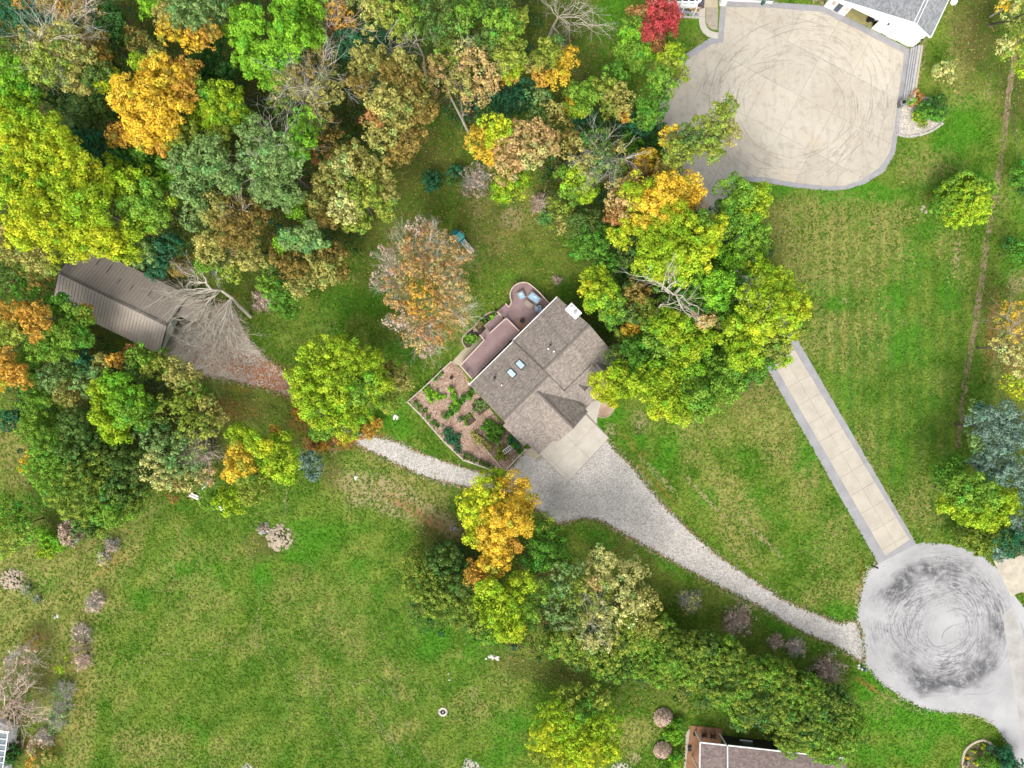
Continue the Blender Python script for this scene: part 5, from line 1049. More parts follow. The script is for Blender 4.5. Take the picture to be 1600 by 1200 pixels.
def tree(name, label, cat, sty, pal, h, lobes, group=None, flat=.30, squash=.85, dens=1.0, bark=None, low=1.0, base=None):
    """lobes: 'u,v,r[,palette]' in photo pixels; h: height of the crown top in metres"""
    L_ = []
    for s_ in lobes.split():
        t = s_.split(','); L_.append((float(t[0]), float(t[1]), float(t[2]), t[3] if len(t) > 3 else pal))
    A_ = sum(l[2]**2 for l in L_); cu = sum(l[0]*l[2]**2 for l in L_)/A_; cv = sum(l[1]*l[2]**2 for l in L_)/A_
    ext = max(math.hypot(l[0]-cu, l[1]-cv) + l[2] for l in L_); out = []
    for (u, v, r, p_) in L_:
        dd = math.hypot(u-cu, v-cv)/ext; ztop = h * (1 - flat*dd*dd) * random.uniform(.89, 1.0); R = r/K*(H-ztop*.85)/H; zc = max(R*.35, ztop - R*squash*low)
        q = P(u, v, zc); out.append((q.x, q.y, zc, R*(1.27 if sty == 'juniper' else 1.09), squash, p_))
    cz = max(o_[2] for o_ in out); cc = P(cu, cv, cz*.8)
    if base: cc0 = P(*base)
    else: cc0 = Vector((sum(o_[0]*o_[3]**2 for o_ in out)/sum(o_[3]**2 for o_ in out), sum(o_[1]*o_[3]**2 for o_ in out)/sum(o_[3]**2 for o_ in out), 0))
    e = empty(name, (cc0.x, cc0.y, 0), label, cat, group); crown(e, out, sty, dens)
    big = sorted(out, key=lambda o_: -o_[3])[:6]; rt_ = max(.04, min(.26, h*.013))
    if h > 1.6: trunk(e, (cc0.x, cc0.y, 0), [(o_[0], o_[1], o_[2]+o_[3]*.3) for o_ in big], (cc0.x if not base else (cc0.x+cc.x)/2, cc0.y if not base else (cc0.y+cc.y)/2, cz*.75), rt_, bark or BARK)
    return e
def twigs(m, p, d, L_, r, depth, spread=.55, kids=3, up=.0, jag=.16):
    """recursive bare branches"""
    pts = [p]; q = p; n = 3; dd = d.copy()
    for k in range(n): dd = (dd + Vector((random.gauss(0, jag), random.gauss(0, jag), random.gauss(0, jag)+up))).normalized(); q = q + dd*(L_/n); pts.append(q)
    m.tube(pts, [r*(1-.55*k/n) for k in range(n+1)], 4 if r > .03 else 3, False)
    if depth <= 0: return
    for k in range(kids):
        t = random.uniform(.25, 1.0); i = min(n-1, int(t*n)); s_ = pts[i].lerp(pts[i+1], t*n-i)
        nd = (dd + Vector((random.gauss(0, spread), random.gauss(0, spread), random.gauss(0, spread*.8)))).normalized()
        twigs(m, s_, nd, L_*random.uniform(.5, .75), r*.48, depth-1, spread, kids, up, jag)
    twigs(m, pts[-1], dd, L_*.6, r*.45, depth-1, spread, kids, up, jag)
def bare_tree(label, base, trunkpts, mat, r, limbs, group=None, name='bare_tree', twr=.035, kids=3, depth=3, cat='tree', spread=.5, limb_name='limb'):
    """trunkpts: (u, v, h) points; limbs: ((u,v,h) -> (u,v,h)) main limbs"""
    b_ = P(*base); e = empty(name, b_, label, cat, group); pts = [b_] + [P(*t) for t in trunkpts]; n = len(pts)
    m = MB(); m.tube(pts, [r*(1-.55*k/(n-1)) for k in range(n)], 7); m.build('trunk', mat, e)
    for a_, q in limbs:
        a_, q = P(*a_), P(*q); d = (q-a_); mm = MB(); k = a_.lerp(q, .5) + Vector((random.gauss(0, .4), random.gauss(0, .4), random.gauss(0, .3)))
        k2 = a_.lerp(k, .5) + Vector((random.gauss(0, .15), random.gauss(0, .15), .25)); k3 = k.lerp(q, .5) + Vector((random.gauss(0, .3), random.gauss(0, .3), random.gauss(0, .2))); mm.tube([a_, k2, k, k3, q], [twr*2.1, twr*1.7, twr*1.3, twr*.9, twr*.5], 5, False)
        for t in np.linspace(.15, 1, 7):
            s_ = a_.lerp(q, float(t)); nd = (d.normalized() + Vector((random.gauss(0, spread), random.gauss(0, spread), random.gauss(0, spread*.7)))).normalized(); twigs(mm, s_, nd, d.length*random.uniform(.28, .5), twr*.8, depth-1, .5, kids)
        mm.build(limb_name, mat, e)
    return e
def twig_shrub(label, u, v, r, mat, h=1.6, n=70, group=None, name='bare_shrub', leaf=None, cat='shrub', lean=(0, 0)):
    b_ = P(u, v); R = r/K; e = empty(name, b_, label, cat, group); m = MB()
    for k in range(n):
        a_ = random.random()*6.28; t = random.uniform(.15, 1.0); d = Vector((math.cos(a_)*t*R + lean[0]*R, math.sin(a_)*t*R + lean[1]*R, h*random.uniform(.5, 1)*(1.05-t*.6))); L_ = d.length
        twigs(m, b_ + Vector((random.gauss(0, R*.1), random.gauss(0, R*.1), 0)), d.normalized(), L_*.62, .04, 3, .45, 2, .0, .2)
    m.build('branches', mat, e)
    if leaf: crown(e, [(b_.x + lean[0]*R*.6, b_.y + lean[1]*R*.6, h*.5, R*.95, h/R*.6, leaf)], 'sparse', .8, 'leaves')
    return e
GW = 'trees of the dense wood north and west of the house'; GE = 'trees of the grove east of the house'; GH = 'evergreens of the long clipped hedge'; GF = 'trees fringing the concrete court'; GL = 'trees around the barn'
T = 'broadleaf_tree'
TREES = [
 (T,'dark blue-green tree in the extreme top left corner','tree','fine','T',15,"20,22,28 55,25,30 80,40,20",GW),
 (T,'small brown and orange crown cut by the top edge above the dark tree','tree','oak','O',17,"40,2,16 82,3,18,B 105,10,16",GW),
 (T,'straw coloured thin crown between two dark trees near the top left','tree','thin','P',16,"115,22,26,K 140,15,20,P 100,40,16,K",GW),
 (T,'dark green rounded tree between the straw crown and the orange fringed tree','tree','fine','V',14,"170,25,20,D 178,45,22,D 195,60,14",GW),
 (T,'tree with sage top and golden lower fringe cut by the top edge','tree','fine','S',18,"300,22,34 335,12,24 270,50,20,Y 262,25,20,K 320,55,22,O 300,65,16,Y 232,14,16,G 245,5,16,G",GW),
 (T,'vivid green many-lobed tree at the top with deep notches','tree','maple','G',19,"392,38,26 372,58,20 400,92,30 428,92,28 468,28,36 455,58,28 495,60,18 420,122,20 480,5,26 372,25,16,J 440,118,16",GW),
 (T,'wide khaki tree with an orange shoulder above the big golden tree','tree','oak','K',18,"60,72,28 98,62,28 85,100,32,A 120,132,20 55,100,20,A 150,72,20,B 158,92,18,O 150,115,24,E 125,90,24",GW),
 (T,'mid green tree on the left edge above the huge yellow-green tree','tree','maple','G',17,"12,100,28,J 30,125,32,G 10,150,26,J 45,150,22,G",GW),
 (T,'big golden yellow tree with brownish right rim in the upper left wood','tree','maple','Y',20,"168,130,20,M 198,148,26 228,148,30 262,125,36 288,118,24,O 238,182,36 262,160,32 224,205,28 250,205,26 185,212,16,O 246,226,18,O 284,145,20,O 216,102,14,L",GW),
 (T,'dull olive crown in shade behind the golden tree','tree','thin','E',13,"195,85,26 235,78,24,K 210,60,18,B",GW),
 (T,'dark green tree between the golden tree and the vivid green tree','tree','fine','D',13,"330,95,28 350,125,26 310,120,22 335,70,22",GW),
 (T,'yellow speckled green tree just right of the golden tree','tree','maple','J',17,"325,148,22 345,165,34,L 370,185,22,J 318,180,18,L",GW),
 (T,'small grey-green crown in the gap left of the golden tree','tree','fine','E',12,"120,180,26,S 145,195,24 150,165,18,E 90,155,20,D",GW),
 (T,'blue-green crown at the lower left foot of the golden tree','tree','fine','T',12,"150,230,26 170,250,20 130,215,18",GW),
 (T,'bright bluish green crown tucked below the golden tree','tree','fine','T',14,"205,232,26,V 190,255,20,T 225,252,22,V",GW),
 (T,'green crown between the yellow-green giant and the sage tree','tree','maple','V',15,"245,250,28 262,275,22,G 240,285,20",GW),
 (T,'huge yellow-green spreading tree over the barn roof at the left','tree','maple','M',21,"75,205,26,L 40,235,38 88,228,30 112,252,28 62,272,42 22,292,34,L 100,302,38,L 148,285,28 138,322,34,L 62,332,38 38,362,28 102,370,32 150,362,30 125,390,20,M 185,380,22 205,395,16,L",GL),
 (T,'lime green lobed tree right of the yellow giant beside the barn','tree','maple','L',18,"200,285,30 185,262,18 212,318,28,J 245,338,22,J 215,350,24,L 235,300,20,J 258,320,14,L",GL),
 (T,'yellow leaved tree on the left edge above the yellow giant','tree','maple','L',18,"18,165,22 12,198,24,M 38,182,18,L 20,215,18,M",GW),
 (T,'soft sage green tree in the middle of the western wood','tree','oak','S',18,"288,215,28,A 330,250,36 300,298,30 345,215,24,A 285,255,24 355,285,20 318,330,18",GW),
 (T,'tall pale green tree with bare twigs right of the sage tree','tree','oak','S',19,"398,215,28 440,248,34,S 428,288,28,S 400,260,28,S 480,195,24,G 470,225,22,G 455,305,18,S 500,185,12,G",GW),
 (T,'olive brown oak streaked with bare grey twigs','tree','thin','B',18,"500,98,24,B 452,140,28,K 505,150,28,K 500,185,22,B 475,120,24,B 440,165,20,E 520,125,16,K",GW),
 (T,'shaded brown crown below the twiggy oak','tree','sparse','B',12,"520,222,26 545,240,18,B 500,240,20,W",GW),
 (T,'large mottled olive brown oak in the centre of the wood','tree','oak','B',20,"575,95,28,K 615,118,22,B 628,100,22,K 562,135,18 600,160,26,K 648,140,22,B 640,172,30,K 665,178,20,B 598,205,28,K 640,215,26,B 618,238,20,B 585,185,16,W",GW),
 (T,'dark teal conifer-like crown left of the big oak','tree','fine','T',14,"545,68,20 535,88,14 595,62,22,T 570,60,16",GW),
 (T,'khaki and green tree cut by the top edge above the big oak','tree','thin','A',20,"585,30,26,K 615,22,32 640,35,22,J 590,8,22,K 625,48,18,A",GW),
 (T,'rusty orange sapling beside the vivid green tree at the top','tree','sparse','O',14,"525,22,22 545,38,14,O 515,45,14,W 550,5,16,K",GW),
 (T,'dark olive tree at the top edge with a brighter green right side','tree','thin','E',18,"690,18,32,E 725,28,28,J 680,50,22,E 740,10,18,J 700,55,20,E",GW),
 (T,'khaki green tree at the top edge left of the leafy clearing','tree','fine','A',18,"785,42,28,J 808,28,20,A 800,82,26,A 798,108,20,L 765,65,20,E 775,15,20,E",GW),
 (T,'peach and straw coloured thin tree above the clearing','tree','thin','P',18,"700,88,28,A 745,108,32,P 720,135,24,K 775,100,20,H 745,155,20,P 680,105,20,P 685,130,18,P 725,80,20,H 760,130,18,P",GW),
 (T,'small orange bush crown at the right of the peach tree','tree','oak','O',11,"800,118,11 788,125,8",GW),
 (T,'golden fringed olive tree beside the leaf strewn clearing','tree','oak','A',14,"855,82,22,A 885,95,18,Y 842,120,16,O 870,122,18,Y 835,100,16,K 868,70,14,S",GW),
 (T,'red topped maple with green skirt beside the pergola','tree','maple','G',10,"988,60,20 975,85,18,J 1000,88,22,J 1045,72,18,J 985,40,14,J 1030,18,24,R 1022,48,20,R 1046,42,16,R 1030,70,12,W 1000,20,16,W 1012,85,14,G 1050,25,14,R",None),
 (T,'small round lime tree below the leafy clearing','tree','maple','J',9,"905,155,24,J 918,142,14,G 890,165,12,Y 908,175,14,L",GF),
 (T,'olive tree with orange foot left of the tall court tree','tree','oak','A',10,"962,120,20,V 945,142,20,A 965,155,22,K 972,180,14,O 952,170,16,A",GF),
 (T,'tall narrow green tree rising over the left edge of the court','tree','fine','A',16,"1050,95,22,L 1062,118,14,A 1035,130,24,J 1020,160,24,V 1010,182,20,J 1042,108,18,A",GF),
 (T,'tall leaning cottonwood overlapping the court with khaki tip','tree','fine','A',18,"1135,168,16 1122,190,24,A 1138,208,16,K 1098,212,26,A 1112,235,18,A 1074,218,22,E 1048,215,18,Y 1060,242,22,A 1048,262,20,K 1040,285,16,A",GF),
 ('evergreen_shrub','dark evergreen bushes in the gap left of the yellow and peach tree','shrub','fine','T',8,"765,165,22 790,160,22 760,180,16,E 815,140,18 812,160,20",GW),
 (T,'khaki thin crown right of the dark evergreen bushes','tree','thin','K',11,"840,160,24,S 862,180,22,K 880,200,18,B 845,190,18,E",GW),
 (T,'yellow and peach spreading tree at the top of the back lawn','tree','oak','P',15,"752,222,24,Y 780,205,26,M 798,240,28,P 835,220,30,P 860,228,18,P 770,238,18,Y 815,205,20,P 790,262,22,P 830,245,20,H",GW),
 (T,'small lime crown hanging below the peach tree','tree','maple','L',11,"800,288,24 785,300,16 815,278,14",GW),
 (T,'bare twigged khaki crown between the peach tree and the court','tree','thin','K',14,"905,240,24 932,225,24,E 950,258,22,S 978,272,20,A 920,262,18,K 890,222,18,B 965,240,16,K",GW),
 (T,'orange tipped small tree near the lower left court corner','tree','oak','O',12,"1010,248,18,Y 1028,262,14,O 998,270,18,W 1020,280,14,B",GF),
 ('evergreen_shrub','dark shrubs filling the shade left of the court','shrub','fine','T',6,"915,190,22 935,205,20,D 985,195,22 1005,205,22 1015,225,18,D 985,222,16,V 1030,200,14,D",GF),
 (T,'bright lime tree south of the khaki crown','tree','maple','J',13,"905,288,26,L 920,275,18,J 892,302,16,J 880,270,12,J",GW),
 (T,'small olive round tree at the edge of the back lawn','tree','oak','A',11,"870,332,22 880,348,16,K 858,340,14,E",GW),
 (T,'yellow headed tree at the north end of the grove','tree','maple','M',19,"1000,302,26,M 1040,300,28,Y 1074,294,24,Y 1025,322,28,Y 1050,328,22,M 990,345,24,M 1085,310,18,O 1010,345,18,Y",GE),
 (T,'orange-brown tree beside the yellow headed tree','tree','oak','W',16,"972,312,28,P 962,335,18,W 990,290,18,P 978,345,14,W",GE),
 (T,'large lime tree with golden lobes in the middle of the grove','tree','maple','L',20,"1058,358,34,L 1020,372,28,L 1095,372,30,M 1110,355,16,L 1070,398,32,L 1012,405,26,L 1045,405,26,L 1092,400,22,M 1030,430,16,M 1065,432,14,L",GE),
 (T,'narrow lime branch tree at the right of the grove centre','tree','maple','L',19,"1118,362,13,M 1100,345,14,J 1128,345,10,M",GE),
 (T,'green and yellow tree at the top right of the grove near the court kerb','tree','maple','J',15,"1150,305,30,J 1182,320,24,L 1172,345,26,J 1145,335,24,V 1185,300,14,L",GE),
 (T,'mid green tree on the right flank of the grove','tree','fine','V',14,"1160,375,28,J 1185,375,20,J 1145,400,26,G 1175,405,22,J 1130,335,20,V",GE),
 (T,'dark mid green tree behind the dead grey snag','tree','maple','V',16,"1115,450,28,G 1142,440,20,V 1105,475,20,V 1125,478,22,V 1130,410,20,G 1075,460,14,V",GE),
 (T,'yellow-lime tree spreading over the right lawn edge','tree','maple','L',19,"1192,440,26,L 1222,452,26,L 1240,482,24,M 1200,480,32,L 1170,470,20,L 1225,508,24,L 1192,510,24,M 1185,415,16,L 1245,515,14,A",GE),
 (T,'lime tree over the hidden end of the concrete lane','tree','maple','L',17,"1160,525,30,L 1200,545,26,A 1165,555,26,L 1215,530,18,L 1140,500,18,L 1130,570,26,J 1185,572,20,V 1220,560,14,L",GE),
 (T,'green and lime tree in the lower middle of the grove','tree','maple','J',16,"1048,510,28,L 1022,520,22,J 1090,528,26,L 1065,545,26,L 1040,540,20,J 1100,500,14,K",GE),
 (T,'deep green tree between the lime trees low in the grove','tree','maple','V',13,"1010,560,24,V 1040,575,22,G 1075,575,24,G 1110,600,22,J 990,540,18,V",GE),
 (T,'wide lime tree forming the southern tip of the grove','tree','maple','L',15,"1010,600,28,L 1045,608,32,L 1085,618,30,J 1120,610,26,J 1060,640,24,L 1030,632,20,M 1140,590,20,J 1100,640,16,J",GE),
 (T,'yellow speckled tree overhanging the house dormer','tree','maple','M',11,"945,600,22,M 962,582,20,L 955,620,16,M 975,610,18,L 985,585,18,J",GE),
 (T,'round lime tree standing north-east of the chimney','tree','maple','L',12,"925,435,18,L 938,460,26,L 952,480,22,J 920,455,14,M 960,500,14,V 940,428,12,L",GE),
 (T,'dark green tree east of the back lawn','tree','fine','V',12,"905,352,22,E 928,378,26,V 945,408,20,V 905,385,18,V 925,350,16,E",GE),
  (T,'mid green crown half hidden in the very middle of the grove','tree','fine','V',13,"1075,430,34,V 1100,415,26,J 1050,450,26,V 1075,500,30,V 1140,500,28,J",GE),
 (T,'low green crown linking the lane end and the grove centre','tree','fine','V',11,"1130,555,32,V 1100,560,28,J 1150,590,22,V 1000,575,24,V 965,560,20,E",GE),
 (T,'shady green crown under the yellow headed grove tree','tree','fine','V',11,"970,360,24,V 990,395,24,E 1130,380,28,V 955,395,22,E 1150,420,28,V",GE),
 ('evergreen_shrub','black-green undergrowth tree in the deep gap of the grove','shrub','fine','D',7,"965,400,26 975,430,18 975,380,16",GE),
 (T,'little yellow lobed tree poking out left of the lime grove tree','tree','maple','M',15,"965,372,12 955,365,8 978,380,8",GE),
 (T,'olive brown crown left of the dead grey snag','tree','oak','K',12,"995,460,22,B 1008,482,22,A 985,490,18,E 990,440,16,E",GE),
 (T,'small orange and olive bush tree near the house corner','tree','shrub','O',8,"985,515,16,Y 972,525,12,A 995,510,12,W",GE),
 (T,'small peach-brown crown just below the dead grey snag','tree','oak','B',14,"1100,500,15,P 1085,492,10,W 1115,505,10,K",GE),
 (T,'green low tree at the shady north wall of the house','tree','fine','A',9,"985,548,18,V 1000,530,14,J 975,560,14,A",GE),
 (T,'big round lime maple over the gravel drive west of the garden','tree','maple','L',14,"498,558,30,L 538,555,30,L 570,572,28,L 478,592,26,L 522,600,34,L 568,608,32,J 500,638,32,L 542,648,32,L 590,602,22,L 512,668,22,J 478,622,22,L 610,625,18,A",None),
 (T,'dull gold bushy tree tucked behind the big lime maple','tree','oak','K',9,"620,592,20,K 610,578,14,B 632,602,12,K",None),
 ('shrub','rust orange shrub on the left of the big lime maple','shrub','shrub','W',3,"468,645,11,O 478,640,9,W 462,640,7,O",None),
 ('shrub','rust orange shrubs below the big lime maple by the drive','shrub','shrub','O',2.6,"494,690,14,W 505,696,10,O 535,686,11,O 555,680,11,W 575,674,12,O 588,662,10,O",None),
 (T,'khaki gold oak at the west rim of the back lawn','tree','oak','K',16,"550,250,28,K 520,278,28,K 585,268,22,K 572,300,28,A 500,318,24,K 600,298,24,K 540,325,24,H 600,330,18,A 560,350,22,A 510,342,18,B 535,262,18,H",GW),
 (T,'small bright sage tree with three round lobes','tree','maple','S',17,"452,368,18,S 480,372,22,S 500,380,12,S 440,382,12,G",GW),
 (T,'pair of green lobes north of the small bright sage tree','tree','maple','S',17,"410,305,18,S 445,312,18,S 468,330,14,G",GW),
 (T,'brown olive oak above the drive end','tree','oak','B',17,"338,335,30,K 370,365,32,B 400,340,24,B 330,385,28,K 388,398,26,K 355,425,18,A 300,345,16,S 365,320,20,B 322,415,14,J",GW),
 (T,'golden brown low crown beside the back lawn','tree','oak','K',11,"460,420,22,B 508,418,28,K 470,445,20,K 520,398,18,B 535,430,14,B 440,400,18,B",GW),
 (T,'blue-green tree by the north side of the barn roof','tree','fine','T',13,"235,395,26,S 262,392,24,T 280,415,18,B 245,415,20,T 275,375,18,E",GL),
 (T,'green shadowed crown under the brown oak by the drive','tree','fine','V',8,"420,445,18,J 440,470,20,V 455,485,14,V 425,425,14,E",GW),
 (T,'khaki gold tree left of the barn','tree','oak','K',15,"18,388,26,K 58,402,24,K 82,412,14,A 40,380,20,K 8,368,14,P",GL),
 (T,'dark mossy crown left of the barn under the khaki tree','tree','thin','E',10,"60,435,24,B 40,452,22,V 20,430,20,E 65,460,14,V",GL),
 (T,'orange gold tree at the left edge beside the barn','tree','oak','Y',14,"22,490,22,O 52,500,24,O 62,525,14,O 18,515,20,A 70,482,10,O",GL),
 (T,'orange gold tree at the left edge below the first orange one','tree','oak','Y',13,"12,565,22,O 28,585,18,O 8,592,18,Y 40,600,10,O",GL),
 (T,'fresh green tree covering the west corner of the barn','tree','maple','J',12,"95,478,20,V 120,500,26,J 98,530,28,J 72,545,24,J 130,530,18,V 50,560,20,J 135,490,12,O",GL),
 (T,'dark evergreen mass between barn and bright green tree','tree','fine','E',10,"85,590,22,S 115,575,22,E 110,615,26,K 135,600,20,S 60,600,22,V 130,565,18,T",GL),
 (T,'olive and orange tufted tree at the barn eave','tree','oak','K',10,"160,570,16,K 185,560,14,O 200,552,12,W 150,585,14,S",GL),
 (T,'green and khaki tree beside the open end of the barn','tree','oak','A',11,"225,560,20,J 250,565,24,A 280,580,22,K 215,580,18,E 300,595,16,K",GL),
 (T,'bright green lobed maple below the barn','tree','maple','J',14,"182,600,22,G 162,615,20,L 205,620,26,G 215,645,24,J 165,648,22,L 188,672,20,L 195,645,22,G 235,632,16,V 170,672,14,L",GL),
 ('evergreen_tree','tall dark juniper mass facing the open lawn','tree','juniper','C',12,"70,640,26,J 58,668,20,J 92,698,32,J 105,738,38,J 135,768,38,C 180,785,28,J 192,755,32,E 200,720,24,E 140,700,34,E 125,665,24,E 150,735,28,C 170,800,18,J 215,780,16,C",None),  # lobe palettes carry the lit lower left and the shaded upper right
 (T,'sage khaki airy tree between juniper and yellow tree','tree','thin','S',12,"270,640,28,A 302,622,24,A 248,688,34,S 310,672,28,A 288,712,34,S 332,652,20,K 238,728,26,H 262,750,24,H 325,632,16,K",None),
 (T,'straw coloured low bush with rusty base by the white boards','tree','sparse','P',4,"300,752,24,H 275,765,20,W 325,740,18,P",None),
 (T,'yellow topped tree with lime skirt on the main lawn edge','tree','maple','L',13,"375,680,20,L 400,688,18,L 380,716,24,Y 365,738,14,Y 430,720,28,L 400,758,30,A 362,782,24,L 335,778,18,J 440,690,20,L 450,735,18,L 415,700,16,M 430,672,8,O",None),
 ('spruce_tree','small blue spruce right of the yellow topped tree','tree','fine','U',6,"488,724,18 490,738,12 480,715,12",None),
 ('shrub','dark teal bush at the left edge of the orchard','shrub','shrub','T',3.5,"15,656,16 22,648,10",None),
 ('shrub','yellow spiky shrub in the orchard grass','shrub','sparse','Y',3,"47,720,17,Y 42,728,12,M",None),
 ('shrub','tiny red leaved bush at the foot of the juniper mass','shrub','shrub','R',1.8,"88,765,7,R 92,772,5,W",None),
 (T,'loose green willow-like tree at the left edge','tree','thin','J',8,"12,800,26,J 38,805,24,V 20,835,26,A 45,830,20,J 5,860,18,A",None),
 ('shrub','vivid green low bush by the grey-olive bush','shrub','shrub','G',3,"68,835,14 82,845,18,G 75,860,14,L 95,852,10,G",None),
 ('shrub','grey-olive low spreading bush at the orchard edge','shrub','fine','E',3.5,"110,828,18,N 135,825,20,E 158,822,16,C 120,840,12,N",None),
 (T,'golden yellow maple overlapping the gravel fork','tree','maple','M',14,"760,768,28,M 800,768,28,Y 745,800,26,M 788,808,32,Y 825,782,16,Y 742,828,20,M 770,835,24,Y 812,815,20,Y 780,742,14,L",None),
 (T,'orange lower maple directly under the golden yellow one','tree','maple','Y',12,"775,868,26,Y 748,892,20,O 795,852,18,O 755,912,14,O 765,855,18,Y",None),
 (T,'deep green tree right of the orange lower maple','tree','maple','V',10,"850,845,26,V 868,870,22,V 840,875,22,V 855,820,14,A 878,850,12,V",None),
 (T,'lime yellow lobed maple below the deep green tree','tree','maple','L',13,"770,930,26,L 812,915,24,L 788,960,30,L 828,948,18,J 800,985,18,M 760,960,16,L",None),
 ('evergreen_tree','pair of dark olive junipers left of the orange maple','tree','juniper','C',9,"660,885,24,C 692,875,22,E 690,915,30,C 655,915,20,C 722,945,24,C 715,905,24,E 680,945,18,C",None),
 ('evergreen_tree','low olive juniper at the lawn edge under the lime maple','tree','juniper','C',6,"745,970,18,C 770,985,16,J 760,955,16,C",None),
 (T,'big airy khaki green tree with a peach patch','tree','thin','S',15,"890,905,30,S 940,890,32,H 985,900,28,H 920,930,34,A 965,940,36,H 1005,940,26,K 880,950,30,S 930,985,34,H 985,985,34,A 890,1000,28,A 925,915,14,P 940,1020,26,A 1015,975,18,K 860,925,20,J",None),
 (T,'small pale yellow feathery crown on top of the khaki tree','tree','sparse','H',9,"935,878,16,H 950,872,10,H 915,885,10,H",None),
 (T,'feathery yellow-green tree at the bottom edge','tree','fine','L',9,"895,1092,24,A 930,1090,22,A 870,1115,26,L 855,1150,28,M 900,1140,36,L 945,1135,26,L 880,1180,32,M 930,1175,32,M 845,1180,18,A 955,1170,16,L 910,1110,20,V",None),
 ('evergreen_tree','round lime and green evergreen alone in the right lawn','tree','juniper','J',6,"1500,312,28,L 1500,302,24,J 1480,318,20,J 1515,325,22,L 1495,335,18,L 1535,302,16,J 1520,295,16,J",None),  # lighter lower lobes put the lit side into the leaf colour
 (T,'pale khaki tree cut by the top right corner','tree','thin','H',14,"1592,15,24,H 1600,45,22,A 1585,85,22,A 1600,108,18,L 1570,70,14,H 1575,5,16,Y",None),
 ('shrub','dark green bush behind the soil line on the right edge','shrub','fine','D',5,"1596,270,16,V 1590,285,10,V 1600,300,10,D 1575,15,18,E",None),
 ('shrub','dark green bush at the right edge level with the round lawn','shrub','fine','D',5,"1585,392,16,V 1575,380,10,D 1600,405,12,V",None),
 (T,'golden airy tree with pale bare twigs at the right edge','tree','thin','Y',10,"1575,495,20,Y 1595,520,24,Y 1575,550,18,H 1598,570,22,H 1585,605,20,M 1598,480,16,Y 1560,530,12,K",None),
 ('spruce_tree','upper pale blue spruce at the right edge','tree','fine','U',11,"1540,660,26,U 1570,650,24,U 1560,685,28,U 1590,680,20,U 1525,690,16,S 1525,640,14,S",None),
 ('spruce_tree','lower pale blue spruce at the right edge','tree','fine','U',11,"1560,720,26,U 1590,740,24,U 1550,745,18,U 1600,770,16,U 1530,715,16,U",None),
 ('spruce_tree','blue spruce in the corner above the turning circle','tree','fine','U',10,"1590,820,20,U 1580,850,20,T 1560,865,12,U 1600,850,16,U",None),
 (T,'lime green tree at the right end of the lawn above the turning circle','tree','maple','J',11,"1478,745,22,V 1500,765,24,J 1530,770,28,J 1560,780,24,L 1520,800,26,L 1485,790,18,L 1550,805,20,L 1490,725,14,V 1575,790,10,L",None),
 (T,'olive low juniper under the lime green tree by the turning circle','tree','juniper','C',5,"1510,835,20,C 1540,835,22,C 1560,820,18,C 1530,850,14,C",None),
 ('shrub','orange-brown round shrub in the pebble bed','shrub','shrub','W',1.6,"1430,153,11,W 1424,158,6,G",None),
 ('evergreen_shrub','dark green rounded shrub in the pebble bed','shrub','juniper','D',2.4,"1458,168,14,D 1445,175,12,V 1466,178,9,V",None),
 ('shrub','yellow-green shrub in the pebble bed','shrub','shrub','L',1.4,"1432,184,8,L 1442,190,8,A 1438,180,6,J",None),
 ('shrub','pale thinly leafed sapling on the lawn by the retaining wall','shrub','sparse','H',3,"1470,115,16,H 1482,108,12,H 1462,108,10,H 1488,122,8,H",None),
 ('shrub','left blue-green young conifer in the clearing','shrub','juniper','T',2.5,"676,282,12,T 672,288,8,T",None),
 ('shrub','right blue-green young conifer in the clearing','shrub','juniper','T',2.5,"712,273,11,T 710,280,8,E",None),
 ('shrub','bright green round shrub at the lower end of the kerbed bed','shrub','shrub','G',1.3,"737,527,8,G 732,530,6,V",None),
 ('shrub','bright green round shrub at the upper end of the kerbed bed','shrub','shrub','G',1.1,"770,494,6,G 767,498,4,V",None),
 ('shrub','loose green and brown plants in the middle of the kerbed bed','shrub','shrub','V',.7,"757,502,6,V 750,508,5,B 760,510,4,V 744,514,4,N",None),
 ('shrub','leafy green shrub between the two tan grass mounds','shrub','shrub','G',1.6,"1050,1140,14,G 1060,1130,10,V 1042,1148,8,V 1058,1155,8,G",None),
 ('shrub','leafy green shrub at the bottom edge by the pebbled strip','shrub','shrub','V',1.6,"1048,1188,14,G 1038,1195,10,V 1060,1180,9,V",None),
 ('evergreen_shrub','dark green round clipped bush beside the sunroom','shrub','juniper','D',2.2,"19,1174,11,D 16,1180,9,D",None),
 ('shrub','yellow and orange speckled bush at the bottom left','shrub','sparse','K',2,"62,1180,18,K 50,1190,12,O 78,1185,12,K 55,1168,12,N",None),
 ('evergreen_shrub','spreading dark green yew in the lower right corner bed','shrub','fine','D',2.5,"1562,1182,18,T 1545,1190,14,V 1580,1192,16,T 1570,1172,10,T",None),
 ('flower_clump','yellow flowering clumps in the lower right corner bed','plant','shrub','M',.5,"1535,1166,4,M 1512,1183,3,Y 1525,1192,4,M 1522,1174,3,M",None),
 ('flower_clump','purple flowering clump in the lower right corner bed','plant','shrub','N',.5,"1510,1193,3,N 1508,1196,3,N",None),
 ('shrub','small brown grass clump by the pergola corner','shrub','shrub','W',1.0,"1090,14,5,W 1082,12,5,O",None),
 ('shrub','lime sprig bush in the orchard by the bare trees','shrub','sparse','L',1.6,"97,1040,9,L 88,1046,6,L 104,1030,5,L",None),
 ('shrub','dark round shrub at the left of the drive pad garden corner','shrub','shrub','T',1.0,"719,655,4,T 800,688,6,T 810,698,6,T",None),
]
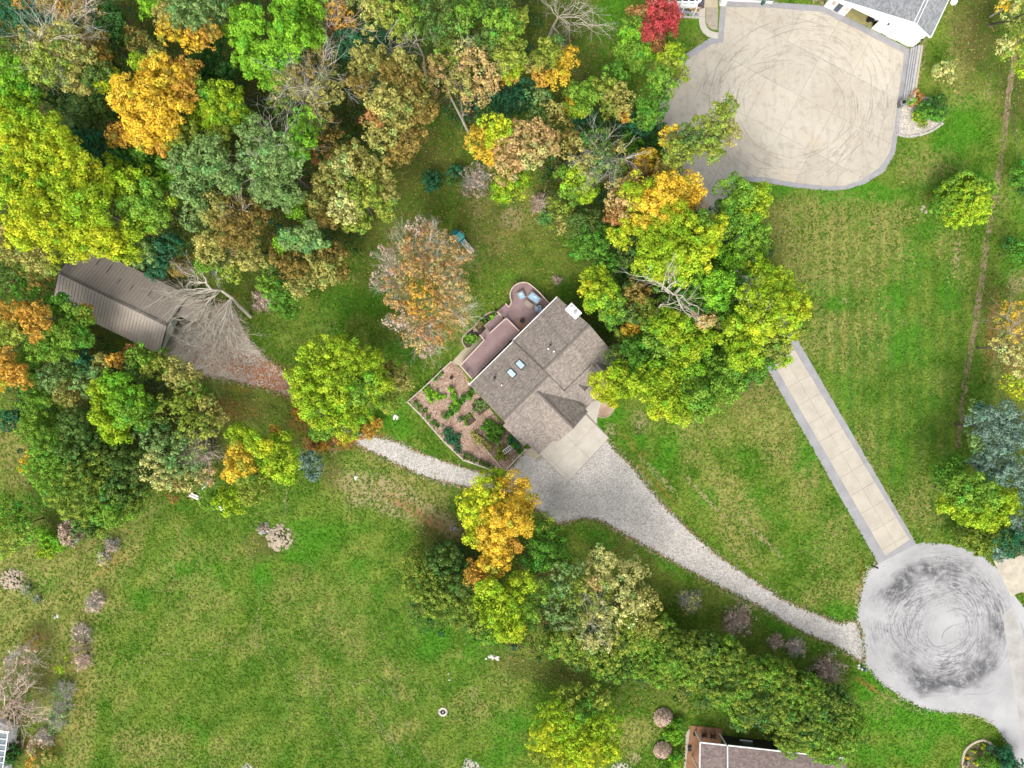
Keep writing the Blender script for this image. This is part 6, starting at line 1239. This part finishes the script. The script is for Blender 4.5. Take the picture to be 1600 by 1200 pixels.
HEDGE = "985,985,30 1028,988,26 1050,1015,28 1095,1012,28 1085,1045,30 1130,1030,30 1125,1070,30 1165,1055,30 1170,1090,30 1210,1062,30 1215,1105,32 1255,1085,32 1262,1130,32 1300,1105,32 1308,1145,32 1320,1125,26 1240,1150,24 1285,1165,24 1040,1050,24 1000,1030,26 950,1040,22 905,1022,20 865,1005,18 1160,1115,20".split()
WH_ = ["first","second"]
where = ["behind the big khaki tree at the upper side of the long hedge", "north rim of the long hedge right of the khaki tree", "inner side of the long hedge just past the khaki tree", "north rim of the long hedge below the brown twig bush", "inner side of the long hedge in line with the brown twig bush", "north rim of the long hedge between two brown bushes",
 "middle of the long hedge above the house porch", "north rim of the long hedge left of the grey twig bush", "middle of the long hedge above the black porch chairs", "north rim of the long hedge beside the grey twig bush", "middle of the long hedge above the dark house wall", "north rim of the long hedge left of the brown oval bush", "lower middle of the long hedge over the house eave", "north rim of the long hedge below the brown oval bush",
 "broad evergreen one in from the right end of the long hedge", "rightmost evergreen closing the end of the long hedge", "low on the long hedge touching the house roof", "lowest evergreen of the long hedge over the roof end", "lower edge of the long hedge over the grass mound", "lower edge of the long hedge right of the khaki tree skirt", "small evergreen under the skirt of the khaki tree", "small evergreen under the middle of the khaki tree", "leftmost little evergreen of the long hedge under the lime maple", "low on the long hedge above the dark window"]
for k, (s_, w_) in enumerate(zip(HEDGE, where)):
    u, v, r = [float(x) for x in s_.split(',')]; h_ = 8.5 if r > 27 else 6.5
    lb = ('evergreen ' + w_) if not w_.startswith(('broad', 'rightmost', 'lowest', 'small', 'leftmost')) else w_
    lob = ' '.join(f"{u+r*.45*math.cos(a)+random.uniform(-3,3):.0f},{v+r*.45*math.sin(a)+random.uniform(-3,3):.0f},{r*random.uniform(.5,.7):.0f},{random.choice('CCJJE')}" for a in (0.3, 1.7, 3.0, 4.2, 5.4)) + f" {u:.0f},{v:.0f},{r*.7:.0f},C"
    TREES.append(('evergreen_tree', lb[:110], 'evergreen', 'juniper', 'C', h_, lob, GH))
LEAN = {'pale khaki tree cut by the top right corner': (1547, 40), 'tall narrow green tree rising over the left edge of the court': (1008, 215), 'tall leaning cottonwood overlapping the court with khaki tip': (1032, 292)}
for row in TREES:
    nm, lb, ct, sty, pal, h_, lob, grp = row
    tree(nm, lb, ct, sty, pal, h_, lob, grp, squash=1.15 if sty == 'juniper' else .85, flat=.42 if sty == 'maple' else .3, low=.9, base=LEAN.get(lb), dens=1.0)

# the sparse rusty tree of the back lawn: bare twigs show between its leaves
RUSTL = "690,385,26,Z 655,385,26,Z 625,378,22,P 720,400,18,Z 650,355,16,N 665,360,14,W 640,420,26,Z 680,425,30,Z 705,440,24,P 600,440,20,N 620,460,24,Z 660,470,30,O 700,480,26,Z 720,500,14,P 640,500,26,Z 680,515,24,W 655,530,22,P 620,500,16,N 665,545,14,N 598,400,14,N 610,420,16,N 725,460,14,P"
rt2 = tree(T, 'thin rusty orange tree with bare grey twigs alone on the back lawn', 'tree', 'thin', 'P', 14, RUSTL, None, dens=.8)
m = MB()
for s_ in RUSTL.split():
    u, v, r = [float(x) for x in s_.split(',')[:3]]; q = P(u, v, 10.5); b_ = P(668, 452, 5.0); d = (q-b_).normalized()
    for k in range(4): twigs(m, b_.lerp(q, .55), (d + Vector((random.gauss(0, .2), random.gauss(0, .2), random.gauss(0, .2)))).normalized(), (q-b_).length*.33, .05, 3, .5, 3)
m.build('branches', GREY_BARK, rt2)
# bare twigs inside other thin crowns
def add_twigs(label_part, centre, h, r_px, n, mat, depth=3):
    o = next((x for x in COL.objects if label_part in x.get('label', '')), None)
    if o is None: raise SystemExit('no tree: ' + label_part)
    m = MB(); b_ = P(*centre, h*.55)
    for k in range(n):
        a_ = random.random()*6.28; q = P(centre[0] + math.cos(a_)*r_px*random.uniform(.4, 1), centre[1] + math.sin(a_)*r_px*random.uniform(.4, 1), h*random.uniform(.9, 1.04)); d = q-b_
        twigs(m, b_, d.normalized(), d.length*.65, .06, depth, .45, 3)
    m.build('bare_branches', mat, o)
add_twigs('olive brown oak streaked', (455, 145), 17.5, 26, 9, GREY_BARK); add_twigs('olive brown oak streaked', (505, 120), 17.5, 22, 6, GREY_BARK)
add_twigs('tall pale green tree', (430, 250), 18, 34, 7, GREY_BARK, 2); add_twigs('sage khaki airy', (320, 705), 9, 26, 10, PINK_BARK)
add_twigs('wide khaki tree', (80, 60), 18, 34, 8, GREY_BARK); add_twigs('straw coloured thin crown', (130, 12), 16, 22, 7, GREY_BARK)
add_twigs('golden airy tree', (1590, 525), 10.5, 26, 9, PALE_BARK); add_twigs('bare twigged khaki', (950, 245), 14.5, 36, 10, GREY_BARK); add_twigs('big airy khaki', (920, 960), 14, 50, 10, GREY_BARK, 2)
add_twigs('peach and straw', (720, 110), 17, 30, 5, PALE_BARK, 2); add_twigs('rusty orange sapling', (525, 40), 14, 20, 8, PINK_BARK); add_twigs('brown olive oak above', (380, 350), 17, 30, 5, GREY_BARK, 2)

bare_tree('pale leaning bare tree whose branches sprawl over the barn end and gravel', (392, 495), [(372, 476, 3.0), (362, 465, 5.0), (345, 453, 7), (330, 452, 9), (322, 442, 10.5)], PALE_BARK, .27,
 [((362,465,5.0), (300,560,6.5)), ((362,465,5.0), (330,560,6.0)), ((362,466,4.8), (372,545,5.0)), ((345,453,7), (270,480,8.5)), ((340,453,7.5), (255,462,9.5)), ((322,442,10.5), (285,425,11.5)), ((322,442,10.5), (298,440,11)), ((345,453,7), (338,425,9)), ((338,425,9), (352,415,10)), ((340,453,7.2), (300,505,8)), ((362,466,5), (335,520,6.5)), ((345,453,7), (305,470,9)), ((330,452,9), (285,468,9.5)), ((362,466,5), (355,535,5.5)), ((345,453,7), (285,500,8.5)), ((340,453,7), (320,500,7)), ((322,442,10.5), (300,415,11)), ((330,452,9), (275,455,9.5)), ((362,465,5), (315,540,6))], twr=.045, kids=4, depth=3)
bare_tree('dead grey snag sprawling across the middle of the grove', (1012, 500), [(1022, 490, 4), (1040, 472, 9), (1058, 455, 12), (1072, 440, 13.5)], PALE_BARK, .36,
 [((1052,460,16), (1005,432,18)), ((1045,458,16), (1043,420,18.5)), ((1055,458,16), (1078,495,17)), ((1052,460,15), (1090,478,17)), ((1043,450,17), (1052,428,19)), ((1030,480,14), (1060,470,17))], twr=.05, kids=3, depth=2)
bare_tree('bare silver tree in the clearing at the top edge', (856, 62), [(864, 42, 4), (872, 27, 6)], PALE_BARK, .26,
 [((872,27,6), (905,38,7)), ((872,27,6), (938,42,8)), ((872,27,6), (868,-8,8)), ((872,27,6), (900,5,8)), ((872,27,6), (925,15,8.5)), ((864,42,4), (880,75,5)), ((872,27,6), (890,50,7)), ((872,27,6), (850,5,8))], twr=.035, kids=3, depth=3)
bare_tree('dead forked white tree between the big oak and the khaki top tree', (640, 118), [(617, 88, 8), (608, 68, 13)], PALE_BARK, .22,
 [((612,80,11), (590,48,16)), ((612,80,11), (640,60,16)), ((610,75,12), (612,45,16)), ((617,88,9), (635,62,14))], twr=.04, kids=2, depth=2)
bare_tree('curved pale dead trunk left of the peach tree', (668, 130), [(664, 110, 7), (662, 88, 12), (652, 68, 15)], PALE_BARK, .20, [((662,88,12), (640,62,15)), ((652,68,15), (650,55,17))], twr=.03, kids=2, depth=2)
bare_tree('broken orange-tipped stub beside the dark olive top tree', (690, 92), [(680, 65, 9), (673, 50, 12), (671, 38, 13.5)], PALE_BARK, .27, [], depth=0)
bare_tree('slim white birch trunk slanting down to the clearing', (733, 208), [(716, 175, 6), (703, 150, 10), (696, 120, 14.5)], PALE_BARK, .17, [((720,182,5), (728,168,7))], twr=.025, kids=2, depth=1)
bare_tree('short brown trunk under the peach tree', (751, 182), [(744, 160, 5), (740, 150, 8)], BARK, .28, [], depth=0)
bare_tree('pinkish bare tree at the left edge above the sunroom', (32, 1090), [(24, 1100, 2.5), (16, 1106, 4)], PINK_BARK, .16,
 [((20,1104,3), (60,1120,4)), ((20,1104,3), (40,1145,4)), ((16,1106,4), (5,1080,6)), ((16,1106,4), (-5,1120,6)), ((20,1104,3), (70,1105,4)), ((24,1100,2.5), (45,1070,4)), ((16,1106,4), (15,1150,5)), ((20,1104,3), (25,1070,5))], twr=.035, kids=3, depth=3)
bare_tree('leaning grey fruit tree in the orchard left of the trail', (58, 994), [(45, 1005, 2), (35, 1015, 3)], GREY_BARK, .13, [((45,1005,2), (15,1030,4)), ((35,1015,3), (10,1055,4)), ((40,1010,2.5), (45,1050,3)), ((45,1005,2), (30,1020,4)), ((40,1010,2.5), (60,1035,3))], twr=.03, kids=3, depth=3)
bare_tree('grey slanting pole trunk at the top right corner', (1547, 26), [(1560, 18, 4), (1590, 3, 9)], GREY_BARK, .16, [], depth=0)
GO = 'grey twiggy shrubs along the orchard edge'
for (u, v, r, lb, mt, lf) in ((155, 935, 11, 'topmost grey twiggy shrub along the orchard edge', GREY_BARK, None), (150, 945, 9, 'second twiggy shrub down the orchard edge', GREY_BARK, 'N'), (132, 983, 12, 'pale grey twiggy shrub by the dark green strip', GREY_BARK, None), (128, 1005, 13, 'brownish twiggy shrub below the pale grey one', PINK_BARK, 'K'), (134, 1028, 12, 'pinkish twiggy shrub with rusty foot at the orchard edge', PINK_BARK, 'N'),
    (105, 1075, 13, 'sage twiggy shrub in the lower orchard row', GREY_BARK, 'S'), (100, 1100, 13, 'grey-green twiggy shrub mid lower orchard row', GREY_BARK, 'S'), (92, 1125, 13, 'twiggy shrub above the speckled bush', GREY_BARK, 'S'), (75, 1150, 12, 'lowest grey-green twiggy shrub of the orchard row', GREY_BARK, None), (178, 850, 9, 'tiny bare sapling at the top of the orchard row', GREY_BARK, None), (165, 870, 8, 'small pale yellow sapling under the tiny bare one', GREY_BARK, 'H')):
    twig_shrub(lb, u, v, r*1.35, mt, 1.5, 70, GO, leaf=lf or 'N')
for (u, v, r, lb, mt, h_, lf) in ((1150, 965, 23, 'brown bare twig bush above the long hedge', PINK_BARK, 2.0, None), (1078, 938, 19, 'pale thin twig bush between the drive and the khaki tree', GREY_BARK, 1.6, 'H'), (1210, 1000, 13, 'reddish bare twig bush beside the hedge rim', PINK_BARK, 1.4, None), (1240, 1008, 15, 'grey bare twig bush right of the reddish one', GREY_BARK, 1.5, None), (1292, 1045, 24, 'brown oval thicket bush beside the hedge end', PINK_BARK, 1.5, 'N'),
    (740, 285, 26, 'fan shaped bare bush in the clearing', GREY_BARK, 1.8, None), (843, 320, 15, 'pinkish bare bush by the small olive round tree', PINK_BARK, 2.0, None), (412, 472, 18, 'brown bare bush right of the leaning pale tree', PINK_BARK, 1.8, None), (870, 438, 8, 'small dead bush on the lawn north of the chimney', PINK_BARK, .8, None), (410, 826, 9, 'little grey twig clump on the bare patch', GREY_BARK, .8, None), (320, 705, 20, 'grey bare bush inside the airy sage tree', GREY_BARK, 4.0, None), (45, 920, 12, 'dark twiggy bush beside the tan heap', GREY_BARK, 1.0, 'E'), (60, 935, 8, 'low dark weed tuft beside the twiggy bush', GREY_BARK, .7, 'D')):
    twig_shrub(lb, u, v, r*1.1, mt, h_, 90 if r > 14 else 40, leaf=lf or 'N')
for part_, spots in (('pinkish bare tree at the left', ((15,1085,26), (40,1110,22), (12,1120,24), (60,1115,14), (30,1060,20))), ('leaning grey fruit tree', ((30,1020,18), (45,1035,16), (15,1040,20), (50,1010,10)))):
    o = next(x for x in COL.objects if part_ in x.get('label', '')); crown(o, [(P(u, v, 3).x, P(u, v, 3).y, 3.0, r/K, .6, 'N') for u, v, r in spots], 'sparse', .7, 'leaves')
# tan ornamental grass mounds: fountains of arching stalks
def mound(label, u, v, r, h=1.3):
    b_ = P(u, v); R = r/K; e = empty('ornamental_grass', b_, label, 'ornamental grass', 'tan ornamental grass mounds'); n = 2600
    a_ = RNG.uniform(0, 2*np.pi, n); t = RNG.random(n)**.6; z = h*(1 - .75*t**2) * RNG.uniform(.75, 1.05, n)
    C = np.stack([b_.x + np.cos(a_)*t*R, b_.y + np.sin(a_)*t*R, z], 1); Nn = np.stack([np.cos(a_)*t, np.sin(a_)*t, np.full(n, .5)], 1) + RNG.normal(0, .3, (n, 3)); Nn /= np.linalg.norm(Nn, axis=1)[:, None]
    tri_cloud('stalks', C, Nn, RNG.uniform(.12, .26, n), np.array((.66, .50, .39))*RNG.uniform(.6, 1.2, (n, 1)), LEAF, e, aspect=1.6); m = MB()
    for k in range(26): q = random.random()*6.28; tt = random.uniform(.2, .8); m.beam((b_.x, b_.y, 0), (b_.x + math.cos(q)*tt*R, b_.y + math.sin(q)*tt*R, h*.7), .03)
    m.build('stem', TAN_BARK, e)
mound('upper tan ornamental grass mound touching the long hedge', 1036, 1120, 15); mound('lower tan ornamental grass mound by the leafy shrubs', 1035, 1171, 14)
# kitchen garden crops
def crop(name, label, spots, pal, h, cat='plants', sty='shrub'):
    L_ = [tuple(float(x) for x in s_.split(',')) for s_ in spots.split()]; q = P(L_[0][0], L_[0][1]); e = empty(name, q, label, cat)
    crown(e, [(P(u, v).x, P(u, v).y, h*.45, r/K, h*K/r*.6, pal) for u, v, r in [(u_, v_, r_*1.45) for u_, v_, r_ in L_]], sty, 1.0, 'foliage'); m = MB()
    for u, v, r in L_: p = P(u, v); m.beam(p, p + Vector((0, 0, h*.6)), .04)
    m.build('stems', BARK, e)
crop('vegetable_row', 'bright green leafy wedge patch near the west fence of the garden', "668,612,5 675,615,5 682,617,5 688,620,4 674,621,5 666,607,4 696,620,3", 'G', .5)
crop('vegetable_row', 'long deep green diagonal crop row reaching the house eave', "738,611,5 731,617,5 724,624,5 717,631,5 711,637,5 705,644,5 698,651,5 743,607,4", 'V', .6)
crop('vegetable_row', 'short upright green row joining the diagonal crop row', "706,610,4 709,618,4 711,626,5 709,634,4", 'G', .6)
crop('vegetable_row', 'thin green fringe along the west fence corner of the garden', "687,584,4 680,592,3 667,602,3 650,630,3 656,637,3 663,641,3 671,652,3 678,660,3 684,666,3", 'V', .4)
crop('vegetable_row', 'blue-green feathery bed along the lower west fence', "697,672,5 701,680,6 706,687,6 712,694,6 717,702,4 716,680,4", 'T', .5)
crop('vegetable_row', 'narrow weedy green row inside the south fence by the drive', "728,712,4 736,716,4 743,720,3 751,724,4 759,727,4 767,730,4", 'E', .5)
crop('vegetable_patch', 'dense dark green square patch in the middle of the garden', "765,672,7 775,668,7 772,680,7 780,676,6 766,663,6 758,668,5 777,688,5", 'V', .7)
crop('flower_bed', 'orange and yellow flower strip in the vegetable garden', "743,681,4 749,684,4 746,688,4 755,692,4 762,697,4 767,701,4 740,676,4", 'K', .5)
crop('flower_bed', 'little mixed flower bed around the white trellis', "780,705,4 785,709,4 778,712,4 788,714,4 783,700,3", 'A', .4)
crop('vegetable_patch', 'grey-green clump nearest the house eave in the garden', "748,630,4 755,628,4 752,636,4 744,640,4 758,636,3", 'S', .5)
crop('vegetable_patch', 'small herb square alone on the mulch path', "726,655,3 729,661,3 734,651,3", 'J', .3)
crop('flower_bed', 'shady green planting against the house wall by the fence', "808,700,5 802,692,5 813,706,4 796,685,4", 'V', .6)
m = MB(); m.box((P(733, 655).x, P(733, 655).y, 0), (1.3, 1.5, .14), math.radians(38), .0); m.build('soil_square_ground', M_SOIL, kind='structure')
m = MB(); m.box((P(750, 635).x, P(750, 635).y, 0), (1.7, 2.0, .10), math.radians(38), .0); m.build('soil_square_ground', M_SOIL, kind='structure')
m = MB(); m.sheet(dense(pw(px("742,672 760,655 790,660 815,700 806,716 788,722 765,706")), .4, .05), .014); m.build('soil_bed_ground', simple('brown_garden_soil', (.20, .135, .095), (.14, .095, .065), 1.2, 9, (.6, 1.4), .95, .8, .05), kind='structure')
m = MB(); mb_ = P(705.5, 590); m.cyl((mb_.x, mb_.y), .26, 0, .25, 12); o = m.build('bucket', M_BLACK); o['label'] = 'small dark bucket standing on the upper garden mulch'; o['category'] = 'bucket'

# undergrowth of the wood floor: one mass of low leaves nobody could count
WOOD = [px("-20,-20 850,-20 840,70 800,135 760,190 740,215 690,190 620,245 560,400 470,430 430,470 395,430 300,430 240,470 60,420 -20,420"), px("-20,420 95,440 150,520 260,570 300,620 340,640 330,720 200,780 60,700 40,610 -20,610"), px("830,130 900,190 1000,180 1030,215 1060,290 1130,340 1180,330 1220,450 1220,560 1130,620 960,600 930,520 960,400 870,350 830,260"), px("650,850 880,830 900,900 1000,940 1100,1000 1330,1110 1300,1170 1000,1060 800,1010 650,960")]
UG = []
for wp in WOOD:
    poly = pw(wp); xs = [p[0] for p in poly]; ys = [p[1] for p in poly]; ar = area(poly); n = int(ar*.85)
    X = RNG.uniform(min(xs), max(xs), n*3); Y = RNG.uniform(min(ys), max(ys), n*3); ok = inside(X, Y, poly); ok &= ~inside(X, Y, [tuple(Bp(a_, n_, 0))[:2] for a_, n_ in ((-3, -5), (bl+1, -5), (bl+1, 5.5), (-3, 5.5))])
    for q in PAVED: ok &= ~inside(X, Y, q)
    X, Y = X[ok][:n], Y[ok][:n]; UG.append(np.stack([X, Y], 1))
UG = np.concatenate(UG); nl = 44; cid = np.repeat(np.arange(len(UG)), nl); rad = RNG.uniform(.35, 1.3, len(UG)); hh = RNG.uniform(.3, 1, len(UG))**2*7.5; dd = rdir(len(cid), -.1)
C = np.stack([UG[cid, 0], UG[cid, 1], hh[cid]*.6], 1) + dd*rad[cid][:, None]*(1, 1, .7); PU = np.array([(.05, .13, .035), (.08, .18, .04), (.13, .15, .04), (.17, .12, .06), (.04, .12, .06)]); kc = PU[RNG.integers(0, 5, len(UG))][cid]*RNG.uniform(.6, 1.3, (len(cid), 1))
nn_ = dd + RNG.normal(0, .5, dd.shape); nn_ /= np.linalg.norm(nn_, axis=1)[:, None]; C[:, 2] = np.maximum(C[:, 2], .05)
tri_cloud('undergrowth', C, nn_, RNG.uniform(.16, .32, len(cid)), kc, LEAF, kind='stuff')
open('/tmp/tris.txt', 'w').write(f'{NLEAF} ' + str(sum(len(o.data.polygons) for o in COL.objects if o.type == 'MESH')))
